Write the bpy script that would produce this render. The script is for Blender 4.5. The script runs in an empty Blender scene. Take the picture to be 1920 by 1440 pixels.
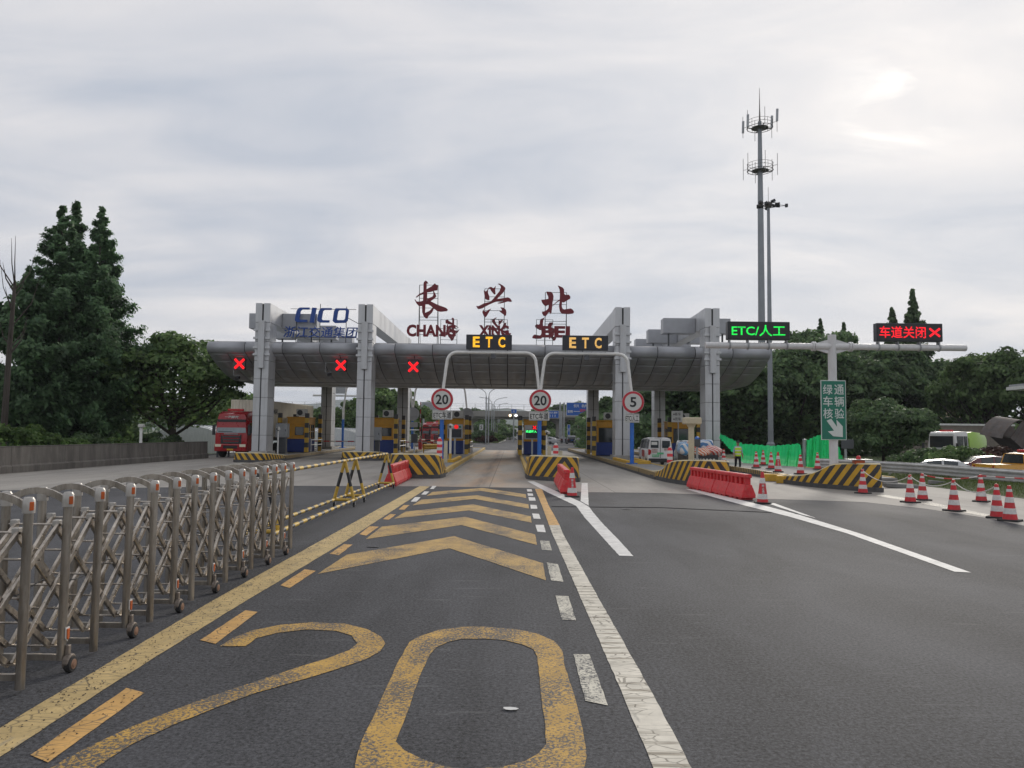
import bpy, bmesh, math, random
import numpy as np
from mathutils import Vector, Matrix
from mathutils.geometry import tessellate_polygon

scene = bpy.context.scene
col = scene.collection
R = math.radians

# ---------------------------------------------------------------- camera
CAM_H, FPX, PITCH, ROLL = 2.1, 1442.0, R(3.65), R(0.65)
cam_data = bpy.data.cameras.new('camera')
cam_data.sensor_width = 36.0
cam_data.lens = FPX / 1920 * 36
cam_data.clip_end = 9000
cam = bpy.data.objects.new('camera', cam_data)
col.objects.link(cam)
CAM_ROT = Matrix.Rotation(R(90) + PITCH, 3, 'X') @ Matrix.Rotation(ROLL, 3, 'Z')
cam.location = (0, 0, CAM_H)
cam.rotation_euler = CAM_ROT.to_euler()
scene.camera = cam

# ---------------------------------------------------------------- sky, sun, exposure
SUN_AZ, SUN_EL = R(27), R(21.5)          # to the right of the road axis (+Y), behind the cloud
SUN_DIR = Vector((math.sin(SUN_AZ) * math.cos(SUN_EL), math.cos(SUN_AZ) * math.cos(SUN_EL), math.sin(SUN_EL)))
world = bpy.data.worlds.new('World')
scene.world = world
world.use_nodes = True
wt = world.node_tree
wt.nodes.clear()


def wn(kind, **kw):
    n = wt.nodes.new(kind)
    for k, v in kw.items():
        setattr(n, k, v)
    return n


def wmath(op, a, b=None, clamp=False):
    n = wn('ShaderNodeMath', operation=op, use_clamp=clamp)
    for i, v in enumerate((a, b)):
        if v is None:
            continue
        if isinstance(v, (int, float)):
            n.inputs[i].default_value = v
        else:
            wt.links.new(v, n.inputs[i])
    return n.outputs[0]


w_out = wn('ShaderNodeOutputWorld')
sky = wn('ShaderNodeTexSky', sky_type='NISHITA', sun_disc=False)
sky.sun_elevation, sky.sun_rotation = SUN_EL, SUN_AZ
sky.air_density, sky.dust_density = 1.0, 0.6
bg_sky = wn('ShaderNodeBackground')
bg_sky.inputs[1].default_value = 0.05
wt.links.new(sky.outputs[0], bg_sky.inputs[0])
tc = wn('ShaderNodeTexCoord')
sep = wn('ShaderNodeSeparateXYZ')
wt.links.new(tc.outputs['Generated'], sep.inputs[0])
zz = wmath('ADD', wmath('MAXIMUM', sep.outputs[2], 0.0), 0.16)
comb = wn('ShaderNodeCombineXYZ')
wt.links.new(wmath('DIVIDE', sep.outputs[0], zz), comb.inputs[0])
wt.links.new(wmath('DIVIDE', sep.outputs[1], zz), comb.inputs[1])
rot = wn('ShaderNodeMapping')
rot.inputs['Rotation'].default_value = (0, 0, R(-38))
rot.inputs['Scale'].default_value = (0.62, 1.15, 1)
wt.links.new(comb.outputs[0], rot.inputs[0])


def wnoise(scale, detail, rough, dist, off):
    m = wn('ShaderNodeMapping')
    m.inputs['Location'].default_value = (off, off * 0.7, 0)
    wt.links.new(rot.outputs[0], m.inputs[0])
    n = wn('ShaderNodeTexNoise')
    n.inputs['Scale'].default_value = scale
    n.inputs['Detail'].default_value = detail
    n.inputs['Roughness'].default_value = rough
    n.inputs['Distortion'].default_value = dist
    wt.links.new(m.outputs[0], n.inputs[0])
    return n.outputs[0]


big = wnoise(0.75, 5, 0.55, 0.5, 3.1)
fine = wnoise(2.2, 7, 0.58, 0.9, 7.7)
streak = wnoise(3.4, 6, 0.6, 0.5, 1.9)
cloud = wmath('ADD', wmath('MULTIPLY', big, 0.62), wmath('MULTIPLY', fine, 0.38))
ramp = wn('ShaderNodeValToRGB')
ramp.color_ramp.elements[0].position = 0.36
ramp.color_ramp.elements[0].color = (0.355, 0.39, 0.455, 1)
ramp.color_ramp.elements[1].position = 0.62
ramp.color_ramp.elements[1].color = (0.62, 0.60, 0.60, 1)
wt.links.new(cloud, ramp.inputs[0])
# light scattered forward through thin cloud around the sun
dotn = wn('ShaderNodeVectorMath', operation='DOT_PRODUCT')
nrm = wn('ShaderNodeVectorMath', operation='NORMALIZE')
wt.links.new(tc.outputs['Generated'], nrm.inputs[0])
wt.links.new(nrm.outputs[0], dotn.inputs[0])
dotn.inputs[1].default_value = SUN_DIR
dpos = wmath('MAXIMUM', dotn.outputs['Value'], 0.0)
thin = wmath('MULTIPLY', wmath('SUBTRACT', streak, 0.46, True), 5.0, True)
glow_w = wmath('MULTIPLY', wmath('POWER', dpos, 12.0), 0.09)
glow_n = wmath('MULTIPLY', wmath('MULTIPLY', wmath('POWER', dpos, 900.0), thin), 0.55)
gl = wmath('ADD', glow_w, glow_n)
glc = wn('ShaderNodeMix', data_type='RGBA', blend_type='ADD')
glc.inputs[0].default_value = 1.0
gcol = wn('ShaderNodeMix', data_type='RGBA', blend_type='MULTIPLY')
gcol.inputs[0].default_value = 1.0
gcol.inputs[6].default_value = (1.0, 0.91, 0.74, 1)
wt.links.new(gl, gcol.inputs[7])
wt.links.new(ramp.outputs[0], glc.inputs[6])
wt.links.new(gcol.outputs[2], glc.inputs[7])
bg_cloud = wn('ShaderNodeBackground')
bg_cloud.inputs[1].default_value = 1.0
wt.links.new(glc.outputs[2], bg_cloud.inputs[0])
mixw = wn('ShaderNodeMixShader')
mixw.inputs[0].default_value = 0.96
wt.links.new(bg_sky.outputs[0], mixw.inputs[1])
wt.links.new(bg_cloud.outputs[0], mixw.inputs[2])
wt.links.new(mixw.outputs[0], w_out.inputs[0])

sun_data = bpy.data.lights.new('sun', 'SUN')
sun_data.energy = 1.3
sun_data.angle = R(14)
sun_data.color = (1.0, 0.93, 0.83)
sun = bpy.data.objects.new('sun', sun_data)
sun.rotation_euler = SUN_DIR.to_track_quat('Z', 'Y').to_euler()
sun.location = (60, 120, 60)
col.objects.link(sun)

scene.view_settings.view_transform = 'Standard'
scene.view_settings.look = 'None'
scene.view_settings.exposure = 0.5
scene.view_settings.gamma = 1.0
scene.view_settings.use_curve_mapping = False
scene.render.engine = 'CYCLES'
scene.cycles.max_bounces = 6
scene.cycles.transparent_max_bounces = 12
scene.cycles.use_denoising = True
random.seed(7)
rng = np.random.default_rng(11)


# ---------------------------------------------------------------- pixel -> place helpers
def ray(px, py):
    return CAM_ROT @ Vector(((px - 960) / FPX, (720 - py) / FPX, -1.0))


def gp(px, py, z=0.0):
    """point on a level surface at height z"""
    d = ray(px, py)
    t = (z - CAM_H) / d.z
    return Vector((d.x * t, d.y * t, z))


def yp(px, py, Y):
    """point on the upright plane at distance Y"""
    d = ray(px, py)
    t = Y / d.y
    return Vector((d.x * t, Y, CAM_H + d.z * t))


# ---------------------------------------------------------------- materials
MATS = {}


def nodes_of(name):
    m = bpy.data.materials.new(name)
    m.use_nodes = True
    nt = m.node_tree
    return m, nt, nt.nodes['Principled BSDF']


def N(nt, kind, **kw):
    n = nt.nodes.new(kind)
    for k, v in kw.items():
        setattr(n, k, v)
    return n


def mathn(nt, op, a, b=None, clamp=False):
    n = N(nt, 'ShaderNodeMath', operation=op, use_clamp=clamp)
    for i, v in enumerate((a, b)):
        if v is None:
            continue
        if isinstance(v, (int, float)):
            n.inputs[i].default_value = v
        else:
            nt.links.new(v, n.inputs[i])
    return n.outputs[0]


def mixc(nt, fac, a, b, blend='MIX'):
    n = N(nt, 'ShaderNodeMix', data_type='RGBA', blend_type=blend)
    for sock, v in ((n.inputs[0], fac), (n.inputs[6], a), (n.inputs[7], b)):
        if isinstance(v, (int, float)):
            sock.default_value = v
        elif isinstance(v, tuple):
            sock.default_value = (v[0], v[1], v[2], 1)
        else:
            nt.links.new(v, sock)
    return n.outputs[2]


def coords(nt, scale=(1, 1, 1), kind='Object', rot=(0, 0, 0)):
    t = N(nt, 'ShaderNodeTexCoord')
    m = N(nt, 'ShaderNodeMapping')
    m.inputs['Scale'].default_value = scale
    m.inputs['Rotation'].default_value = rot
    nt.links.new(t.outputs[kind], m.inputs[0])
    return m.outputs[0]


def noise(nt, vec, scale, detail=4, rough=0.55, dist=0.0):
    n = N(nt, 'ShaderNodeTexNoise')
    n.inputs['Scale'].default_value = scale
    n.inputs['Detail'].default_value = detail
    n.inputs['Roughness'].default_value = rough
    n.inputs['Distortion'].default_value = dist
    nt.links.new(vec, n.inputs[0])
    return n.outputs[0]


def rampf(nt, fac, p0, p1, v0=0.0, v1=1.0):
    n = N(nt, 'ShaderNodeMapRange')
    n.clamp = True
    nt.links.new(fac, n.inputs[0])
    for i, v in enumerate((p0, p1, v0, v1)):
        n.inputs[i + 1].default_value = v
    return n.outputs[0]


def M(name, c, rough=0.6, metal=0.0, var=0.16, scale=2.5, streak=False, dirt=0.0, dirtc=(0.10, 0.085, 0.07), bump=0.0, spec=0.5, coat=0.0):
    """painted / moulded surface with uneven tone, optional run-down streaks and dirt"""
    if name in MATS:
        return MATS[name]
    m, nt, b = nodes_of(name)
    v = coords(nt, (1, 1, 0.12) if streak else (1, 1, 1))
    n1 = noise(nt, v, scale, 6, 0.6)
    f = rampf(nt, n1, 0.3, 0.7, 1 - var, 1 + var)
    cc = mixc(nt, 1.0, c, f, 'MULTIPLY')
    if dirt > 0:
        n2 = noise(nt, coords(nt, (1.3, 1.3, 0.3) if streak else (1, 1, 1)), scale * 2.3, 7, 0.65)
        cc = mixc(nt, rampf(nt, n2, 0.48, 0.75, 0, dirt), cc, dirtc)
    nt.links.new(cc, b.inputs['Base Color'])
    rr = rampf(nt, n1, 0.3, 0.7, max(0.05, rough - 0.08), min(1, rough + 0.08))
    nt.links.new(rr, b.inputs['Roughness'])
    b.inputs['Metallic'].default_value = metal
    b.inputs['Specular IOR Level'].default_value = spec
    b.inputs['Coat Weight'].default_value = coat
    if bump > 0:
        bn = N(nt, 'ShaderNodeBump')
        bn.inputs['Strength'].default_value = bump
        bn.inputs['Distance'].default_value = 0.02
        nt.links.new(noise(nt, v, scale * 12, 4), bn.inputs['Height'])
        nt.links.new(bn.outputs[0], b.inputs['Normal'])
    MATS[name] = m
    return m


def EM(name, c, strength=2.0, lines=False):
    """something that gives off light"""
    if name in MATS:
        return MATS[name]
    m, nt, b = nodes_of(name)
    b.inputs['Base Color'].default_value = (c[0] * 0.2, c[1] * 0.2, c[2] * 0.2, 1)
    b.inputs['Emission Color'].default_value = (c[0], c[1], c[2], 1)
    b.inputs['Roughness'].default_value = 0.4
    n = noise(nt, coords(nt, (3, 3, 34 if lines else 3)), 1.0, 2)
    nt.links.new(rampf(nt, n, 0.38, 0.52, strength * (0.5 if lines else 0.85), strength), b.inputs['Emission Strength'])
    MATS[name] = m
    return m


def glass(name='window_glass', c=(0.025, 0.032, 0.036), rough=0.06):
    if name in MATS:
        return MATS[name]
    m = M(name, c, rough, 0.0, 0.3, 1.2, spec=0.8)
    return m


def stripes(name, c1, c2, pitch, axis='uv', slope=0.0, duty=0.5, wear=0.12, rough=0.55, phase=0.0):
    """painted bands. axis: x / y / z object axis, or uv (|u|*slope + v)"""
    if name in MATS:
        return MATS[name]
    m, nt, b = nodes_of(name)
    if axis == 'uv':
        t = N(nt, 'ShaderNodeUVMap')
        s = N(nt, 'ShaderNodeSeparateXYZ')
        nt.links.new(t.outputs[0], s.inputs[0])
        u = mathn(nt, 'ABSOLUTE', s.outputs[0])
        val = mathn(nt, 'ADD', mathn(nt, 'MULTIPLY', u, slope), s.outputs[1])
    else:
        s = N(nt, 'ShaderNodeSeparateXYZ')
        nt.links.new(coords(nt), s.inputs[0])
        val = s.outputs['xyz'.index(axis)]
        if slope:
            val = mathn(nt, 'ADD', val, mathn(nt, 'MULTIPLY', s.outputs[2], slope))
    fr = mathn(nt, 'FRACT', mathn(nt, 'ADD', mathn(nt, 'DIVIDE', val, pitch), 50.0 + phase))
    sel = mathn(nt, 'GREATER_THAN', fr, duty)
    nz = noise(nt, coords(nt), 2.2, 7, 0.62)
    f = rampf(nt, nz, 0.3, 0.7, 0.86, 1.14)
    cc = mixc(nt, 1.0, mixc(nt, sel, c1, c2), f, 'MULTIPLY')
    n2 = noise(nt, coords(nt), 9, 6, 0.7)
    cc = mixc(nt, rampf(nt, n2, 0.5, 0.75, 0, wear * 3), cc, (0.20, 0.17, 0.13))
    nt.links.new(cc, b.inputs['Base Color'])
    b.inputs['Roughness'].default_value = rough
    MATS[name] = m
    return m


# ---------------------------------------------------------------- mesh builder
ORIGIN = {}


class MB:
    def __init__(self):
        self.v, self.f, self.mi, self.uv = [], [], [], {}
        self.cur = 0

    def add(self, vs, fs):
        o = len(self.v)
        self.v += [tuple(p) for p in vs]
        for f in fs:
            self.f.append([i + o for i in f])
            self.mi.append(self.cur)
        return o

    def bx(self, x0, x1, y0, y1, z0, z1):
        vs = [(x0, y0, z0), (x1, y0, z0), (x1, y1, z0), (x0, y1, z0), (x0, y0, z1), (x1, y0, z1), (x1, y1, z1), (x0, y1, z1)]
        self.add(vs, [(0, 3, 2, 1), (4, 5, 6, 7), (0, 1, 5, 4), (1, 2, 6, 5), (2, 3, 7, 6), (3, 0, 4, 7)])
        return self

    def box(self, c, s, rot=None):
        vs = []
        for sx, sy, sz in ((-1, -1, -1), (1, -1, -1), (1, 1, -1), (-1, 1, -1), (-1, -1, 1), (1, -1, 1), (1, 1, 1), (-1, 1, 1)):
            p = Vector((sx * s[0] / 2, sy * s[1] / 2, sz * s[2] / 2))
            if rot is not None:
                p = rot @ p
            vs.append(p + Vector(c))
        self.add(vs, [(0, 3, 2, 1), (4, 5, 6, 7), (0, 1, 5, 4), (1, 2, 6, 5), (2, 3, 7, 6), (3, 0, 4, 7)])
        return self

    def bar(self, p0, p1, w, h):
        """rectangular bar between two points"""
        p0, p1 = Vector(p0), Vector(p1)
        d = p1 - p0
        rot = d.to_track_quat('Y', 'Z').to_matrix()
        return self.box((p0 + p1) / 2, (w, d.length, h), rot)

    def tube(self, pts, r, n=8, r1=None, cap=True):
        pts = [Vector(p) for p in pts]
        rs = r if isinstance(r, (list, tuple)) else [r + ((r1 if r1 is not None else r) - r) * i / max(1, len(pts) - 1) for i in range(len(pts))]
        vs = []
        up = None
        for i, p in enumerate(pts):
            d = (pts[min(i + 1, len(pts) - 1)] - pts[max(i - 1, 0)]).normalized()
            if up is None:
                up = Vector((0, 0, 1)) if abs(d.z) < 0.9 else Vector((0, 1, 0))
            a = d.cross(up).normalized()
            b_ = a.cross(d).normalized()
            up = b_
            for k in range(n):
                t = 2 * math.pi * k / n
                vs.append(p + (a * math.cos(t) + b_ * math.sin(t)) * rs[i])
        fs = []
        for i in range(len(pts) - 1):
            for k in range(n):
                k2 = (k + 1) % n
                fs.append((i * n + k, i * n + k2, (i + 1) * n + k2, (i + 1) * n + k))
        if cap:
            fs.append(tuple(range(n - 1, -1, -1)))
            fs.append(tuple(range((len(pts) - 1) * n, len(pts) * n)))
        self.add(vs, fs)
        return self

    def lathe(self, prof, c=(0, 0, 0), axis='z', n=16):
        """prof: list of (r, h)"""
        vs = []
        for r, h in prof:
            for k in range(n):
                t = 2 * math.pi * k / n
                x, y = r * math.cos(t), r * math.sin(t)
                p = {'z': (x, y, h), 'x': (h, x, y), 'y': (x, -h, y)}[axis]
                vs.append((p[0] + c[0], p[1] + c[1], p[2] + c[2]))
        fs = []
        for i in range(len(prof) - 1):
            for k in range(n):
                k2 = (k + 1) % n
                fs.append((i * n + k, i * n + k2, (i + 1) * n + k2, (i + 1) * n + k))
        if prof[0][0] > 1e-6:
            fs.append(tuple(range(n - 1, -1, -1)))
        if prof[-1][0] > 1e-6:
            fs.append(tuple(range((len(prof) - 1) * n, len(prof) * n)))
        self.add(vs, fs)
        return self

    def prism(self, outer, d0, d1, plane='xz', holes=()):
        """flat outline given depth. plane xz: outline (x,z), depth along y; xy: depth along z; yz: depth along x"""
        loops = [list(outer)] + [list(h) for h in holes]
        def mk(p, d):
            return {'xz': (p[0], d, p[1]), 'xy': (p[0], p[1], d), 'yz': (d, p[0], p[1])}[plane]
        tris = tessellate_polygon([[Vector((p[0], p[1], 0)) for p in lp] for lp in loops])
        flat = [p for lp in loops for p in lp]
        n = len(flat)
        vs = [mk(p, d0) for p in flat] + [mk(p, d1) for p in flat]
        fs = [tuple(t) for t in tris] + [tuple(i + n for i in reversed(t)) for t in tris]
        o = 0
        for lp in loops:
            k = len(lp)
            for i in range(k):
                j = (i + 1) % k
                fs.append((o + i, o + j, n + o + j, n + o + i))
            o += k
        self.add(vs, fs)
        return self

    def sheet(self, poly, z, holes=()):
        loops = [list(poly)] + [list(h) for h in holes]
        tris = tessellate_polygon([[Vector((p[0], p[1], 0)) for p in lp] for lp in loops])
        flat = [p for lp in loops for p in lp]
        vs = [(p[0], p[1], z) for p in flat]
        fs = []
        for t in tris:
            a, b, c = (Vector(vs[i]) for i in t)
            fs.append(tuple(t) if (b - a).cross(c - a).z > 0 else tuple(reversed(t)))
        self.add(vs, fs)
        return self

    EACH = {'leg', 'flange', 'air_conditioner_foot', 'filler_cap', 'foot', 'bracket', 'post', 'hoop', 'eye', 'shoe', 'rail', 'window_frame', 'border'}

    def pieces(self):
        """the separate solids of this builder, each as a builder of its own"""
        par = list(range(len(self.v)))

        def find(i):
            while par[i] != i:
                par[i] = par[par[i]]
                i = par[i]
            return i
        for f in self.f:
            for i in f[1:]:
                par[find(i)] = find(f[0])
        out = {}
        for f, m in zip(self.f, self.mi):
            out.setdefault(find(f[0]), []).append((f, m))
        res = []
        for fs in out.values():
            b_ = MB()
            idx = {}
            for f, m in fs:
                for i in f:
                    if i not in idx:
                        idx[i] = len(b_.v)
                        b_.v.append(self.v[i])
                b_.f.append([idx[i] for i in f])
                b_.mi.append(m)
            res.append(b_)
        return res

    def build(self, name, mats, parent=None, smooth=False, bevel=0.0, local=False, fix=True, seg=1):
        if parent is not None and name in MB.EACH:
            ps = self.pieces()
            if len(ps) > 1:
                return [p.build(name, mats, parent, smooth, bevel, local, fix, seg) for p in ps][-1]
        me = bpy.data.meshes.new(name)
        vs = self.v
        if parent is not None and not local:
            o = ORIGIN.get(parent.name, Vector())
            vs = [(p[0] - o.x, p[1] - o.y, p[2] - o.z) for p in vs]
        me.from_pydata(vs, [], self.f)
        if not isinstance(mats, (list, tuple)):
            mats = [mats]
        for m in mats:
            me.materials.append(m)
        me.polygons.foreach_set('material_index', self.mi)
        if fix or bevel > 0:
            bm = bmesh.new()
            bm.from_mesh(me)
            if fix:
                bmesh.ops.recalc_face_normals(bm, faces=bm.faces[:])
            if bevel > 0:
                es = [e for e in bm.edges if len(e.link_faces) == 2 and e.calc_face_angle(0) > R(30)]
                bmesh.ops.bevel(bm, geom=es, offset=bevel, segments=seg, profile=0.5, affect='EDGES', clamp_overlap=True)
            bm.to_mesh(me)
            bm.free()
        if smooth:
            me.polygons.foreach_set('use_smooth', [True] * len(me.polygons))
            if smooth == 'auto':
                bm = bmesh.new()
                bm.from_mesh(me)
                for e in bm.edges:
                    if len(e.link_faces) == 2 and e.calc_face_angle(0) > R(38):
                        e.smooth = False
                bm.to_mesh(me)
                bm.free()
        ob = bpy.data.objects.new(name, me)
        col.objects.link(ob)
        if parent is not None:
            ob.parent = parent
        return ob


def tag(o, label, cat, group=None):
    o['label'] = label
    o['category'] = cat
    if group:
        o['group'] = group
    return o


def thing(name, loc, label, cat, group=None, rz=0.0):
    e = bpy.data.objects.new(name, None)
    e.empty_display_size = 0.3
    e.location = loc
    e.rotation_euler = (0, 0, rz)
    col.objects.link(e)
    ORIGIN[e.name] = Vector(loc)
    return tag(e, label, cat, group)


def struct(o):
    o['kind'] = 'structure'
    return o


def copy_tree(o, loc, rz, label, group=None, parent=None):
    c = o.copy()
    col.objects.link(c)
    if parent is None:
        c.location = loc
        c.rotation_euler = (0, 0, rz)
        c['label'] = label
        if group:
            c['group'] = group
    else:
        c.parent = parent
    for ch in list(o.children):
        copy_tree(ch, None, 0, None, None, c)
    return c


def text_mb(body, w, h, depth=0.02, bold=0.0, shear=0.0, keep=False, spacing=1.0):
    """lettering in the xz plane, centred, facing -y, fitted into w x h"""
    cu = bpy.data.curves.new('lettering', 'FONT')
    cu.body = body
    cu.align_x = 'CENTER'
    cu.offset = bold
    cu.shear = shear
    cu.space_character = spacing
    cu.resolution_u = 3
    ob = bpy.data.objects.new('lettering', cu)
    col.objects.link(ob)
    dg = bpy.context.evaluated_depsgraph_get()
    me = bpy.data.meshes.new_from_object(ob.evaluated_get(dg))
    a = np.array([v.co[:2] for v in me.vertices])
    lo, hi = a.min(0), a.max(0)
    c = (lo + hi) / 2
    s = (hi - lo)
    kx, ky = w / s[0], h / s[1]
    if keep:
        kx = ky = min(kx, ky)
    b = MB()
    n = len(a)
    fr = [((p[0] - c[0]) * kx, 0.0, (p[1] - c[1]) * ky) for p in a]
    fs = [tuple(p.vertices) for p in me.polygons]
    bm = bmesh.new()
    bm.from_mesh(me)
    bm.verts.ensure_lookup_table()
    border = [(e.verts[0].index, e.verts[1].index) for e in bm.edges if len(e.link_faces) == 1]
    bm.free()
    b.add(fr, fs)
    if depth > 0:
        b.add(fr + [(p[0], depth, p[2]) for p in fr], [(i, j, j + n, i + n) for i, j in border])
    bpy.data.objects.remove(ob)
    bpy.data.curves.remove(cu)
    bpy.data.meshes.remove(me)
    return b


def lettering(body, c, w, h, mat, parent, depth=0.02, bold=0.0, shear=0.0, keep=False, rz=0.0, name='lettering', spacing=1.0, local=False, mirror=False):
    b = text_mb(body, w, h, depth, bold, shear, keep, spacing)
    rm = Matrix.Rotation(rz, 3, 'Z')
    b.v = [tuple(rm @ Vector((-p[0] if mirror else p[0], p[1], p[2])) + Vector(c)) for p in b.v]
    return b.build(name, mat, parent, fix=False, local=local)


# shared colours
YEL, BLK = (0.55, 0.32, 0.02), (0.030, 0.031, 0.034)
m_white = M('white_paint', (0.66, 0.66, 0.64), 0.45, var=0.08, dirt=0.15)
m_steel = M('brushed_steel', (0.37, 0.335, 0.29), 0.34, 0.8, 0.3, 9, streak=True, dirt=0.55, dirtc=(0.15, 0.12, 0.09))
m_black = M('black_plastic', (0.022, 0.023, 0.026), 0.5, var=0.2)
m_rubber = M('tyre_rubber', (0.022, 0.022, 0.023), 0.85, var=0.3, dirt=0.3)
m_gal = M('galvanised_steel', (0.34, 0.355, 0.37), 0.45, 0.55, 0.15, 3, dirt=0.15)
m_yellow = M('yellow_paint', (0.56, 0.33, 0.03), 0.55, var=0.2, dirt=0.35)
m_blue = M('blue_paint', (0.02, 0.13, 0.47), 0.45, var=0.12, dirt=0.12)
m_navy = M('dark_blue_panel', (0.008, 0.035, 0.20), 0.5, var=0.15, dirt=0.1)
m_red = M('red_plastic', (0.60, 0.028, 0.035), 0.45, var=0.2, scale=4, dirt=0.45, dirtc=(0.50, 0.22, 0.19))
m_grey = M('grey_paint', (0.30, 0.31, 0.32), 0.5, var=0.12, dirt=0.15)
m_led = M('led_board', (0.012, 0.014, 0.022), 0.35, var=0.15)
m_glass = glass()
m_dkgrey = M('dark_grey_metal', (0.075, 0.08, 0.088), 0.5, 0.3, 0.15)
# ================================================================ ground, road, markings
def asphalt_mat():
    m, nt, b = nodes_of('asphalt')
    v = coords(nt)
    n_f = noise(nt, v, 30, 8, 0.86)
    vo = N(nt, 'ShaderNodeTexVoronoi')
    vo.inputs['Scale'].default_value = 34
    nt.links.new(v, vo.inputs[0])
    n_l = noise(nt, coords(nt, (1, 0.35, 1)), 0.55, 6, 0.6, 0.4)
    n_m = noise(nt, v, 4.5, 5, 0.6)
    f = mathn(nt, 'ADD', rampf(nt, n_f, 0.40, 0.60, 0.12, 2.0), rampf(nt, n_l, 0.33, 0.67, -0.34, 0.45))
    f = mathn(nt, 'ADD', f, rampf(nt, n_m, 0.3, 0.7, -0.08, 0.08))
    c = mixc(nt, 1.0, (0.048, 0.049, 0.054), f, 'MULTIPLY')
    c = mixc(nt, rampf(nt, vo.outputs['Distance'], 0.05, 0.20, 0.6, 0.0), c, (0.19, 0.185, 0.18))
    sx = N(nt, 'ShaderNodeSeparateXYZ')
    nt.links.new(v, sx.inputs[0])
    fl = mathn(nt, 'SUBTRACT', mathn(nt, 'FRACT', mathn(nt, 'ADD', mathn(nt, 'DIVIDE', mathn(nt, 'ADD', sx.outputs[0], 1.2), 5.1), 20.5)), 0.5)
    td = mathn(nt, 'ABSOLUTE', mathn(nt, 'SUBTRACT', mathn(nt, 'ABSOLUTE', mathn(nt, 'MULTIPLY', fl, 5.1)), 0.95))
    trk = mathn(nt, 'SUBTRACT', 1.0, mathn(nt, 'MULTIPLY', td, 2.4), True)
    tn = noise(nt, coords(nt, (2.2, 0.07, 1)), 1.5, 6, 0.6, 0.2)
    c = mixc(nt, mathn(nt, 'MULTIPLY', trk, rampf(nt, tn, 0.35, 0.65, 0.05, 0.5)), c, mixc(nt, 1.0, c, (0.62, 0.62, 0.63), 'MULTIPLY'))
    oilb = noise(nt, v, 1.9, 5, 0.6, 0.3)
    c = mixc(nt, rampf(nt, oilb, 0.66, 0.74, 0, 0.55), c, (0.026, 0.026, 0.028))
    # pale scuffs running across the carriageway
    sc = noise(nt, coords(nt, (0.55, 5.5, 1)), 1.3, 7, 0.7, 0.2)
    c = mixc(nt, rampf(nt, sc, 0.60, 0.72, 0, 0.42), c, (0.20, 0.20, 0.20))
    nt.links.new(c, b.inputs['Base Color'])
    b.inputs['Roughness'].default_value = 0.82
    b.inputs['Specular IOR Level'].default_value = 0.35
    bn = N(nt, 'ShaderNodeBump')
    bn.inputs['Strength'].default_value = 0.65
    bn.inputs['Distance'].default_value = 0.006
    nt.links.new(n_f, bn.inputs['Height'])
    nt.links.new(bn.outputs[0], b.inputs['Normal'])
    return m


def concrete_road_mat():
    m, nt, b = nodes_of('concrete_pavement')
    v = coords(nt)
    n1 = noise(nt, coords(nt, (1, 0.22, 1)), 0.7, 7, 0.62, 0.5)
    n2 = noise(nt, v, 9, 6, 0.65)
    n3 = noise(nt, v, 60, 3, 0.6)
    f = mathn(nt, 'ADD', rampf(nt, n1, 0.28, 0.72, 0.74, 1.16), rampf(nt, n2, 0.3, 0.7, -0.07, 0.07))
    f = mathn(nt, 'ADD', f, rampf(nt, n3, 0.3, 0.7, -0.1, 0.1))
    c = mixc(nt, 1.0, (0.285, 0.268, 0.243), f, 'MULTIPLY')
    s = N(nt, 'ShaderNodeSeparateXYZ')
    nt.links.new(v, s.inputs[0])
    # rust-brown spill and a dark oil track worn into the open lane
    rust = noise(nt, coords(nt, (0.6, 0.12, 1)), 1.0, 6, 0.6, 0.6)
    lane = mathn(nt, 'SUBTRACT', 1.0, mathn(nt, 'MULTIPLY', mathn(nt, 'ABSOLUTE', mathn(nt, 'ADD', s.outputs[0], 1.2)), 0.42), True)
    c = mixc(nt, mathn(nt, 'MULTIPLY', lane, 0.6), c, mixc(nt, 1.0, (0.43, 0.365, 0.29), f, 'MULTIPLY'))
    c = mixc(nt, mathn(nt, 'MULTIPLY', rampf(nt, rust, 0.40, 0.62, 0, 0.8), lane), c, (0.44, 0.28, 0.16))
    oil = mathn(nt, 'SUBTRACT', 1.0, mathn(nt, 'MULTIPLY', mathn(nt, 'ABSOLUTE', mathn(nt, 'ADD', s.outputs[0], 1.25)), 1.9), True)
    on = noise(nt, coords(nt, (1.5, 0.1, 1)), 1.6, 6, 0.6)
    c = mixc(nt, mathn(nt, 'MULTIPLY', oil, rampf(nt, on, 0.35, 0.6, 0.2, 0.85)), c, (0.14, 0.125, 0.11))
    # slab joints
    for ax, pitch, off in ((0, 4.6, 1.05), (1, 5.0, 1.2)):
        fr = mathn(nt, 'FRACT', mathn(nt, 'DIVIDE', mathn(nt, 'ADD', s.outputs[ax], 400 + off), pitch))
        c = mixc(nt, mathn(nt, 'MULTIPLY', mathn(nt, 'LESS_THAN', fr, 0.009), 0.6), c, (0.10, 0.09, 0.08))
    nt.links.new(c, b.inputs['Base Color'])
    b.inputs['Roughness'].default_value = 0.8
    bn = N(nt, 'ShaderNodeBump')
    bn.inputs['Strength'].default_value = 0.3
    bn.inputs['Distance'].default_value = 0.004
    nt.links.new(n3, bn.inputs['Height'])
    nt.links.new(bn.outputs[0], b.inputs['Normal'])
    return m


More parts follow.
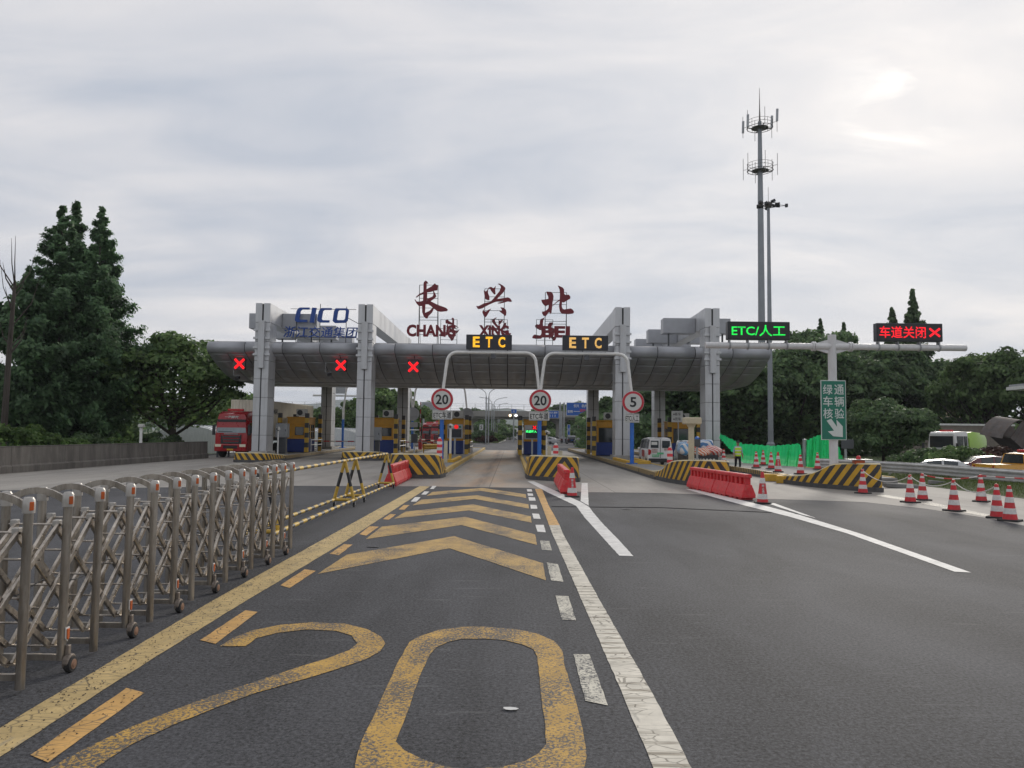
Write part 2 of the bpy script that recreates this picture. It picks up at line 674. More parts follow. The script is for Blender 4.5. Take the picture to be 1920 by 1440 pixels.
def paint_mat(name, c, wear, grain=30, cracks=False, ribs=False):
    """thermoplastic road paint worn through to the asphalt"""
    m, nt, b = nodes_of(name)
    v = coords(nt)
    ng = noise(nt, v, grain, 5, 0.8)
    nl = noise(nt, coords(nt, (1.2, 0.8, 1)), 1.6, 5, 0.6, 0.5)
    k = mathn(nt, 'ADD', mathn(nt, 'MULTIPLY', ng, 0.95), mathn(nt, 'MULTIPLY', nl, 0.35))
    sw_ = N(nt, 'ShaderNodeSeparateXYZ')
    nt.links.new(v, sw_.inputs[0])
    wp = mathn(nt, 'ABSOLUTE', mathn(nt, 'SUBTRACT', mathn(nt, 'ABSOLUTE', mathn(nt, 'ADD', sw_.outputs[0], 1.2)), 0.95))
    k = mathn(nt, 'ADD', k, mathn(nt, 'MULTIPLY', mathn(nt, 'SUBTRACT', 1.0, mathn(nt, 'MULTIPLY', wp, 2.0), True), 0.055))
    worn = rampf(nt, k, 0.84 - wear, 0.90 - wear)
    tone = rampf(nt, noise(nt, v, 3.0, 6, 0.65), 0.3, 0.7, 0.74, 1.14)
    cc = mixc(nt, 1.0, c, tone, 'MULTIPLY')
    if ribs:
        s = N(nt, 'ShaderNodeSeparateXYZ')
        nt.links.new(v, s.inputs[0])
        fr = mathn(nt, 'FRACT', mathn(nt, 'MULTIPLY', mathn(nt, 'ADD', s.outputs[1], 100), 5.6))
        rb = mathn(nt, 'MULTIPLY', mathn(nt, 'LESS_THAN', fr, 0.3), rampf(nt, noise(nt, v, 1.1, 4), 0.42, 0.56, 0.05, 0.75))
        cc = mixc(nt, rb, cc, (0.20, 0.17, 0.12))
    if cracks:
        vo = N(nt, 'ShaderNodeTexVoronoi', feature='DISTANCE_TO_EDGE')
        vo.inputs['Scale'].default_value = 7.5
        nt.links.new(coords(nt, (0.7, 1.5, 1)), vo.inputs[0])
        cr = mathn(nt, 'MULTIPLY', mathn(nt, 'LESS_THAN', vo.outputs['Distance'], 0.035), rampf(nt, noise(nt, v, 2.2, 3), 0.4, 0.55))
        cc = mixc(nt, mathn(nt, 'MULTIPLY', cr, 0.7), cc, (0.10, 0.085, 0.06))
        st = noise(nt, coords(nt, (7, 0.9, 1)), 1.4, 6, 0.65)
        cc = mixc(nt, rampf(nt, st, 0.60, 0.70, 0, 0.55), cc, (0.22, 0.21, 0.19))
    cc = mixc(nt, worn, cc, mixc(nt, 1.0, (0.062, 0.062, 0.065), rampf(nt, ng, 0.3, 0.7, 0.5, 1.5), 'MULTIPLY'))
    nt.links.new(cc, b.inputs['Base Color'])
    b.inputs['Roughness'].default_value = 0.7
    return m


def ground_mat():
    m, nt, b = nodes_of('grassy_soil')
    v = coords(nt)
    n = noise(nt, v, 0.08, 8, 0.65)
    n2 = noise(nt, v, 3.0, 6, 0.65)
    c = mixc(nt, rampf(nt, n, 0.35, 0.65), (0.045, 0.075, 0.022), (0.085, 0.11, 0.04))
    c = mixc(nt, rampf(nt, n2, 0.5, 0.72, 0, 0.6), c, (0.13, 0.105, 0.07))
    nt.links.new(c, b.inputs['Base Color'])
    b.inputs['Roughness'].default_value = 0.95
    return m


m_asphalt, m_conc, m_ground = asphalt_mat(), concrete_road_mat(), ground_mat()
m_kerbstone = M('kerb_concrete', (0.34, 0.33, 0.31), 0.8, var=0.2, scale=3, dirt=0.3, bump=0.2)
GZ = -0.4
struct(MB().sheet([(-3200, -150), (3200, -150), (3200, 4200), (-3200, 4200)], GZ).build('ground', m_ground))

b = MB()
road_poly = [(-26, -10), (18.2, -10), (18.2, 60), (24, 75), (24, 232), (9, 236), (9, 900), (-9, 900), (-9, 236), (-26, 232)]
b.sheet(road_poly, 0.0)
nrp = len(road_poly)
for i in range(nrp):
    p, q = road_poly[i], road_poly[(i + 1) % nrp]
    b.add([(p[0], p[1], 0), (q[0], q[1], 0), (q[0], q[1], GZ - 0.1), (p[0], p[1], GZ - 0.1)], [(0, 1, 2, 3)])
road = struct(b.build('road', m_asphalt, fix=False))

# concrete apron of the toll plaza, front edge traced across the lanes
edge = [(-60, 921), (300, 914), (540, 911), (800, 912), (992, 915), (1015, 918), (1103, 923), (1240, 924.5), (1305, 927), (1415, 935), (1518, 938), (1621, 941.6), (1735, 954), (1857, 972.6), (1920, 986)]
ap = [gp(*e)[:2] for e in edge] + [(13.6, 4), (13.9, -9.5), (18.0, -9.5), (18.0, 60), (18.0, 94), (-24.5, 94), (-24.5, 27)]
struct(MB().sheet(ap, 0.004).build('concrete_apron', m_conc))

MZ = 0.0055
m_py = paint_mat('yellow_line_paint', (0.54, 0.40, 0.18), 0.05, cracks=True)
m_pyc = paint_mat('yellow_chevron_paint', (0.49, 0.315, 0.10), 0.165, 46)
m_pyn = paint_mat('yellow_numeral_paint', (0.51, 0.305, 0.06), 0.20, 40)
m_pyd = paint_mat('yellow_dash_paint', (0.60, 0.35, 0.11), 0.0, cracks=True)
m_pw = paint_mat('white_line_paint', (0.64, 0.60, 0.51), 0.04, cracks=True, ribs=True)
m_pwd = paint_mat('white_dash_paint', (0.58, 0.55, 0.46), 0.20)
m_pwn = paint_mat('fresh_white_paint', (0.70, 0.69, 0.66), 0.0)


def mark(name, pts, m, dz=0.0, holes=()):
    z = MZ + dz

    def rough(P):                               # uneven edges of hand-laid paint
        out = []
        P = [Vector(q) for q in P]
        for i, a in enumerate(P):
            c = P[(i + 1) % len(P)]
            n_ = max(1, min(90, int((c - a).length / .14)))
            for k in range(n_):
                q = a.lerp(c, k / n_)
                s_ = .0045 if k else 0
                out.append((q.x + random.uniform(-s_, s_), q.y + random.uniform(-s_, s_) * 1.5))
        return out
    b = MB().sheet(rough([gp(*p)[:2] for p in pts]), z, [rough([gp(*p)[:2] for p in h]) for h in holes])
    return b.build(name, m, road, fix=False)


mark('lane_line', [(-30, 1384), (400, 1126), (600, 1015), (787, 911.5), (806, 912.5), (640, 1020), (420, 1152), (210, 1284), (-30, 1440)], m_py)
Z6 = lambda L: [(580 + x * .34375, 860 + y * .34375) for x, y in L]
Z5 = lambda L: [(960 + x * .5, 1000 + y * .5) for x, y in L]
Z4 = lambda L: [(x * .5, 1000 + y * .5) for x, y in L]
for q in [[(57, 1417), (237, 1291), (271, 1300), (90, 1431)], [(375, 1201), (460, 1145), (483, 1148), (404, 1208)], [(526, 1098), (571, 1068), (592, 1071), (543, 1103)],
          [(618, 1039), (645, 1020.5), (661, 1021.5), (635, 1041.5)], [(674, 1002), (693, 987), (710, 988), (686.5, 1004.7)], [(718, 973.8), (731, 964), (742.6, 964.8), (729, 974.8)],
          [(747.4, 955.6), (757, 947.3), (768, 947.3), (758, 956)]]:
    mark('lane_dash', q, m_pyd)
for q in [[(770, 940.8), (778, 932.5), (788.6, 932.5), (781, 940.8)], [(789.7, 927.4), (796, 921.5), (805, 922), (798.6, 927.7)], [(806, 917), (811, 911.2), (818.6, 911.6), (813, 917)],
          Z6([(1233, 362), (1278, 362), (1290, 403), (1245, 400)]), Z6([(1215, 300), (1253, 302), (1262, 330), (1224, 328)]), Z6([(1205, 252), (1240, 254), (1244, 274), (1208, 274)]),
          Z6([(1195, 210), (1230, 212), (1235, 230), (1200, 230)]), Z6([(1190, 190), (1218, 191), (1222, 203), (1193, 203)]), Z6([(1186, 167), (1212, 167), (1216, 180), (1190, 180)])]:
    mark('lane_dash', q, m_pwn)
for q in [Z5([(230, 455), (290, 455), (360, 648), (275, 630)]), Z5([(163, 235), (212, 237), (240, 328), (187, 325)]), Z5([(130, 110), (172, 117), (193, 183), (147, 178)]), Z5([(105, 27), (140, 30), (150, 65), (112, 62)])]:
    mark('lane_dash', q, m_pwd)
mark('lane_line', [(1237, 1470), (1160, 1285), (1075, 1090), (1035, 1000), (1029.6, 985), (1049.4, 985), (1055, 1000), (1110, 1100), (1220, 1295), (1312, 1470)], m_pw)
mark('lane_line', [(1029.6, 985), (1016.6, 949.4), (1003, 917), (1016, 917), (1028.6, 947.7), (1049.4, 985)], m_pyd)
for q in [[(45, 630), (205, 525), (790, 424), (1275, 572), (1290, 665), (765, 490)], [(308, 440), (395, 372), (850, 318), (1232, 415), (1242, 472), (830, 363)],
          [(462, 328), (525, 290), (893, 250), (1208, 315), (1213, 350), (870, 283)], [(563, 255), (610, 225), (915, 200), (1195, 250), (1198, 273), (900, 220)],
          [(640, 203), (672, 182), (945, 160), (1180, 195), (1183, 215), (935, 176)]]:
    mark('chevron', Z6(q), m_pyc)
two = [(825, 425), (880, 390), (950, 365), (1050, 345), (1170, 335), (1290, 340), (1380, 362), (1430, 390), (1445, 415), (1425, 445), (1370, 475), (1250, 515), (1100, 560), (960, 600), (800, 660), (650, 720), (500, 790),
       (420, 840), (330, 905), (1040, 905), (1080, 960), (60, 960), (120, 915), (200, 878), (260, 840), (370, 785), (500, 725), (650, 665), (800, 610), (950, 560), (1100, 510), (1230, 470), (1310, 440), (1340, 415), (1320, 385), (1260, 367), (1150, 362), (1040, 375), (960, 395), (920, 425)]
mark('speed_numeral', Z4(two), m_pyn)
Z7 = lambda L: [(520 + x * .302, 1040 + y * .302) for x, y in L]
o_out = [(820, 545), (880, 510), (1000, 470), (1150, 450), (1300, 450), (1480, 465), (1620, 495), (1720, 540), (1770, 600), (1780, 680), (1810, 780), (1850, 900), (1880, 1020), (1905, 1150), (1920, 1260), (1900, 1380), (1790, 1460), (1600, 1510), (1200, 1535), (800, 1510), (580, 1460), (480, 1380),
         (482, 1310), (500, 1230), (550, 1100), (610, 980), (680, 820), (760, 650)]
o_in = [(985, 580), (1060, 545), (1150, 525), (1300, 525), (1420, 535), (1520, 560), (1590, 590), (1615, 640), (1630, 800), (1645, 950), (1665, 1080), (1670, 1180), (1620, 1240), (1540, 1285), (1400, 1322), (1200, 1335), (1050, 1322), (900, 1275), (790, 1220), (735, 1165), (760, 1100), (800, 1000), (850, 850), (900, 720), (950, 620)]
mark('speed_numeral', Z7(o_out), m_pyn, holes=[Z7(o_in)])
mark('lane_line', Z6([(1190, 124), (1225, 124), (1480, 236), (1527, 265), (1545, 290), (1600, 355), (1690, 447), (1768, 533), (1690, 530), (1590, 420), (1500, 320), (1455, 258), (1300, 185)]), m_pwn)
mark('lane_line', Z6([(1485, 134), (1518, 134), (1524, 258), (1480, 233)]), m_pwn, 0.004)
mark('lane_line', [(1285, 917), (1310, 919), (1440, 950), (1500, 966), (1610, 1000), (1821, 1074), (1790, 1072.5), (1587, 1000), (1480, 969), (1400, 949), (1340, 933)], m_pwn)
mark('lane_line', [(1438, 944), (1452, 944), (1530, 972), (1505, 966)], m_pwn, 0.004)
mark('lane_line', [(290, 892), (304, 892), (472, 867), (462, 866)], m_pwd)
mark('lane_line', [(1640, 929), (1660, 928), (1760, 945), (1900, 975), (1880, 976), (1745, 948)], m_pwd, 0.002)

# paving seams
m_tar = M('tar_seam', (.022, .022, .024), .95, var=.2, spec=0)
for q in ([(1034, 949.5), (1240, 951.5), (1500, 963), (1500, 964), (1240, 952.6), (1034, 950.6)],):
    mark('paving_seam', q, m_tar, -.002)

# potholes / dropped scraps on the carriageway
b = MB()
for (px, py, s) in [(957, 1331, .05), (1175, 955, .12), (700, 1026, .1)]:
    c = gp(px, py)
    pts = [(c.x + s * (1 + .5 * random.random()) * math.cos(t), c.y + s * .5 * (1 + .6 * random.random()) * math.sin(t)) for t in np.linspace(0, 6.28, 9)[:-1]]
    b.cur = 0 if px == 957 else 1
    b.sheet(pts, 0.012)
b.build('road_scrap', [m_white, m_black], road, fix=False)

# grit and leaf scraps gathered along the gate and the yellow line
ng_ = 5200
gx_ = GXL = -3.75 + np.abs(rng.normal(0, .55, ng_))
gy_ = rng.uniform(4.2, 20, ng_)
gs_ = rng.uniform(.003, .011, ng_)
ga_ = rng.uniform(0, 6.28, ng_)
gv = np.zeros((ng_, 3, 3))
for k in range(3):
    gv[:, k] = np.stack([gx_ + gs_ * np.cos(ga_ + 2.1 * k), gy_ + gs_ * 1.3 * np.sin(ga_ + 2.1 * k), .0085 + gs_ * .5 * (k == 0)], 1)
me = bpy.data.meshes.new('grit')
me.from_pydata(gv.reshape(-1, 3).tolist(), [], np.arange(3 * ng_).reshape(-1, 3).tolist())
me.materials.append(M('dark_grit', (.035, .03, .026), .9))
o = bpy.data.objects.new('grit', me)
col.objects.link(o)
o['kind'] = 'stuff'
o['label'] = 'dark grit scattered along the yellow line beside the folding gate'

# planted island and lawn beyond the plaza
def lawn(name, pts, z=0.14):
    lo = [(p[0] * 1.0, p[1]) for p in pts]
    k = MB()
    k.prism(lo, -0.05, z, 'xy')
    o = struct(k.build(name, m_kerbstone))
    cx = sum(p[0] for p in lo) / len(lo)
    cy = sum(p[1] for p in lo) / len(lo)
    ins = []
    for p in lo:
        d = Vector((cx - p[0], cy - p[1])).normalized() * 0.35
        ins.append((p[0] + d.x, p[1] + d.y))
    MB().sheet(ins, z + 0.02).build('turf', m_ground, o, fix=False)
    return o


lawn('planted_island', [(-22, 138), (-9.5, 138), (-5.0, 147), (-2.4, 165), (-1.6, 200), (-1.6, 330), (-22, 330)])
lawn('lawn', [(9.6, 205), (12, 190), (40, 188), (40, 330), (9.6, 330)])

# grass verge outside the apron, a low bank that drops to the side road
def verge_z(x, y):
    t = (np.asarray(x) - 18.0) / 6.6
    up = np.clip(t / .24, 0, 1)
    dn = np.clip((t - .38) / .5, 0, 1)
    return 0.01 + .36 * up * up * (3 - 2 * up) - .80 * dn * dn * (3 - 2 * dn) + 0.03 * np.sin(np.asarray(x) * 2.3 + np.asarray(y) * .9) * up * (1 - dn)


b = MB()
gx = np.linspace(-.02, 1, 12)
gy = np.linspace(-8, 70, 50)
vs, fs = [], []
for j, y in enumerate(gy):
    for i, t in enumerate(gx):
        x = 18.15 + t * 6.5
        vs.append((x, y, float(verge_z(x, y))))
for j in range(len(gy) - 1):
    for i in range(len(gx) - 1):
        a = j * 12 + i
        fs.append((a, a + 1, a + 13, a + 12))
b.add(vs, fs)
struct(b.build('grass_verge', m_ground, smooth=True, fix=False))
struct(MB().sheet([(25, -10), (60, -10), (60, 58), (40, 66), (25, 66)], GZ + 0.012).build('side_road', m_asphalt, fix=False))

m_blade, nt, bb = nodes_of('grass_blade')
gi = N(nt, 'ShaderNodeNewGeometry')
nt.links.new(mixc(nt, gi.outputs['Random Per Island'], (0.08, 0.13, 0.03), (0.20, 0.24, 0.08)), bb.inputs['Base Color'])
bb.inputs['Roughness'].default_value = 0.8


def blades(name, n, xr, yr, zf, h0, h1, w=0.012):
    x = rng.uniform(xr[0], xr[1], n)
    y = rng.uniform(yr[0], yr[1], n)
    z = zf(x, y)
    h = rng.uniform(h0, h1, n)
    a = rng.uniform(0, 6.28, n)
    lx, ly = np.cos(a) * w, np.sin(a) * w
    tx, ty = rng.normal(0, 0.3, n) * h, rng.normal(0, 0.3, n) * h
    v = np.zeros((n, 3, 3))
    v[:, 0] = np.stack([x - lx, y - ly, z - 0.02], 1)
    v[:, 1] = np.stack([x + lx, y + ly, z - 0.02], 1)
    v[:, 2] = np.stack([x + tx, y + ty, z + h], 1)
    me = bpy.data.meshes.new(name)
    me.from_pydata(v.reshape(-1, 3).tolist(), [], np.arange(3 * n).reshape(-1, 3).tolist())
    me.materials.append(m_blade)
    o = bpy.data.objects.new(name, me)
    col.objects.link(o)
    o['kind'] = 'stuff'
    o['label'] = 'short green grass growing on the verge beside the guardrail'
    return o


blades('verge_grass', 42000, (18.1, 21.6), (16, 50), verge_z, 0.04, 0.13, 0.012)
o = blades('lawn_grass', 9000, (-18, -2.6), (150, 200), lambda x, y: x * 0 + 0.16, 0.1, 0.35, 0.05)
o['label'] = 'rough green grass on the kerbed island beyond the toll lanes'

# ================================================================ toll islands
m_stripe = stripes('hazard_chevrons', YEL, BLK, 0.60, 'uv', 1.2)
m_stripe_v = stripes('hazard_chevrons_down', YEL, BLK, 0.60, 'uv', -1.2)
m_kerbstripe = stripes('kerb_stripes', (0.40, 0.27, 0.08), (0.045, 0.043, 0.04), 0.30, 'y', 0.25, wear=0.2)
m_kerbyel = M('faded_yellow_kerb', (0.44, 0.30, 0.085), 0.75, var=0.25, scale=3, dirt=0.6, dirtc=(0.22, 0.20, 0.17), bump=0.2)
m_plinth = M('island_plinth', (0.062, 0.064, 0.068), 0.7, var=0.3, dirt=0.35, dirtc=(0.2, 0.18, 0.15))
m_islandtop = M('island_paving', (0.20, 0.20, 0.195), 0.85, var=0.22, scale=2, dirt=0.3)
m_capline = M('bumper_top_paint', (0.55, 0.48, 0.30), 0.6, var=0.15, dirt=0.3)


def bumper(parent, path, apex, mat, th=0.28, zb=0.17):
    """striped crash wall. path: (x, y, height); apex: path fraction of the chevron point"""
    pts = []
    for i in range(len(path) - 1):                      # subdivide
        a, c = Vector(path[i]), Vector(path[i + 1])
        for k in range(4):
            pts.append(a.lerp(c, k / 4))
    pts.append(Vector(path[-1]))
    for _ in range(3):                                  # round the corners
        q = pts[:]
        for i in range(1, len(pts) - 1):
            q[i] = (pts[i - 1] + pts[i] * 2 + pts[i + 1]) / 4
        pts = q
    L = [0]
    for i in range(1, len(pts)):
        L.append(L[-1] + (pts[i].xy - pts[i - 1].xy).length)
    u0 = L[-1] * apex
    nrmv = []
    for i in range(len(pts)):
        d = (pts[min(i + 1, len(pts) - 1)].xy - pts[max(i - 1, 0)].xy).normalized()
        nrmv.append(Vector((-d.y, d.x)))               # towards the inside (path runs left -> right)
    o = ORIGIN[parent.name]
    me = bpy.data.meshes.new('bumper')
    vs, fs, uvs, mi = [], [], [], []

    def ring(i):
        p, n = pts[i], nrmv[i]
        h = p.z
        row = [(p.x, p.y, zb, 0), (p.x + n.x * .03, p.y + n.y * .03, h - 0.05, h), (p.x + n.x * .07, p.y + n.y * .07, h, h + .02),
               (p.x + n.x * th, p.y + n.y * th, h, h + .2), (p.x + n.x * th, p.y + n.y * th, zb, 2)]
        return row
    for i in range(len(pts)):
        for (x, y, z, v) in ring(i):
            vs.append((x - o.x, y - o.y, z - o.z))
            uvs.append((L[i] - u0, z))
    for i in range(len(pts) - 1):
        for k in range(4):
            fs.append((i * 5 + k, (i + 1) * 5 + k, (i + 1) * 5 + k + 1, i * 5 + k + 1))
            mi.append(1 if k in (1, 2) else 0)
    fs.append((0, 1, 2, 3, 4))
    mi.append(0)
    e = (len(pts) - 1) * 5
    fs.append((e + 4, e + 3, e + 2, e + 1, e))
    mi.append(0)
    me.from_pydata(vs, [], fs)
    ul = me.uv_layers.new(name='UVMap')
    for lp in me.loops:
        ul.data[lp.index].uv = uvs[lp.vertex_index]
    me.materials.append(mat)
    me.materials.append(m_capline)
    me.polygons.foreach_set('material_index', mi)
    ob = bpy.data.objects.new('bumper', me)
    col.objects.link(ob)
    ob.parent = parent
    # dark plinth under it, standing a little proud
    b = MB()
    lo = [(p.x - n.x * .05, p.y - n.y * .05) for p, n in zip(pts, nrmv)] + [(p.x + n.x * (th + .02), p.y + n.y * (th + .02)) for p, n in reversed(list(zip(pts, nrmv)))]
    b.prism(lo, 0.0, zb + 0.01, 'xy')
    b.build('plinth', m_plinth, parent)
    return ob


def island(label, path, apex, xl, xr, y0, y1, kmat_l, kmat_r, stripe, xl1=None, xr1=None, h=0.34):
    xl1 = xl if xl1 is None else xl1
    xr1 = xr if xr1 is None else xr1
    e = thing('toll_island', ((xl + xr) / 2, y0, 0), label, 'toll island', 'toll islands between the lanes')
    MB().prism([(xl + .2, y0 - .6), (xr - .2, y0 - .6), (xr1 - .2, y1), (xl1 + .2, y1)], 0.0, h - 0.03, 'xy').build('paving_slab', m_islandtop, e)
    for s, x0, x1, km in ((-1, xl, xl1, kmat_l), (1, xr, xr1, kmat_r)):
        n = 12
        for k in range(n):                      # kerb in separate lengths
            ya, yb = y0 + (y1 - y0) * k / n, y0 + (y1 - y0) * (k + 1) / n - 0.02
            xa, xb = x0 + (x1 - x0) * k / n, x0 + (x1 - x0) * (k + 1) / n
            dj = random.uniform(-.008, .008)
            w = -s * 0.2
            MB().prism([(xa + dj, ya), (xb + dj, yb), (xb + dj + w, yb), (xa + dj + w, ya)], 0.11, h, 'xy').build('kerb', km, e, bevel=0.02)
        MB().prism([(x0 + s * .03, y0), (x1 + s * .03, y1), (x1 - s * .15, y1), (x0 - s * .15, y0)], 0.0, 0.12, 'xy').build('kerb_foot', m_plinth if km is m_kerbstripe else m_kerbstone, e)
    MB().bx(xl1, xr1, y1, y1 + .2, 0, h + .01).build('end_kerb', m_kerbyel, e, bevel=0.03)
    bumper(e, path, apex, stripe)
    return e


IS_A = island('toll island with low striped nose in front of the red truck lane', [(-18.35, 54, .45), (-18.2, 50.6, .62), (-17.9, 50.0, .66), (-16.2, 49.6, .66), (-15.8, 50.0, .64), (-15.75, 54, .4)], .33, -18.3, -15.75, 53.2, 92, m_kerbstripe, m_kerbstripe, m_stripe, -20.2, -17.7)
IS_B = island('toll island with striped nose behind the rolling barrier, second from the left', [(-12.4, 59, .5), (-12.35, 56.0, .62), (-12.1, 55.3, .66), (-9.6, 55.3, .66), (-9.35, 56, .64), (-9.3, 59, .45)], .5, -12.2, -9.3, 57.4, 92, m_kerbstripe, m_kerbstripe, m_stripe_v, -12.2, -9.6)
IS_C = island('toll island left of the open lane with tall chevron bumper', [(-5.8, 38.5, .5), (-5.72, 36.2, 1.08), (-5.5, 35.3, 1.12), (-4.6, 34.85, 1.12), (-3.5, 34.95, 1.12), (-3.18, 35.3, 1.1), (-3.12, 37.5, .42)], .47, -5.75, -3.1, 36.6, 92, m_kerbstripe, m_kerbyel, m_stripe)
IS_D = island('toll island right of the open lane with tall chevron bumper', [(0.72, 38, .42), (0.74, 35.4, 1.1), (0.95, 34.9, 1.12), (1.9, 34.1, 1.12), (2.8, 33.5, 1.12), (3.06, 33.9, 1.1), (3.1, 37.5, .42)], .52, 0.7, 3.1, 36.8, 92, m_kerbyel, m_kerbstripe, m_stripe)
IS_E = island('toll island with cream post and long oblique chevron bumper', [(6.78, 37.5, .36), (6.85, 35.2, .5), (6.92, 34.1, 1.0), (7.65, 31.1, 1.12), (8.2, 30.1, 1.12), (8.6, 30.1, 1.1), (8.78, 31.5, 1.08), (8.8, 36, .5)], .5, 6.75, 8.8, 36.2, 92, m_kerbstripe, m_kerbyel, m_stripe)
IS_G = island('wide toll island carrying the white sign post at right', [(12.1, 35, .36), (12.2, 33.2, .42), (12.55, 31.9, .62), (12.9, 31.2, 1.06), (13.8, 29.5, 1.1), (14.25, 29.5, 1.1), (14.5, 30.6, 1.08), (14.6, 34, .6)], .62, 12.7, 17.2, 34.6, 92, m_kerbstripe, m_kerbyel, m_stripe)
for k, (px, py) in enumerate([(1458, 903), (1484, 907)]):
    c = gp(px, py)
    MB().box((c.x, c.y + .2, .17), (1.15, .5, .34), Matrix.Rotation(R(-18), 3, 'Z')).build('kerb_block', m_yellow, IS_G, bevel=0.03)
# raised yellow inner kerbs around the booths
for isl, x0, x1, y in ((IS_C, -5.4, -3.4, 46), (IS_D, 1.0, 2.8, 46), (IS_E, 7.1, 8.5, 47)):
    b = MB()
    b.bx(x0, x1, y, y + .3, .30, .5)
    b.bx(x0, x0 + .22, y + .3, y + 7, .30, .5)
    b.bx(x1 - .22, x1, y + .3, y + 7, .30, .5)
    b.build('inner_kerb', m_yellow, isl, bevel=0.02)
# ================================================================ canopy
YC, YR = 56.0, 76.0           # front face of the front / rear columns
LIP = 56.7                    # front edge of the roof
XL, XR = yp(388, 640, LIP).x, yp(1445, 650, LIP).x
m_alu = M('aluminium_panel', (0.49, 0.50, 0.515), 0.42, 0.35, 0.12, 0.7, streak=True, dirt=0.45, dirtc=(0.24, 0.23, 0.21))
m_alu2 = M('canopy_panel', (0.345, 0.355, 0.38), 0.45, 0.3, 0.12, 0.5, dirt=0.25, dirtc=(0.2, 0.19, 0.18))
m_seam = M('panel_seam', (0.035, 0.035, 0.037), 0.8, var=0.2)
canopy = thing('toll_canopy', ((XL + XR) / 2, LIP, 0), 'long grey panelled canopy roof with boat shaped underside across the toll lanes', 'canopy')
DEPTH = 20.4


def arc(cy, cz, r, a0, a1, n):
    return [(cy + r * math.cos(R(a0 + (a1 - a0) * k / n)), cz + r * math.sin(R(a0 + (a1 - a0) * k / n))) for k in range(n + 1)]


lip_p = arc(.45, 8.22, .45, 100, 262, 8)
hull_k = [(.42, 7.77), (1.0, 7.50), (1.8, 7.14), (2.8, 6.76), (4.0, 6.43), (5.2, 6.21), (6.4, 6.12)]
hull_p = []
for k in range(25):                       # smooth curve through the key points
    y = .42 + (6.4 - .42) * k / 24
    u = (y - .42) / 5.98
    hull_p.append((y, 6.12 + 1.65 * (1 - u) ** 1.75))
half = lip_p + hull_p
full = half + [(DEPTH - y, z) for y, z in reversed(half)]
core = [(LIP + y + (.05 if y < 10 else -.05), z + (.05 if z < 7.9 else -.03)) for y, z in full]
b = MB()
b.prism(core, XL + .06, XR - .06, 'yz')
b.build('roof_shell', m_seam, canopy)
for x0, x1 in ((XL, XL + .04), (XR - .04, XR)):
    MB().prism([(LIP + y, z) for y, z in full], x0, x1, 'yz').build('end_panel', m_alu2, canopy)
MB().bx(XL + .3, XR - .3, LIP + .6, LIP + DEPTH - .6, 8.6, 8.72).build('roof_deck', m_grey, canopy)


def panel_mesh(pts, w, th=0.03):
    """curved cladding panel: profile points (y,z) swept over width w"""
    n = len(pts)
    b = MB()
    vs = []
    for s in (0, w):
        for y, z in pts:
            vs.append((s, y, z))
        for i, (y, z) in enumerate(pts):
            a, c = pts[max(i - 1, 0)], pts[min(i + 1, n - 1)]
            d = Vector((c[0] - a[0], c[1] - a[1])).normalized()
            vs.append((s, y - d.y * th, z + d.x * th))
    fs = []
    o = 2 * n
    for i in range(n - 1):
        fs += [(i, i + 1, o + i + 1, o + i), (n + i, o + n + i, o + n + i + 1, n + i + 1), (i, n + i, n + i + 1, i + 1), (o + i, o + i + 1, o + n + i + 1, o + n + i)]
    fs += [(0, o, o + n, n), (n - 1, 2 * n - 1, o + 2 * n - 1, o + n - 1)]
    b.add(vs, fs)
    me = bpy.data.meshes.new('panel')
    me.from_pydata(b.v, [], b.f)
    me.materials.append(m_alu2)
    bm = bmesh.new()
    bm.from_mesh(me)
    bmesh.ops.recalc_face_normals(bm, faces=bm.faces[:])
    bm.to_mesh(me)
    bm.free()
    me.polygons.foreach_set('use_smooth', [len(p.vertices) == 4 and abs(p.normal.x) < .5 for p in me.polygons])
    return me


def shrink(p, g=.003):
    p = [Vector(q) for q in p]
    p[0] = p[0] + (p[1] - p[0]).normalized() * g
    p[-1] = p[-1] + (p[-2] - p[-1]).normalized() * g
    return [tuple(q) for q in p]


NC = 30
PW = (XR - XL) / NC
rows = [(lip_p, 2), (hull_p[0:5], 1), (hull_p[4:10], 1), (hull_p[9:17], 1), (hull_p[16:25], 1), ([(6.4, 6.12), (10.2, 6.10)], 1), ([(10.2, 6.10), (14.0, 6.12)], 2)]
for prof, step in rows:
    me = panel_mesh([(y, z) for y, z in shrink(prof)], PW * step - .05)
    for k in range(0, NC, step):
        o = bpy.data.objects.new('panel', me)
        o.location = (XL + PW * k + .025 - canopy.location.x, 0, random.uniform(-.002, .002))
        o.parent = canopy
        col.objects.link(o)

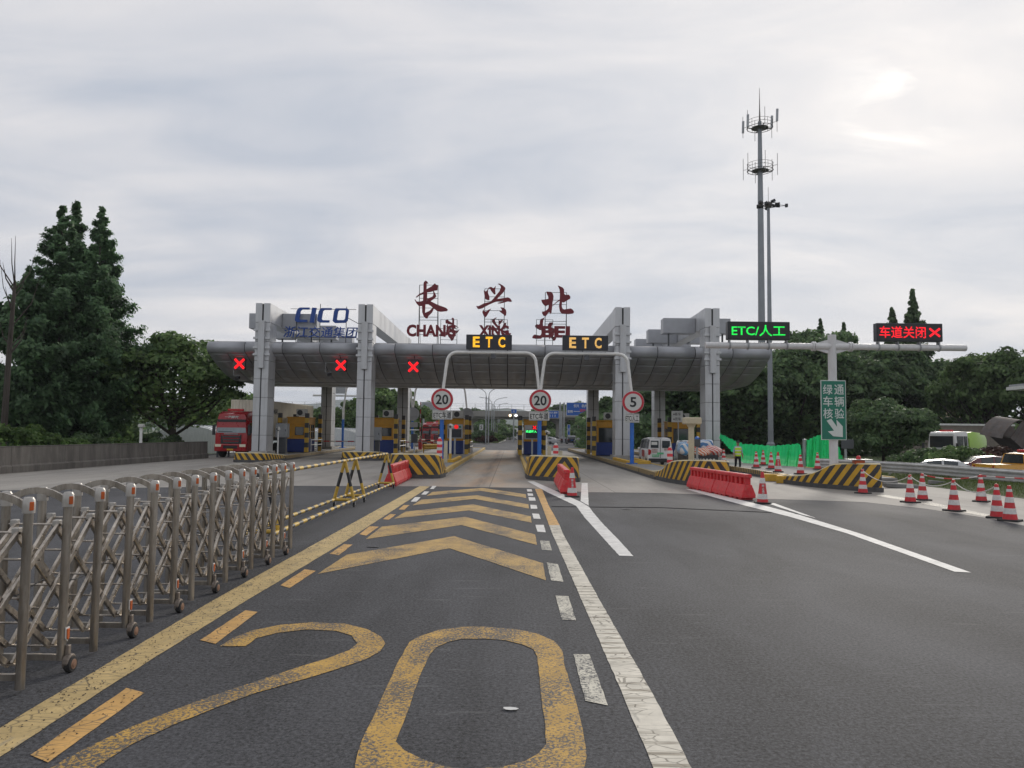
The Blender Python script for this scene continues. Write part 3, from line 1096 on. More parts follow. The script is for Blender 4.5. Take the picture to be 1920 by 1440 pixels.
# ---- columns and the portal beams over the roof
COLX = [yp(489.5, 700, YC).x, yp(683, 700, YC).x, yp(1167.5, 700, YC).x, yp(1336, 700, YC).x]
FRAME_LABEL = ['leftmost grey clad portal frame with column beside the red truck', 'grey clad portal frame left of the red rooftop characters',
               'grey clad portal frame right of the red rooftop characters, behind the 5 sign', 'rightmost grey clad portal frame beside the green netting']
ZT = 11.42
m_conduit = M('dark_conduit', (0.05, 0.05, 0.055), 0.6)
for ci, cx in enumerate(COLX):
    e = thing('portal_frame', (cx, YC, 0), FRAME_LABEL[ci], 'column', 'clad portal frames carrying the canopy')
    b = MB()
    for y0 in (YC, YR):
        b.bx(cx - .48, cx + .48, y0 + .05, y0 + 1.55, 0.3, ZT - .05)
    b.bx(cx - .42, cx + .42, YC + 1.4, YR + .3, 10.1, ZT - .05)
    b.build('core', m_seam, e)
    for y0 in (YC, YR):
        MB().bx(cx - .68, cx + .68, y0 - .15, y0 + 1.75, .2, .58).build('footing', m_kerbstone, e, bevel=.02)
    zs = [.58, 1.75, 3.15, 4.5, 5.85, 7.2, 8.6, 10.0]
    for y0 in (YC, YR):
        for k in range(len(zs) - 1):
            z0, z1 = zs[k], zs[k + 1] - .02
            for s in (-1, 1):
                j = random.uniform(-.004, .004)
                xa, xb = (cx - .53, cx - .035) if s < 0 else (cx + .035, cx + .53)
                MB().bx(xa, xb, y0 + j, y0 + 1.6 + j, z0, z1).build('panel', m_alu, e, bevel=.012)
        for s in (-1, 1):
            xa, xb = (cx - .54, cx - .06) if s < 0 else (cx + .06, cx + .54)
            MB().bx(xa, xb, y0 - .012, y0 + 1.6, 10.0, ZT).build('panel', m_alu, e, bevel=.012)
    # beam cladding
    nb = 10
    ya, yb = YC + 1.62, YR - .02
    for k in range(nb):
        y0, y1 = ya + (yb - ya) * k / nb, ya + (yb - ya) * (k + 1) / nb - .02
        MB().bx(cx - .5, cx + .5, y0, y1, 10.05, ZT).build('beam_panel', m_alu, e, bevel=.012)
    # hanger box on the front face with its clamps
    hb = MB().bx(cx - .22, cx + .22, YC - .30, YC - .005, 6.62, 10.1).build('hanger_box', m_alu, e, bevel=.015)
    for z in (7.55, 8.05, 8.75, 9.35):
        MB().bx(cx - .62, cx - .225, YC - .14, YC - .012, z, z + .16).build('clamp', m_alu, e, bevel=.01)
        MB().bx(cx + .225, cx + .62, YC - .14, YC - .012, z, z + .16).build('clamp', m_alu, e, bevel=.01)
    MB().bx(cx - .03, cx + .03, YC - .03, YC + .06, .6, 6.6).build('conduit', m_conduit, e)

# ---- cross boxes on the outer portals
for ci, side in ((0, 'left'), (3, 'right')):
    cx = COLX[ci]
    xa, xb = (yp(467, 600, YC + 3).x, yp(594, 600, YC + 3).x) if ci == 0 else (yp(1244, 610, YC + 3).x, yp(1370, 610, YC + 3).x)
    for k, yy in enumerate((YC + 3, YC + 9.5, YC + 16.2)):
        pos = ('nearest', 'middle', 'farthest')[k]
        e = thing('rooftop_box', ((xa + xb) / 2, yy, 8.7), pos + ' of three grey rooftop boxes on the ' + side + 'most portal frame', 'rooftop box', 'grey boxes set across the outer portal frames')
        for x0, x1 in ((xa, cx - .52), (cx + .52, xb)):
            MB().bx(x0, x1, yy, yy + 1.1, 9.95, 11.12).build('panel', m_alu2, e, bevel=.02)
        b = MB()
        for x in (xa + .5, xb - .5):
            b.bx(x - .06, x + .06, yy + .5, yy + .62, 8.7, 9.95)
        b.build('leg', m_dkgrey, e)

# ---- rooftop characters
m_sign_red = M('dark_red_sign', (0.15, 0.006, 0.014), 0.5, var=0.15)
m_frame = M('sign_frame_steel', (0.05, 0.055, 0.055), 0.6, 0.3)


def tr(z0x, z0y, s, pts):
    return [(z0x + x * s, z0y + y * s) for x, y in pts]


def strokes(parent, polys, Y, mat, th=.14, name='stroke', holes=None, fn=None):
    for k, poly in enumerate(polys):
        w = [yp(x, y, Y) for x, y in poly]
        b = MB()
        o2 = [(p.x, p.z) for p in w]
        hs = []
        if holes and k in holes:
            hs = [[(q.x, q.z) for q in (yp(x, y, Y) for x, y in holes[k])]]
        if fn:
            o2 = [fn(p) for p in o2]
            hs = [[fn(p) for p in h] for h in hs]
        b.prism(o2, Y + .012 * k, Y + .012 * k + th, 'xz', hs)
        b.build(name, mat, parent)


CHANG = [tr(770, 515, .0625, p) for p in (
    [(385, 260), (400, 215), (455, 175), (500, 210), (527, 255), (480, 258), (478, 420), (495, 530), (490, 720), (440, 900), (430, 1140), (520, 1300), (450, 1310), (390, 1250), (345, 1130), (340, 950), (370, 760), (380, 520)],
    [(440, 470), (500, 420), (640, 340), (720, 255), (770, 300), (815, 310), (800, 460), (700, 475), (600, 510), (480, 525)],
    [(670, 480), (700, 490), (770, 635), (720, 700), (590, 790), (490, 770), (490, 720), (650, 655), (680, 600)],
    [(115, 745), (130, 735), (180, 800), (260, 805), (370, 780), (370, 930), (240, 935), (170, 860)],
    [(155, 662), (240, 585), (380, 512), (380, 572), (260, 612), (165, 680)],
    [(430, 750), (590, 790), (790, 890), (1060, 990), (1115, 1045), (1080, 1085), (900, 1105), (790, 1085), (690, 1010), (600, 930), (520, 880), (430, 880)],
    [(430, 1140), (560, 1080), (670, 970), (690, 1010), (640, 1120), (520, 1240), (500, 1300), (440, 1300)])]
XING = [tr(885, 525, .05556, p) for p in (
    [(395, 350), (470, 385), (520, 330), (560, 260), (610, 232), (660, 235), (720, 275), (770, 240), (805, 190), (785, 300), (795, 470), (750, 480), (690, 420), (640, 350), (600, 275), (560, 300), (540, 350), (540, 430), (590, 560), (590, 660), (545, 675), (450, 640), (420, 520)],
    [(870, 125), (920, 115), (1030, 175), (1110, 240), (1130, 290), (1090, 370), (1010, 460), (900, 570), (850, 630), (830, 720), (740, 750), (560, 830), (340, 950), (230, 975), (180, 955), (140, 870), (220, 880), (400, 785), (620, 730), (720, 630), (840, 480), (930, 370), (975, 240), (950, 170)],
    [(840, 640), (1000, 615), (1210, 580), (1290, 620), (1350, 710), (1300, 730), (1210, 715), (1090, 750), (960, 785), (870, 780), (865, 765), (1040, 728), (1040, 695), (830, 725)],
    [(345, 1080), (380, 980), (410, 1050), (470, 1060), (540, 1010), (640, 960), (570, 1080), (500, 1200), (440, 1260), (390, 1200)],
    [(955, 915), (1060, 930), (1140, 990), (1165, 1080), (1150, 1180), (1110, 1205), (1070, 1160), (990, 1100), (920, 1040), (1000, 1030), (1010, 1000)])]
BEI = [tr(1005, 530, .0486, p) for p in (
    [(410, 340), (590, 355), (650, 420), (680, 520), (670, 640), (640, 760), (630, 900), (620, 1000), (600, 1150), (570, 1210), (510, 1120), (450, 1200), (380, 1290), (290, 1270), (230, 1170), (240, 1110), (310, 1110), (420, 1050), (480, 980), (490, 850), (370, 900), (300, 850), (230, 750), (205, 660), (360, 645), (480, 620), (470, 520), (420, 420)],
    [(845, 105), (900, 125), (1040, 190), (1085, 260), (1090, 430), (1150, 475), (1260, 455), (1330, 530), (1320, 610), (1200, 680), (1080, 755), (1010, 740), (995, 900), (1030, 1010), (1100, 1030), (1340, 990), (1420, 1040), (1475, 1130), (1430, 1185), (1250, 1205), (1000, 1190), (920, 1090), (890, 900), (915, 700), (925, 400), (910, 240)],
    [(630, 890), (780, 740), (915, 640), (915, 690), (800, 760), (640, 905)])]
YS = 58.2


def rack(parent, x0, x1, z0, z1, Y, rungs, dback=.7):
    b = MB()
    for x in (x0, x1):
        b.tube([(x, Y, z0), (x, Y, z1)], .028, 5)
        b.tube([(x, Y + dback, z0), (x, Y + .04, z0 + (z1 - z0) * .75)], .022, 5)
    for t in rungs:
        z = z0 + (z1 - z0) * t
        b.tube([(x0, Y, z), (x1, Y, z)], .02, 5)
    b.build('rack', m_frame, parent)


for nm, polys, (xa, xb, yt), lab, roman, (rx, ry, rw, rh) in (
        ('chang', CHANG, (786, 821, 533), 'tall dark red brush character 长 with CHANG on the canopy roof', 'CHANG', (808.5, 620, 93, 23)),
        ('xing', XING, (909, 946, 540), 'tall dark red brush character 兴 with XING on the canopy roof', 'XING', (926, 620, 57, 21)),
        ('bei', BEI, (1023, 1063, 547), 'tall dark red brush character 北 with BEI on the canopy roof', 'BEI', (1042, 622, 54, 22))):
    base = yp((xa + xb) / 2, 640, YS)
    e = thing('rooftop_character', (base.x, YS, 8.7), lab, 'sign letter', 'front row of rooftop sign characters')
    strokes(e, polys, YS, m_sign_red)
    t0, t1 = yp(xa, yt, YS), yp(xb, yt, YS)
    rack(e, t0.x, t1.x, 8.7, t0.z, YS + .30, (.18, .42, .47, .62, .78, .86, 1.0), 1.1)
    c = yp(rx, ry, YS)
    s = YS / FPX
    lettering(roman, (c.x, YS, c.z), rw * s, rh * s, m_sign_red, e, .12, .045, name='roman_lettering')

# the same three characters facing away at the rear edge, seen from behind
YB = 75.0
for polys, cx, cy, w, lab in ((CHANG, 842, 617, 43, 'small mirrored rear character overlapping the end of CHANG, leftmost of the rear row'), (XING, 936, 617, 42, 'small mirrored rear character behind XING, middle of the rear row'), (BEI, 1021, 617, 46, 'small mirrored rear character behind BEI, rightmost of the rear row')):
    pts = [yp(x, y, YS) for p in polys for x, y in p]
    x0, x1 = min(p.x for p in pts), max(p.x for p in pts)
    z0, z1 = min(p.z for p in pts), max(p.z for p in pts)
    c = yp(cx, cy, YB)
    k = (44 * YB / FPX) / (z1 - z0)
    fn = lambda p, c=c, k=k, x0=x0, x1=x1, z0=z0, z1=z1: (c.x - (p[0] - (x0 + x1) / 2) * k, c.z + (p[1] - (z0 + z1) / 2) * k)
    e = thing('rooftop_character', (c.x, YB, 8.7), lab, 'sign letter', 'rear row of rooftop sign characters')
    strokes(e, polys, YS, m_sign_red, .14, fn=fn)
    for ch in e.children:
        ch.location.y += YB - YS
    rack(e, c.x - .8, c.x + .8, 8.7, c.z + .9, YB - .25, (.3, .55, .8, 1.0), .6)

# blue company lettering on a frame between the two left columns
m_sign_blue = M('blue_sign', (0.005, 0.050, 0.26), 0.45, var=0.1)
YL = 58.6
c = yp(600, 640, YL)
e = thing('rooftop_lettering', (c.x, YL, 8.7), 'blue CICO letters above blue characters 浙江交通集团 on the canopy roof', 'sign')
TI = lambda L: tr(520, 565, .08333, L)
strokes(e, [TI([(725, 138), (722, 182), (560, 182), (524, 215), (492, 395), (520, 412), (672, 412), (665, 468), (440, 468), (395, 432), (398, 380), (430, 220), (470, 155), (510, 138)]),
            TI([(780, 140), (880, 145), (820, 478), (722, 475)]),
            TI([(1222, 150), (1217, 190), (1060, 190), (1025, 215), (995, 390), (1020, 422), (1172, 425), (1165, 475), (950, 475), (895, 440), (895, 370), (930, 220), (980, 152), (1010, 148)]),
            TI([(1310, 152), (1570, 155), (1610, 200), (1580, 430), (1530, 480), (1290, 485), (1240, 440), (1270, 220)])], YL, m_sign_blue, .12, 'letter',
        {3: TI([(1390, 195), (1520, 195), (1540, 215), (1520, 390), (1495, 420), (1350, 420), (1335, 395), (1365, 220)])})
c = yp(601, 622.5, YL)
s = YL / FPX
lettering('浙江交通集团', (c.x, YL, c.z), 140 * s, 21 * s, m_sign_blue, e, .1, .008, .12, name='characters')
b = MB()
for px, py0 in ((556, 600), (601, 570), (650, 575)):
    t = yp(px, py0, YL + .25)
    b.tube([(t.x, YL + .25, 8.7), (t.x, YL + .25, t.z)], .03, 5)
for py in (579, 632):
    p, q = yp(545, py, YL + .22), yp(668, py, YL + .22)
    b.tube([(p.x, YL + .22, p.z), (q.x, YL + .22, p.z)], .022, 5)
p, q = yp(652, 596, YL + .3), yp(676, 609, YL + .3)
b.tube([p, q], .025, 5)
b.build('rack', m_frame, e)

# ---- red cross lane signals under the roof edge
m_redled = EM('red_led', (1.0, 0.003, 0.008), 1.1)
m_unlit = M('unlit_red_lens', (0.06, 0.022, 0.028), 0.4)
for px, py, lab in ((449, 682, 'red cross lane signal at the left end of the canopy'), (639, 685, 'red cross lane signal between the two left columns'), (775, 688, 'red cross lane signal right of the CHANG portal column')):
    Y = LIP + .9
    c = yp(px, py, Y)
    e = thing('lane_signal', (c.x, Y, c.z), lab, 'lane signal', 'red cross signals hung under the canopy')
    MB().bx(c.x - .42, c.x + .42, Y + .02, Y + .3, c.z - .45, c.z + 1.15).build('housing', m_dkgrey, e, bevel=.03)
    MB().bx(c.x - .36, c.x + .36, Y - .005, Y + .015, c.z + .42, c.z + 1.08).build('unlit_lens', m_unlit, e)
    b = MB()
    for a in (45, -45):
        b.box((c.x, Y - .02 - (.012 if a > 0 else 0), c.z), (.98, .05, .17), Matrix.Rotation(R(a), 3, 'Y'))
    b.build('cross', m_redled, e)

# cameras on drop rods
for px, yt, yb_, lab in ((438, 660, 704, 'small camera on a drop rod at the left canopy end'), (610, 662, 698, 'small camera on a drop rod between the two left columns')):
    Y = LIP + 1.6
    t, q = yp(px, yt, Y), yp(px, yb_, Y)
    e = thing('drop_camera', (q.x, Y, q.z), lab, 'camera', 'cameras hung from the canopy')
    b = MB()
    b.tube([(q.x, Y, t.z + .6), (q.x, Y, q.z)], .03, 6)
    b.tube([(q.x, Y, q.z), (q.x + .5, Y, q.z)], .025, 6)
    b.build('rod', m_grey, e)
    MB().box((q.x + .35, Y - .1, q.z - .18), (.22, .5, .2), Matrix.Rotation(R(12), 3, 'X')).build('camera_body', m_black, e, bevel=.02)
# ================================================================ sign portals over the lanes (front and rear)
def portal(label, Y, pxs, ztop, signs=True, zb=.34):
    xs = [yp(p, 760, Y).x for p in pxs]
    e = thing('sign_portal', (xs[1], Y, 0), label, 'sign portal')
    for i, x in enumerate(xs):
        MB().tube([(x, Y, zb), (x, Y, 3.35)], .125, 12).build('blue_post', m_blue, e, smooth='auto')
        MB().tube([(x, Y, 3.35), (x, Y, 4.6)], .12, 12).build('white_post', m_white, e, smooth='auto')
        MB().bx(x - .3, x + .3, Y - .3, Y + .3, zb - .02, zb + .03).build('base_plate', m_blue, e)
    for i in range(len(xs) - 1):
        xa, xb = xs[i] + .02, xs[i + 1] - .02
        p = [(xa, Y, 4.5), (xa + .18, Y, ztop - 1.0)]
        for k in range(7):
            t = R(180 - 90 * k / 6)
            p.append((xa + .85 + .62 * math.cos(t), Y, ztop - .65 + .65 * math.sin(t)))
        p2 = [(xb - (q[0] - xa), q[1], q[2]) for q in reversed(p)]
        MB().tube(p + p2, .095, 10).build('arch_pipe', m_white, e, smooth='auto')
    return e, xs


YP = 47.0
ZP = yp(920, 661, YP).z
portal_f, PX = portal('white arched pipe portal with blue post bases over the two open lanes', YP, (829, 1012, 1185), ZP)
m_amber = EM('amber_led', (1.0, 0.50, 0.02), .85, True)
m_signface = M('sign_white_face', (0.55, 0.555, 0.53), 0.4, var=0.05, dirt=.1)
m_signred = M('sign_red_ring', (0.46, 0.018, 0.035), 0.4, var=0.08)
m_ink = M('sign_black_ink', (0.014, 0.014, 0.016), 0.5)
for i, (px, lab) in enumerate(((917, 'ETC lettered lane board with bright amber letters on the left arch'), (1097.5, 'ETC lettered lane board with paler letters on the right arch'))):
    c = yp(px, 641.5 + 1.6 * i, YP - .1)
    w, h = 86 * YP / FPX, 28 * YP / FPX
    e = thing('lane_board', (c.x, YP, c.z - h / 2), lab, 'LED sign', 'ETC boards on the sign portal')
    MB().bx(c.x - w / 2, c.x + w / 2, YP - .14, YP + .12, c.z - h / 2, c.z + h / 2).build('cabinet', m_led, e, bevel=.02)
    b = MB()
    for t in (-.95, -.35, .3, .95):
        b.bx(c.x + t * 1.3 - .03, c.x + t * 1.3 + .03, YP - .06, YP + .06, c.z - h / 2 - .14, c.z - h / 2)
    b.build('bracket', m_grey, e)
    for k, ch in enumerate('ETC'):
        lettering(ch, (c.x - .78 + .78 * k, YP - .16, c.z), .42, .66, m_amber if i == 0 else EM('amber_led_pale', (1.0, 0.58, 0.16), .55, True), e, .012, .03, name='letter')
for px, py, lab in ((925, 668, 'small dark camera box hung from the left arch'), (1100, 671, 'small dark camera box hung from the right arch')):
    c = yp(px, py, YP)
    e = thing('lane_sensor', (c.x, YP, c.z), lab, 'camera', 'sensors hung from the sign portal')
    MB().bx(c.x - .14, c.x + .14, YP - .12, YP + .12, c.z - .16, c.z + .14).build('box', m_dkgrey, e, bevel=.015)
    MB().tube([(c.x, YP, c.z + .14), (c.x, YP, c.z + .36)], .03, 6).build('hanger', m_grey, e)


def speed_sign(px, py, txt, sub, subc, lab, sub_lab, subw, subh):
    Y = YP - .2
    c = yp(px, py, Y)
    r = 20.3 * Y / FPX
    e = thing('speed_limit_sign', (c.x, Y, c.z - r), lab, 'traffic sign', 'round speed limit signs')
    MB().lathe([(r, 0), (r, .04), (r * .8, .045), (0, .045)], (c.x, Y, c.z), 'y', 40).build('ring', m_signred, e)
    MB().lathe([(r * 1.03, -.02), (r * 1.03, -.003)], (c.x, Y, c.z), 'y', 40).build('rim', m_white, e)
    MB().lathe([(r * .79, .046), (r * .79, .052), (0, .052)], (c.x, Y, c.z), 'y', 40).build('face', m_signface, e)
    lettering(txt, (c.x, Y - .062, c.z), (.62 if len(txt) == 1 else 1.22) * r * .95, r * .92, m_ink, e, .006, .022, name='numeral')
    c2 = yp(subc[0], subc[1], Y)
    w, h = subw * Y / FPX, subh * Y / FPX
    e2 = thing('lane_plate', (c2.x, Y, c2.z - h / 2), sub_lab, 'traffic sign', 'white plates under the speed signs')
    MB().bx(c2.x - w / 2, c2.x + w / 2, Y - .02, Y + .02, c2.z - h / 2, c2.z + h / 2).build('plate', m_signface, e2)
    b = MB()
    for z0, z1, x0, x1 in ((h / 2 - .05, h / 2 - .03, -w / 2 + .03, w / 2 - .03), (-h / 2 + .03, -h / 2 + .05, -w / 2 + .03, w / 2 - .03)):
        b.bx(c2.x + x0, c2.x + x1, Y - .026, Y - .021, c2.z + z0, c2.z + z1)
    b.build('border', m_ink, e2)
    lettering(sub, (c2.x, Y - .03, c2.z), w * .90, h * .72, m_ink, e2, .006, .016)


speed_sign(829, 749, '20', 'ETC车道', (829.5, 778), 'round 20 speed limit sign on the left portal post', 'white ETC车道 plate under the left 20 sign', 37, 17)
speed_sign(1013, 751, '20', 'ETC车道', (1011, 780), 'round 20 speed limit sign on the middle portal post', 'white ETC车道 plate under the middle 20 sign', 38, 17)
speed_sign(1187, 754, '5', 'ETC/人工', (1185, 784), 'round 5 speed limit sign on the right portal post', 'white ETC/人工 plate under the round 5 sign', 27, 17)

# rear portal behind the booths, with the grey backs of its signs
YP2 = 82.0
rear_p, PX2 = portal('white arched pipe portal behind the left booths', YP2, (644, 774, 876), yp(825, 723, YP2).z)
for x, lab in ((PX2[1], 'grey back of a round sign behind the second booth'), (PX2[2], 'grey back of a round sign behind the booth left of the open lane')):
    e = thing('round_sign', (x, YP2, 3.2), lab, 'traffic sign', 'sign backs on the rear portal')
    MB().lathe([(.72, 0), (.72, .04), (0, .045)], (x, YP2 - .14, 4.0), 'y', 32).build('disc', m_gal, e)
    MB().bx(x - .6, x + .6, YP2 - .18, YP2 - .14, 2.6, 3.15).build('plate_back', m_gal, e)
    b = MB()
    for z in (3.7, 4.3):
        b.bx(x - .6, x + .6, YP2 - .22, YP2 - .185, z, z + .06)
    b.build('rail', m_grey, e)

# ================================================================ T-shaped gantry on the right island
YG = 31.6
c = yp(1560, 650, YG)
m_polewhite = M('white_pole', (0.60, 0.60, 0.60), 0.4, var=0.07, streak=True, dirt=.15)
gx, gz = c.x, c.z
g = thing('sign_gantry', (gx, YG, .3), 'white T shaped sign gantry standing on the right striped island', 'gantry')
pr = 8 * YG / FPX
MB().tube([(gx, YG, .3), (gx, YG, yp(1560, 628, YG).z)], pr, 20, pr * .95).build('pole', m_polewhite, g, smooth='auto')
xa, xb = yp(1322, 645, YG).x, yp(1810, 645, YG).x
MB().tube([(xa, YG - .02, gz), (gx - .6, YG - .02, gz)], .13, 14).build('arm', m_polewhite, g, smooth='auto')
MB().tube([(gx + .6, YG - .02, gz), (xb, YG - .02, gz)], .13, 14).build('arm', m_polewhite, g, smooth='auto')
b = MB()
b.prism([(gx - .95, gz - .05), (gx - .2, gz - .28), (gx + .2, gz - .28), (gx + .95, gz - .05), (gx + .95, gz + .05), (gx + .2, gz + .28), (gx - .2, gz + .28), (gx - .95, gz + .05)], YG - .05, YG + .05, 'xz')
b.tube([(gx - .95, YG - .02, gz), (gx + .95, YG - .02, gz)], .135, 14)
b.build('joint', m_polewhite, g)
b = MB()
for s in (-1, 1):
    for dx in (.72, .8):
        b.tube([(gx + s * dx - .035, YG - .02, gz), (gx + s * dx + .02, YG - .02, gz)], .2, 14)
b.build('flange', m_polewhite, g)
MB().lathe([(.42, .32), (.42, .36), (.0, .37)], (gx, YG, 0), 'z', 20).build('base_plate', m_gal, g)
m_greenled = EM('green_led', (0.01, 1.0, 0.10), .75, True)
m_redled2 = EM('red_led_text', (1.0, 0.008, 0.02), .95, True)
for px, py, w, lab, gtxt in ((1420.5, 618, 117, 'LED board with green ETC/人工 text on the gantry arm', 'g'), (1702, 622.5, 124, 'LED board with red 车道关闭 text and cross on the gantry arm', 'r')):
    c = yp(px, py, YG)
    w = w * YG / FPX
    h = 34 * YG / FPX
    zb = gz + .24
    cz = zb + h / 2
    e = thing('led_board', (c.x, YG, zb), lab, 'LED sign', 'LED boards on the right gantry')
    MB().bx(c.x - w / 2, c.x + w / 2, YG - .16, YG + .16, zb, zb + h).build('cabinet', m_led, e, bevel=.015)
    MB().bx(c.x - w / 2 + .04, c.x + w / 2 - .04, YG - .168, YG - .164, zb + .04, zb + h - .04).build('screen', m_black, e)
    for t in (-.92, -.33, .33, .92):
        b = MB()
        b.bx(c.x + t * w / 2 - .03, c.x + t * w / 2 + .03, YG - .1, YG + .1, zb - .12, zb + .0)
        b.tube([(c.x + t * w / 2 - .03, YG - .02, gz), (c.x + t * w / 2 + .03, YG - .02, gz)], .165, 12)
        b.build('clamp', m_grey, e)
    if gtxt == 'g':
        lettering('ETC/人工', (c.x - .02, YG - .176, cz), w * .86, h * .62, m_greenled, e, .004, .012)
    else:
        lettering('车道关闭', (c.x - .30, YG - .176, cz), w * .70, h * .66, m_redled2, e, .004, .008)
        b = MB()
        for k, a in enumerate((38, -38)):
            b.box((c.x + w * .375, YG - .176 - .004 * k, cz), (w * .2, .004, .085), Matrix.Rotation(R(a), 3, 'Y'))
        b.build('cross', m_redled2, e)

# tall green direction sign on the gantry pole
m_sgreen = M('green_sign_face', (0.008, 0.155, 0.10), 0.4, var=0.08, dirt=.08)
m_swhite = M('white_sign_lettering', (0.55, 0.60, 0.57), 0.4, var=0.05)
c = yp(1563, 769, YG - .25)
YS2 = YG - .25
s = YS2 / FPX
w, h = 47.5 * s, 112 * s
e = thing('green_direction_sign', (c.x, YS2, c.z - h / 2), 'tall green sign reading 绿通车辆核验 with white arrow on the gantry pole', 'road sign')
MB().bx(c.x - w / 2, c.x + w / 2, YS2, YS2 + .03, c.z - h / 2, c.z + h / 2).build('border', m_swhite, e, bevel=.012)
MB().bx(c.x - w / 2 + .03, c.x + w / 2 - .03, YS2 - .006, YS2 - .002, c.z - h / 2 + .03, c.z + h / 2 - .03).build('panel', m_sgreen, e)
for k, tx in enumerate(('绿通', '车辆', '核验')):
    for q, ch in enumerate(tx):
        lettering(ch, (c.x + (-.225 + .45 * q) * w, YS2 - .014, c.z + h * (.345 - .2 * k)), w * .38, w * .40, m_swhite, e, .004, .010, name='character')
ar = [(-.30, .36), (-.12, .44), (.16, .06), (.12, .34), (.38, -.02), (.36, -.42), (-.06, -.36), (-.26, -.16), (.0, -.12)]
ar = [(-.33, .40), (-.12, .50), (.14, .09), (.12, .46), (.40, .12), (.40, -.42), (-.04, -.38), (-.28, -.14), (.0, -.10)]
MB().prism([(c.x + x * w * .86, c.z - h * .31 + y * w * .78) for x, y in ar], YS2 - .014, YS2 - .008, 'xz').build('arrow', m_swhite, e)
b = MB()
for z in (c.z - h * .3, c.z + h * .3):
    b.bx(c.x - w * .3, c.x + w * .3, YS2 + .03, YS2 + .09, z - .03, z + .03)
b.build('bracket', m_gal, e)

# ================================================================ booths
m_booth_y = M('booth_yellow', (0.56, 0.27, 0.012), 0.5, var=0.14, scale=1.5, dirt=.25, dirtc=(.28, .16, .05))
m_booth_o = M('booth_orange_fascia', (0.52, 0.22, 0.03), 0.45, var=0.1, dirt=.15)
m_post = stripes('guard_post_bands', (0.52, 0.32, 0.03), BLK, .80, 'z', 0, wear=.1)
m_acwhite = M('air_conditioner_white', (0.5, 0.5, 0.47), 0.5, var=0.1, dirt=.2)
m_winframe = M('window_frame', (0.36, 0.35, 0.32), 0.5, .3, .1)


def booth(label, cx, y0, w=1.55, d=3.0, zb=.34, top=3.25, ac=True, panel=None, front_window=False):
    e = thing('toll_booth', (cx, y0, zb), label, 'toll booth', 'toll booths on the islands')
    x0, x1 = cx - w / 2, cx + w / 2
    MB().bx(x0, x1, y0, y0 + d, zb, 1.42).build('lower_wall', m_navy, e, bevel=.02)
    # upper wall as corner posts and wall panels round the windows
    MB().bx(x0, x1, y0, y0 + d, 2.62, top - .1).build('fascia', m_booth_y, e, bevel=.03)
    MB().bx(x0 - .06, x1 + .06, y0 - .08, y0 + d + .08, top - .1, top).build('roof', m_booth_y, e, bevel=.03)
    wall_p = [(xx, xx + .16, yy, yy + .16, 1.42, 2.62) for xx in (x0, x1 - .16) for yy in (y0, y0 + d - .16, y0 + d * .5 - .08)]
    if not front_window:
        wall_p += [(x0 + .16, x0 + w * .42, y0 + .01, y0 + .12, 1.42, 2.62), (x0 + w * .42, x1 - .16, y0 + .01, y0 + .12, 1.42, 1.72), (x0 + w * .42, x1 - .16, y0 + .01, y0 + .12, 2.42, 2.62)]
    wall_p.append((x0 + .16, x1 - .16, y0 + d - .12, y0 + d - .01, 1.42, 2.62))
    for q in wall_p:
        MB().bx(*q).build('wall_panel', m_booth_y, e)
    fx0 = x0 + .16 if front_window else x0 + w * .42
    z0, z1 = (1.42, 2.62) if front_window else (1.72, 2.42)
    wd = MB().bx(fx0 + .03, x1 - .19, y0 + .05, y0 + .07, z0 + .03, z1 - .03).build('window', m_glass, e)
    fr = MB()
    for xx in (fx0, x1 - .19):
        fr.bx(xx, xx + .03, y0 + .003, y0 + .09, z0, z1)
    fr.bx(fx0 + .03, x1 - .19, y0 + .003, y0 + .09, z1 - .03, z1)
    fr.bx(fx0 + .03, x1 - .19, y0 + .003, y0 + .09, z0, z0 + .03)
    fr.build('frame', m_black, wd, local=False).location = -Vector((0, 0, 0))
    for ch in wd.children:                     # sub-part keeps the thing's origin
        ch.location = -ORIGIN[e.name]
    for xx in (x0 + .02, x1 - .04):
        for ya, yb in ((y0 + .2, y0 + d * .5 - .12), (y0 + d * .5 + .12, y0 + d - .2)):
            MB().bx(xx, xx + .02, ya, yb, 1.45, 2.6).build('window', m_glass, e)
            b = MB()
            for yy in (ya, yb - .04, (ya + yb) / 2 - .02):
                b.bx(xx - .015, xx + .035, yy, yy + .04, 1.43, 2.61)
            b.bx(xx - .012, xx + .032, ya + .04, yb - .04, 2.02, 2.07)
            b.build('window_frame', m_winframe, e)
    b = MB()
    for xx in (x0 - .33, x1 + .33):
        b2 = MB()
        for yy in (y0 - .9, y0 + d + .5):
            MB().bx(xx - .15, xx + .15, yy - .15, yy + .15, zb, top + .28).build('guard_post', m_post, e, bevel=.01)
    if ac:
        a = MB().bx(cx - .15, cx + .72, y0 + .35, y0 + .75, top + .06, top + .66).build('air_conditioner', m_acwhite, e, bevel=.02)
        MB().lathe([(.23, 0), (.23, .015), (.2, .02), (0, .02)], (cx + .16, y0 + .345, top + .36), 'y', 20).build('fan', m_black, e)
        b = MB()
        b.bx(cx - .1, cx - .04, y0 + .3, y0 + .8, top, top + .06)
        b.bx(cx + .6, cx + .66, y0 + .3, y0 + .8, top, top + .06)
        b.build('air_conditioner_foot', m_dkgrey, e)
    b = MB()
    for xx in (x1 + .62, ):
        for z in (.95, 1.35):
            b.tube([(xx, y0 - .6, z), (xx, y0 + d, z)], .035, 6)
        for yy in (y0 - .55, y0 + d * .5, y0 + d - .05):
            b.tube([(xx, yy, zb), (xx, yy, 1.37)], .03, 6)
    b.build('handrail', m_white, e)
    return e


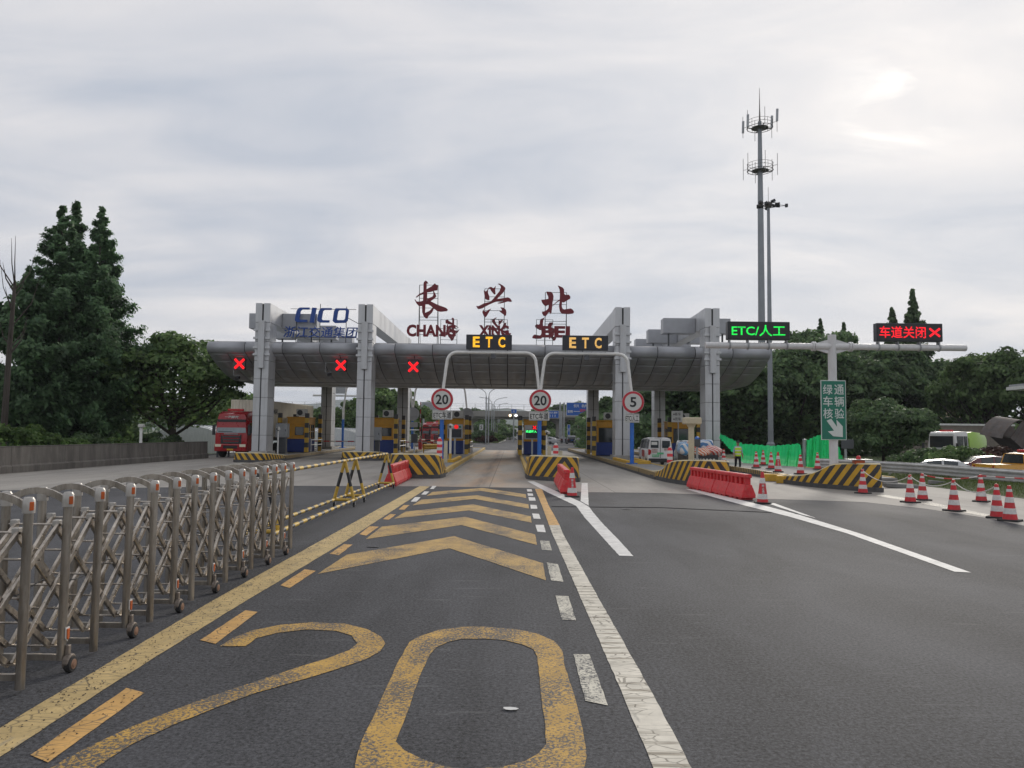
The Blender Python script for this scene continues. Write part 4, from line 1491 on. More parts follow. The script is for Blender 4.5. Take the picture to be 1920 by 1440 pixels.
YBO = 64.0
booth('yellow and blue toll booth on the leftmost island beside the truck', yp(556, 800, YBO).x, YBO)
booth('yellow and blue toll booth behind the second column from the left', yp(719, 800, YBO).x, YBO, 1.7)
bc = booth('yellow and blue toll booth left of the open lane with grey display', yp(852, 800, YBO).x, YBO, 1.5)
bd = booth('yellow and blue toll booth right of the open lane with green LED text', yp(998, 800, YBO).x, YBO, 1.35)
booth('yellow and blue toll booth half hidden by the third column, dark front window', yp(1137, 800, YBO).x, YBO, 1.6, front_window=True)
booth('yellow and blue toll booth behind the loaded small truck', yp(1278, 800, YBO).x, YBO, 1.7, front_window=True)

# fee displays standing in front of the two middle booths
m_greentext = EM('green_led_small', (0.05, 1.0, 0.2), 1.6)
for cx, lab, mode in ((yp(853, 810, YBO - 2.4).x, 'grey lane display with red round lamp before the booth left of the open lane', 0), (yp(998, 810, YBO - 2.4).x, 'grey lane display with red cross and green text', 1)):
    y = YBO - 2.4
    e = thing('lane_display', (cx, y, .34), lab, 'lane display', 'fee displays before the middle booths')
    MB().bx(cx - .62, cx + .62, y, y + .18, 1.62, 2.75).build('cabinet', m_grey, e, bevel=.02)
    MB().bx(cx - .52, cx + .52, y - .012, y - .003, 1.70, 2.36).build('screen', m_led, e)
    MB().bx(cx - .07, cx + .07, y + .03, y + .14, .34, 1.62).build('stand', m_gal, e)
    if mode == 0:
        MB().lathe([(.17, 0), (.17, .02), (0, .025)], (cx + .1, y, 2.55), 'y', 20).build('lamp', EM('red_lamp', (1, .01, .01), .6), e)
        MB().lathe([(.1, 0), (.1, .02), (0, .025)], (cx + .4, y, 2.55), 'y', 16).build('lamp_off', m_sgreen, e)
    else:
        MB().bx(cx + .0, cx + .36, y - .012, y - .003, 2.4, 2.72).build('cross_panel', m_black, e)
        b = MB()
        for k, a in enumerate((45, -45)):
            b.box((cx + .18, y - .018 - .004 * k, 2.56), (.36, .008, .075), Matrix.Rotation(R(a), 3, 'Y'))
        b.build('cross', m_redled, e)
        lettering('欢迎驶入', (cx - .08, y - .02, 2.24), .86, .19, m_greentext, e, .004, .02)

# ================================================================ grey cabinets, camera posts, bollards on the islands
def cabinet(px0, px1, py0, py1, Y, lab):
    p, q = yp(px0, py1, Y), yp(px1, py0, Y)
    e = thing('equipment_cabinet', ((p.x + q.x) / 2, Y, .34), lab, 'cabinet', 'grey cabinets by the columns')
    MB().bx(p.x, q.x, Y, Y + .6, p.z, q.z).build('box', m_grey, e, bevel=.02)
    MB().bx(p.x + .04, q.x - .04, Y - .015, Y - .002, p.z + .06, q.z - .06).build('door', m_gal, e, bevel=.004)
    MB().bx(p.x + .12, q.x - .12, Y + .1, Y + .5, .34, p.z).build('pedestal', m_dkgrey, e)
    MB().bx(q.x - .16, q.x - .12, Y - .035, Y - .016, (p.z + q.z) / 2 - .08, (p.z + q.z) / 2 + .08).build('handle', m_black, e)


cabinet(516, 539, 794, 820, 59.2, 'grey equipment cabinet right of the leftmost column')
cabinet(699, 714, 801, 826, 59.0, 'grey equipment cabinet right of the second column')


def camera_post(px, py_top, Y, lab, zb=.34, foot=None, r=.055):
    t = yp(px, py_top, Y)
    e = thing('camera_post', (t.x, Y, zb), lab, 'camera', 'lane cameras on short posts')
    MB().tube([(t.x, Y, zb), (t.x, Y, t.z - .2)], r, 10).build('post', m_white, e, smooth='auto')
    MB().box((t.x + .06, Y - .1, t.z - .05), (.17, .55, .17), Matrix.Rotation(R(14), 3, 'X') @ Matrix.Rotation(R(20), 3, 'Z')).build('camera_body', m_acwhite, e, bevel=.02)
    MB().bx(t.x - .05, t.x + .05, Y - .06, Y + .06, t.z - .24, t.z - .13).build('bracket', m_dkgrey, e)
    MB().lathe([(.06, .16), (.06, .17), (0, .175)], (t.x + .0, Y - .22, t.z - .1), 'y', 12).build('lens', m_black, e)
    if foot:
        MB().tube([(t.x, Y, zb), (t.x, Y, zb + .4)], r + .02, 10).build('foot', m_yellow, e)


camera_post(522, 802, 57.2, 'white camera on short post beside the leftmost column')
camera_post(845, 797, 50, 'white camera on yellow footed post left of the open lane', foot=1, r=.075)
camera_post(1025, 809, 53, 'white camera on short post right of the middle 20 sign')

# wall side camera pole on the far left
c = gp(264, 852, 0)
e = thing('camera_post', (-24.2, 50.5, -.4), 'lone white camera pole behind the concrete wall by the trees', 'camera')
t = yp(265, 800, 50.5)
MB().tube([(t.x, 50.5, -.4), (t.x, 50.5, t.z)], .09, 10).build('post', m_white, e)
MB().box((t.x + .05, 50.4, t.z + .05), (.34, .3, .2)).build('camera_body', m_acwhite, e, bevel=.03)
e.location.x = t.x
for ch in e.children:
    ch.location.x += (-24.2 - t.x)

# red and white tapered posts, cream bollards
m_rw = stripes('red_white_bands', (0.58, 0.03, 0.04), (0.55, 0.53, 0.50), .32, 'z', 0, wear=.06)
for px, py0, py1, Y, lab in ((824, 820, 851, 42, 'red and white banded post behind the left chevron bumper'), (1256, 838, 872, 40.5, 'red and white banded post left of the cream post'), (1042, 831, 858, 44, 'dark red banded post behind the middle chevron bumper')):
    p, q = yp(px, py1, Y), yp(px, py0, Y)
    e = tag(MB().lathe([(.15, .34), (.15, q.z - .2), (.1, q.z - .1), (.06, q.z), (0, q.z + .02)], (0, 0, 0), 'z', 14).build('banded_post', m_rw, smooth='auto'), lab, 'post', 'banded lane posts')
    e.location = (p.x, Y, 0)
m_cream = M('cream_paint', (0.50, 0.45, 0.32), 0.55, var=.1, dirt=.15)
for px, py0, Y, lab in ((836, 828, 45, 'cream bollard beside the left portal post'), (1030, 838, 45, 'cream bollard right of the middle portal post'), (1051, 847, 41, 'short cream bollard behind the middle chevron bumper')):
    q = yp(px, py0, Y)
    e = tag(MB().bx(-.1, .1, -.1, .1, .34, q.z).lathe([(.13, q.z), (.13, q.z + .04), (0, q.z + .05)], (0, 0, 0), 'z', 12).build('bollard', m_cream, bevel=.015), lab, 'bollard', 'cream bollards')
    e.location = (q.x, Y, 0)

# cream T post on the right island
Y = 33.6
c = yp(1296, 790, Y)
e = thing('ticket_post', (c.x, Y, .3), 'cream T shaped post behind the oblique chevron bumper', 'post')
MB().tube([(c.x, Y, .3), (c.x, Y, c.z - .1)], .13, 14).build('post', m_cream, e, smooth='auto')
w = 34 * Y / FPX
MB().bx(c.x - w / 2 + .06, c.x + w / 2, Y - .3, Y + .3, c.z - .13, c.z + .17).build('head', m_cream, e, bevel=.04)
MB().lathe([(.14, c.z - .26), (.22, c.z - .13)], (c.x, Y, 0), 'z', 16).build('collar', m_cream, e)
c2 = yp(1307, 829, Y + 1.5)
e = thing('intercom_post', (c2.x, Y + 1.5, .34), 'dark intercom box with blue cap on thin post', 'intercom')
MB().tube([(c2.x, Y + 1.5, .34), (c2.x, Y + 1.5, c2.z - .2)], .05, 8).build('post', m_gal, e)
MB().bx(c2.x - .13, c2.x + .13, Y + 1.38, Y + 1.62, c2.z - .2, c2.z + .14).build('box', m_dkgrey, e, bevel=.02)
MB().lathe([(.11, c2.z + .14), (.1, c2.z + .22), (0, c2.z + .27)], (c2.x, Y + 1.5, 0), 'z', 12).build('cap', m_blue, e)
c3 = yp(777, 822, 52)
e = thing('intercom_post', (c3.x, 52, .34), 'dark intercom box on grey post left of the 20 sign', 'intercom')
MB().tube([(c3.x, 52, .0), (c3.x, 52, c3.z - .2)], .05, 8).build('post', m_gal, e)
MB().bx(c3.x - .2, c3.x + .2, 51.8, 52.2, c3.z - .3, c3.z + .3).build('box', m_black, e, bevel=.02)
MB().bx(c3.x - .28, c3.x + .28, 51.7, 52.3, c3.z + .55, c3.z + .6).build('rain_hood', m_white, e)
MB().tube([(c3.x, 52, c3.z + .3), (c3.x, 52, c3.z + .56)], .03, 6).build('stem', m_gal, e)

# white notice board above the right lane
Y = 62
c = yp(1272, 781, Y)
e = thing('notice_board', (c.x, Y, .34), 'white notice board of two rows raised behind the cream post', 'sign')
MB().bx(c.x - .55, c.x + .3, Y, Y + .06, c.z - .45, c.z + .45).build('board', m_signface, e)
MB().bx(c.x + .3, c.x + .36, Y, Y + .4, c.z - .45, c.z + .48).build('side_board', m_signface, e)
for k, z in enumerate((.2, -.2)):
    lettering(('客车', '货车')[k], (c.x - .05, Y - .015, c.z + z), .5, .26, m_ink, e, .004)
    MB().prism([(c.x - .42, c.z + z - .07), (c.x - .3, c.z + z - .07), (c.x - .36, c.z + z + .08)], Y - .012, Y - .004, 'xz').build('arrow', m_ink, e)
MB().tube([(c.x, Y + .1, .34), (c.x, Y + .1, c.z)], .05, 8).build('post', m_gal, e)

# ================================================================ lane barriers with red and white arms
m_arm = stripes('barrier_arm_bands', (0.55, 0.03, 0.04), (0.62, 0.61, 0.58), 1.1, 'x', 0, wear=.03)
m_armv = stripes('barrier_arm_bands_up', (0.55, 0.03, 0.04), (0.62, 0.61, 0.58), 0.9, 'z', 0, wear=.03)


def barrier(px, Y, reach, lab, up=False):
    x = yp(px, 830, Y).x
    e = thing('barrier_gate', (x, Y, .34), lab, 'barrier', 'lane barrier gates')
    MB().bx(x - .17, x + .17, Y - .17, Y + .17, .34, 1.35).build('cabinet', m_red if up else m_yellow, e, bevel=.02)
    MB().bx(x - .13, x + .13, Y - .22, Y - .175, 1.08, 1.28).build('hub', m_dkgrey, e)
    if up:
        MB().bx(x - .05, x + .05, Y - .26, Y - .225, 1.15, 1.15 + reach).build('arm', m_armv, e)
    else:
        MB().bx(min(x, x + reach), max(x, x + reach), Y - .26, Y - .225, 1.13, 1.23).build('arm', m_arm, e)


barrier(585, 70, 4.2, 'lowered red and white barrier arm beside the leftmost booth')
barrier(756, 70, 3.6, 'lowered red and white barrier arm beside the second booth')
barrier(788, 78, 4.0, 'raised red and white barrier arm before the distant red trucks', True)
# steel lane rails at the second booth
m_yrail = M('yellow_rail', (0.60, 0.36, 0.03), .5, var=.15, dirt=.3)
for k, (xa, xb, ya) in enumerate(((-8.9, -7.2, 78), (-7.3, -5.9, 83))):
    b = MB()
    for z in (.5, .75):
        b.tube([(xa, ya, z), (xb - .3, ya + 2, z), (xb, ya + 2.3, z - .1)], .14, 8)
    b.bx(xa, xa + .1, ya - .05, ya + .05, 0, .8)
    b.bx(xb - .35, xb - .25, ya + 1.9, ya + 2.05, 0, .8)
    tag(b.build('crash_rail', m_yrail, smooth='auto'), ('low yellow crash rail nearer the second booth', 'low yellow crash rail farther toward the red trucks')[k], 'rail', 'yellow crash rails')

# ================================================================ water filled barriers
def jersey(L=1.36):
    e = thing('water_barrier', (0, 0, 0), 'proto', 'barrier', 'red plastic water barriers')
    h = .84
    prof = [(-.24, .06), (-.24, .18), (-.115, .50), (-.10, .53), (-.10, h - .03), (-.07, h), (.07, h), (.10, h - .03), (.10, .53), (.115, .50), (.24, .18), (.24, .06)]
    b = MB()
    # lower trapezoid and top box, three openings between
    low = [p for p in prof if p[1] <= .53]
    b.prism([(x, z) for x, z in [(-.24, .06), (-.24, .18), (-.115, .50), (.115, .50), (.24, .18), (.24, .06)]], -L / 2 + .01, L / 2 - .01, 'xz')
    e1 = b.build('base', m_red, e, bevel=.018, local=True)
    b = MB()
    b.prism([(-.11, .72), (-.11, h - .03), (-.08, h), (.08, h), (.11, h - .03), (.11, .72)], -L / 2, L / 2, 'xz')
    b.build('top_rail', m_red, e, bevel=.012, local=True)
    n = 4
    for k in range(n):
        y = -L / 2 + .06 + k * (L - .12 - .14) / (n - 1)
        MB().bx(-.095, .095, y, y + .14, .50, .722).build('web', m_red, e, bevel=.012, local=True)
    b = MB()
    b.bx(-.02, .02, -L / 2 + .2, L / 2 - .2, .48, .73)
    b.build('core', m_red, e, local=True)
    b = MB()
    for y in (-.4, 0, .4):
        b.bx(-.2, .2, y - .12, y + .12, 0, .062)
    b.build('foot', m_red, e, local=True)
    b = MB()
    for y in (-.35, .35):
        b.bx(-.05, .05, y - .09, y + .09, h - .002, h + .006)
    b.build('filler_cap', M('barrier_cap', (.62, .42, .40), .5), e, local=True)
    return e


proto = jersey()
wb = []
def line(p0, p1, n, labs):
    for k in range(n):
        t = (k + .5) / n
        p = Vector(p0).lerp(Vector(p1), t)
        d = Vector(p1) - Vector(p0)
        wb.append((p.x, p.y, math.atan2(-d.x, d.y), labs[k]))


pos4 = ['nearest the camera', 'second nearest the camera', 'third from the camera', 'farthest, touching the bumper']
line((7.78, 25.3), (7.2, 30.7), 4, ['red water barrier before the right oblique bumper, ' + t for t in pos4])
line((1.95, 26.9), (2.05, 32.4), 4, ['red water barrier before the middle bumper, ' + t for t in pos4])
line((-4.62, 29.6), (-4.68, 34.7), 4, ['red water barrier behind the rolling pipe barrier, ' + t for t in pos4])
for k, (x, y, rz, lab) in enumerate(wb):
    if k == 0:
        o = proto
        o.location, o.rotation_euler = (x, y, 0), (0, 0, rz)
        o['label'] = lab
    else:
        copy_tree(proto, (x, y, 0), rz + random.uniform(-.03, .03), lab)

# ================================================================ traffic cones
m_conew = M('cone_white_band', (0.60, 0.59, 0.57), .5, var=.15, scale=6, dirt=.5, dirtc=(.35, .3, .27))
m_coner = M('cone_red', (0.52, 0.020, 0.028), .5, var=.2, scale=5, dirt=.4, dirtc=(.36, .12, .10))


def cone(h=.9, big=False):
    e = thing('traffic_cone', (0, 0, 0), 'proto', 'traffic cone', 'red and white traffic cones')
    r0, r1 = .172, .042
    if big:
        bands = [(0, .1, 0), (.1, .27, 1), (.27, .62, 0), (.62, .80, 1), (.80, 1, 0)]
    else:
        bands = [(0, .16, 0), (.16, .33, 1), (.33, .50, 0), (.50, .66, 1), (.66, .82, 0), (.82, .90, 1), (.90, 1, 0)]
    b = MB()
    for t0, t1, m in bands:
        b.cur = m
        ra, rb = r0 + (r1 - r0) * t0, r0 + (r1 - r0) * t1
        lift = .003 * m
        b.lathe([(ra + lift, .05 + t0 * (h - .05)), (rb + lift, .05 + t1 * (h - .05))] + ([(0, h)] if t1 == 1 else []), (0, 0, 0), 'z', 20)
    b.build('body', [m_coner, m_conew], e, smooth='auto', local=True, fix=True)
    MB().prism([(-.24, -.2), (-.2, -.24), (.2, -.24), (.24, -.2), (.24, .2), (.2, .24), (-.2, .24), (-.24, .2)], 0, .05, 'xy').build('foot', m_rubber, e, bevel=.012, local=True)
    if big:
        for k, ch in enumerate('禁止通行'):
            z = h * .565 - k * .085
            y = -(r0 + (r1 - r0) * (z / h)) - .012
            lettering(ch, (-.0, y, z), .075, .075, m_conew, e, .008, .02, local=True)
    return e


cp, cb = cone(), cone(.98, True)
front = ['traffic cone on the apron, left of a near pair by the sagging rope', 'traffic cone on the apron, right of a near pair by the rope', 'single traffic cone at the asphalt edge left of the rightmost pair', 'traffic cone farthest right on the apron near the guardrail',
         'left traffic cone of the rightmost pair by the picture edge', 'rightmost traffic cone by the picture edge', 'traffic cone standing against the right striped island bumper']
spots = [(1707, 942.5, 0), (1730, 938, 0), (1789, 958.5, 0), (1840, 941, 0), (1870, 971.5, 0), (1894, 977, 0), (1618, 925.5, 0)]
isl = ['traffic cone left of three on the island before the green net', 'middle traffic cone of three on the island before the green net', 'traffic cone on the island just left of the grey net post', 'traffic cone on the island just right of the grey net post', 'traffic cone beside the tail light of the loaded truck', 'traffic cone half veiled by the green net']
spots2 = [(1418, 877, .34), (1446, 879, .34), (1501, 889, .34), (1533, 880, .34), (1357, 868, .34), (1431, 872, .34)]
allc = [(gp(px, py, z), lab) for (px, py, z), lab in zip(spots + spots2, front + isl)]
cone_tops = []
for k, (p, lab) in enumerate(allc):
    rz = random.uniform(0, 6.28)
    if k == 0:
        cp.location, cp.rotation_euler, cp['label'] = p, (0, 0, rz), lab
    else:
        copy_tree(cp, p, rz, lab)
    cone_tops.append(Vector((p.x, p.y, p.z + .86)))
cb.location = gp(1073, 932)
cb.location.y += .1
cb['label'] = 'lettered traffic cone in front of the middle red barriers'
copy_tree(cb, gp(1430, 944), R(-10), 'lettered traffic cone at the near end of the right red barriers')
copy_tree(cb, gp(1459, 885, .34), R(-12), 'lettered traffic cone on the island before the green net')

# rope and tape between the cones
m_rope = M('white_rope', (.62, .61, .57), .8, var=.1)
m_tape = stripes('warning_tape', (0.55, 0.05, 0.05), (0.62, 0.60, 0.57), .5, 'x', 0, wear=.02)


def sag(p, q, d, n=9):
    return [p.lerp(q, k / n) - Vector((0, 0, d * 4 * (k / n) * (1 - k / n))) for k in range(n + 1)]


T = cone_tops
tag(MB().tube(sag(T[6], T[0], .30) + sag(T[0], T[2], .22)[1:] + sag(T[2], T[4], .25)[1:], .014, 5).build('rope', m_rope), 'white rope sagging between the nearer cones on the apron', 'rope')
ext = Vector((22.5, T[3].y - 2.5, T[3].z))
tag(MB().tube(sag(T[1], T[3], .12) + sag(T[3], ext, .1)[1:], .022, 5).build('warning_tape', m_tape), 'red and white tape strung between the farther cones on the apron', 'tape')
# ================================================================ retractable stainless gate on the left
GX = -3.87
GW = 0.54
m_refl = M('orange_reflector', (0.50, 0.10, 0.015), .35, var=.2, dirt=.15)
m_hub = M('caster_hub', (.26, .15, .10), .5, .3, .25, 12, dirt=.3)
m_fork = M('dull_caster_steel', (.20, .17, .145), .55, .4, .25, 10, dirt=.4)
m_capw = M('moulded_cap', (0.44, 0.42, 0.39), .4, .35, .15, 6, dirt=.2)
m_bar = M('scissor_bar_steel', (0.45, 0.41, 0.36), .30, .8, .35, 8, dirt=.6, dirtc=(.13, .10, .075))
gate = thing('retractable_gate', (GX - GW / 2, 9.7, 0), 'stainless steel folding scissor gate with arched frames and orange reflectors', 'gate')
pxs = [(36, 1307), (112, 1267), (175, 1230), (233, 1202), (280, 1175), (322, 1152), (358, 1132), (392, 1117), (422, 1100), (448, 1085), (470, 1073), (493, 1062), (510, 1053), (527, 1042), (543, 1033)]
YS_ = [4.85, 5.43]
for k, (px, py) in enumerate(pxs):
    d = ray(px, py)
    YS_.append(d.y * (GX / d.x))          # every front post stands on the gate's own line
YS_ = sorted(YS_)
XA, XB = GX, GX - GW
ZP_ = 1.42


def hexpost(b, x, y, z0, z1, w=.038, d=.031):
    vs = []
    for z in (z0, z1):
        for k in range(10):
            t = 2 * math.pi * k / 10
            vs.append((x + w * math.cos(t), y + d * math.sin(t), z))
    b.add(vs, [(k, (k + 1) % 10, 10 + (k + 1) % 10, 10 + k) for k in range(10)] + [tuple(range(9, -1, -1)), tuple(range(10, 20))])


for i, y in enumerate(YS_):
    f = MB()
    y += random.uniform(-.012, .012)
    wheel = (i % 2 == 1)
    hexpost(f, XA, y, .10 if wheel else .03, ZP_)
    hexpost(f, XB, y, .10 if wheel else .03, ZP_)
    f.bx(XB + .03, XA - .03, y - .018, y + .018, .10, .15)
    fr = f.build('arch_frame', m_steel, gate, smooth='auto')
    a = MB()
    pts = []
    for k in range(9):
        t = k / 8
        pts.append((XA - .02 + (XB - XA + .04) * t, y, ZP_ + .045 + .088 * 4 * t * (1 - t)))
    for k in range(8):
        a.bar(pts[k], pts[k + 1], .032, .055)
    ar = a.build('arch', m_steel, fr)
    ar.location = -ORIGIN[gate.name]
    for x in (XA, XB):
        a = MB().lathe([(.046, ZP_ - .005), (.048, ZP_ + .05), (.046, ZP_ + .10), (.032, ZP_ + .122), (0, ZP_ + .126)], (x, y, 0), 'z', 12)
        cp_ = a.build('cap', m_capw, fr, smooth='auto')
        cp_.location = -ORIGIN[gate.name]
    a = MB().box((XA + .038, y - .024, ZP_ + .052), (.012, .034, .07), Matrix.Rotation(R(-28), 3, 'Z'))
    o = a.build('reflector', m_refl, fr, bevel=.004)
    o.location = -ORIGIN[gate.name]
    if wheel:
        a = MB()
        a.box((XA + .06, y, .19), (.03, .045, .08))
        a.lathe([(.07, XA + .045), (.07, XA + .095), (.06, XA + .10)], (0, y, .088), 'x', 14)
        o = a.build('caster_fork', m_fork, fr, bevel=.006)
        o.location = -ORIGIN[gate.name]
        w = MB()
        w.lathe([(.02, XA + .055), (.06, XA + .057), (.068, XA + .066), (.068, XA + .105), (.062, XA + .112), (.045, XA + .114)], (0, y, .068), 'x', 20)
        o = w.build('wheel', m_rubber, fr, smooth='auto')
        o.location = -ORIGIN[gate.name]
        w = MB()
        w.lathe([(.046, XA + .110), (.04, XA + .118), (.026, XA + .118), (.024, XA + .122), (.0, XA + .123)], (0, y, .068), 'x', 16)
        o = w.build('hub', m_hub, fr)
        o.location = -ORIGIN[gate.name]
        w = MB()
        w.prism([(y - .02, .37), (y - .018, .29), (y, .27), (y + .018, .29), (y + .02, .37)], XA + .05, XA + .058, 'yz')
        o = w.build('drop_reflector', m_refl, fr, bevel=.003)
        o.location = -ORIGIN[gate.name]
        w = MB().prism([(y - .028, .38), (y - .025, .285), (y, .26), (y + .025, .285), (y + .028, .38)], XA + .040, XA + .0495, 'yz')
        o = w.build('reflector_bezel', m_white, fr)
        o.location = -ORIGIN[gate.name]
ZU, ZL = 1.26, .22
ZM = (ZU + ZL) / 2
n = len(YS_)
for xo, tone in ((XA - .085, 0), (XB + .085, 1)):
    for i in range(n - 1):
        for s in (0, 1):
            j = i + 2
            yj = YS_[j] if j < n else YS_[-1] + (YS_[-1] - YS_[-2]) * (j - n + 1)
            if j >= n:                       # half bar at the closed end
                ya, yb_, za, zb = YS_[i], YS_[-1], (ZU if s == 0 else ZL), ZM
            else:
                ya, yb_, za, zb = YS_[i], yj, (ZU if s == 0 else ZL), (ZL if s == 0 else ZU)
            x = xo + (.016 if s else -.016)
            MB().bar((x, ya, za), (x, yb_, zb), .028, .05).build('scissor_bar', m_bar, gate, bevel=.004)
for i in range(n):
    for z in (ZU, ZM, ZL):
        MB().tube([(XB + .03, YS_[i], z), (XA - .03, YS_[i], z)], .0105, 6).build('cross_rod', m_bar, gate, smooth='auto')
        if i < n - 1 and z != ZM:
            ym = (YS_[i] + YS_[i + 1]) / 2
            zq = (ZU + ZM) / 2 if z == ZU else (ZL + ZM) / 2
            MB().tube([(XB + .05, ym, zq), (XA - .05, ym, zq)], .0105, 6).build('cross_rod', m_bar, gate, smooth='auto')
    for x in (XA - .085, XB + .085):
        MB().box((x, YS_[i], ZU + .01), (.06, .06, .06)).build('pivot_block', m_capw, gate, bevel=.008)
# loose control cable inside the gate
b = MB()
for i in range(1, n - 1, 2):
    b.tube(sag(Vector((XA - .2, YS_[i], ZM + .04)), Vector((XA - .2, YS_[min(i + 2, n - 1)], ZM + .04)), .09, 6), .006, 4)
b.build('cable', m_black, gate)

# ================================================================ rolling pipe barriers
m_pipe = stripes('black_yellow_pipe', (0.56, 0.37, 0.06), (0.06, 0.062, 0.064), .62, 'y', 0, wear=.12)
m_pipey = M('yellow_trestle', (0.50, 0.32, 0.04), .5, var=.18, dirt=.3, scale=5)


def rolling(label, ya, yb, xl, xr, ztop, ext0=.25, ext1=.25):
    xm = (xl + xr) / 2
    e = thing('rolling_barrier', (xm, (ya + yb) / 2, 0), label, 'barrier', 'yellow and black rolling pipe barriers')
    zb = .2
    for y in (ya, yb):
        t = MB()
        t.cur = 0
        for x in (xl, xr):
            p, q = Vector((x, y, zb)), Vector((xm, y, ztop))
            t.cur = 0
            t.tube([p, p.lerp(q, .34)], .045, 10)
            t.tube([p.lerp(q, .70), q], .045, 10)
            t.cur = 1
            t.tube([p.lerp(q, .34), p.lerp(q, .70)], .0455, 10)
        t.cur = 0
        t.tube([(xl, y, zb), (xr, y, zb)], .042, 10)
        tr_ = t.build('trestle', [m_pipey, m_black], e, smooth='auto')
        for x in (xl, xr):
            w = MB()
            w.lathe([(.02, x - .025), (.065, x - .022), (.065, x + .022), (.02, x + .025)], (0, y + .03, .066), 'x', 14)
            o = w.build('caster', m_rubber, tr_, smooth='auto')
            o.location = -ORIGIN[e.name]
            w = MB().bx(x - .045, x - .032, y - .02, y + .05, .07, .17).bx(x + .032, x + .045, y - .02, y + .05, .07, .17).bx(x - .045, x + .045, y - .03, y + .05, .15, .17)
            o = w.build('fork', m_gal, tr_)
            o.location = -ORIGIN[e.name]
    MB().tube([(xm, ya - ext0, ztop), (xm, yb + ext1, ztop)], .042, 10).build('top_rail', m_pipe, e, smooth='auto')
    for x in (xl, xr):
        MB().tube([(x, ya - ext0, zb), (x, yb + ext1, zb)], .042, 10).build('bottom_rail', m_pipe, e, smooth='auto')


rolling('rolling pipe barrier nearest the folding gate', 14.6, 21.5, -4.9, -4.35, 1.28, .5, .05)
rolling('rolling pipe barrier farther away, ending at the red barriers', 23.0, 28.7, -4.9, -4.35, 1.28, 1.3, .1)

# ================================================================ concrete wall on the left
m_wall = M('stained_concrete_wall', (0.105, 0.096, 0.086), .9, var=.5, scale=1.2, streak=True, dirt=.6, dirtc=(.22, .205, .18), bump=.4)
wall = thing('concrete_wall', (-23.2, 30, 0), 'long weathered grey concrete parapet wall before the trees on the left', 'wall')
px0, px1 = gp(0, 889), gp(391, 859)
d = (px1 - px0).normalized()
start = px0 - d * 26
LWALL = (px1 - start).length
nseg = 9
nw = Vector((-d.y, d.x, 0))
for k in range(nseg):
    p, q = start + d * (LWALL * k / nseg), start + d * (LWALL * (k + 1) / nseg - .02)
    prof = [(0, 0), (0, .30), (.08, .38), (.10, 1.18), (.07, 1.23), (.42, 1.23), (.45, 0)]
    b = MB()
    vs = []
    for pt in (p, q):
        for (o, z) in prof:
            w = pt + nw * o
            vs.append((w.x, w.y, z))
    m_ = len(prof)
    fs = [(i, (i + 1) % m_, m_ + (i + 1) % m_, m_ + i) for i in range(m_)] + [tuple(range(m_)), tuple(range(2 * m_ - 1, m_ - 1, -1))]
    b.add(vs, fs)
    b.build('wall_segment', m_wall, wall)
# short guardrail at its end
p = px1 + d * .6
e = thing('guardrail', (p.x, p.y, 0), 'short dark guardrail at the end of the concrete wall', 'guardrail')
b = MB()
for z in (.55, .8):
    b.bx(p.x - .25, p.x + .9, p.y + 1.2, p.y + 1.25, z, z + .15)
b.build('rail', m_dkgrey, e)
b = MB()
for x in (p.x - .1, p.x + .75):
    b.bx(x - .06, x + .06, p.y + 1.26, p.y + 1.38, 0, .95)
b.build('post', m_dkgrey, e)

# ================================================================ guardrail on the right
m_rail = M('guardrail_zinc', (0.46, 0.465, 0.46), .5, .3, .15, 2, dirt=.4, dirtc=(.22, .2, .17))
RAIL = [Vector(p) for p in ((16.9, 42.6, 0), (18.3, 40.2, 0), (19.3, 36.8, 0), (19.6, 32.5, 0), (19.75, 28.2, 0), (19.8, 23.8, 0), (19.8, 19.4, 0))]
e = thing('guardrail', (19, 32, 0), 'long zinc W beam guardrail between the apron and the side road', 'guardrail')
prof = [(0, .36), (0, .39), (.07, .43), (.07, .48), (0, .53), (0, .56), (.07, .60), (.07, .65), (0, .70), (0, .73), (.07, .77), (.07, .82), (0, .87), (0, .90)]
for k in range(len(RAIL) - 1):
    gd = (RAIL[k + 1] - RAIL[k]).normalized()
    gn = Vector((gd.y, -gd.x, 0)) * -1
    b = MB()
    vs = []
    for pt in (RAIL[k], RAIL[k + 1] - gd * .012):
        for o, z in prof:
            w = pt - gn * o
            vs.append((w.x, w.y, z))
        for o, z in reversed(prof):
            w = pt + gn * (-o + .012)
            vs.append((w.x, w.y, z))
    m_ = len(prof) * 2
    b.add(vs, [(i, (i + 1) % m_, m_ + (i + 1) % m_, m_ + i) for i in range(m_)] + [tuple(range(m_)), tuple(range(2 * m_ - 1, m_ - 1, -1))])
    b.build('beam', m_rail, e)
    pt = RAIL[k].lerp(RAIL[k + 1], .5) + gn * .12
    MB().bx(pt.x - .06, pt.x + .06, pt.y - .06, pt.y + .06, -.3, .86).build('post', m_rail, e)

# old kerb stones lying on the verge
for k, (px, py, s) in enumerate(((1690, 915, 1.4), (1790, 912, 2.2), (1850, 917, 1.6))):
    c = gp(px, py)
    tag(MB().box((0, 0, .08), (s, .3, .18), Matrix.Rotation(R(3 + 2 * k), 3, 'Y')).build('kerb_stone', m_islandtop, bevel=.03), ('loose kerb stone on the verge nearest the island', 'long loose kerb stone on the verge in the middle', 'loose kerb stone on the verge farthest right')[k], 'kerb stone', 'loose kerb stones').location = (c.x, c.y, 0)

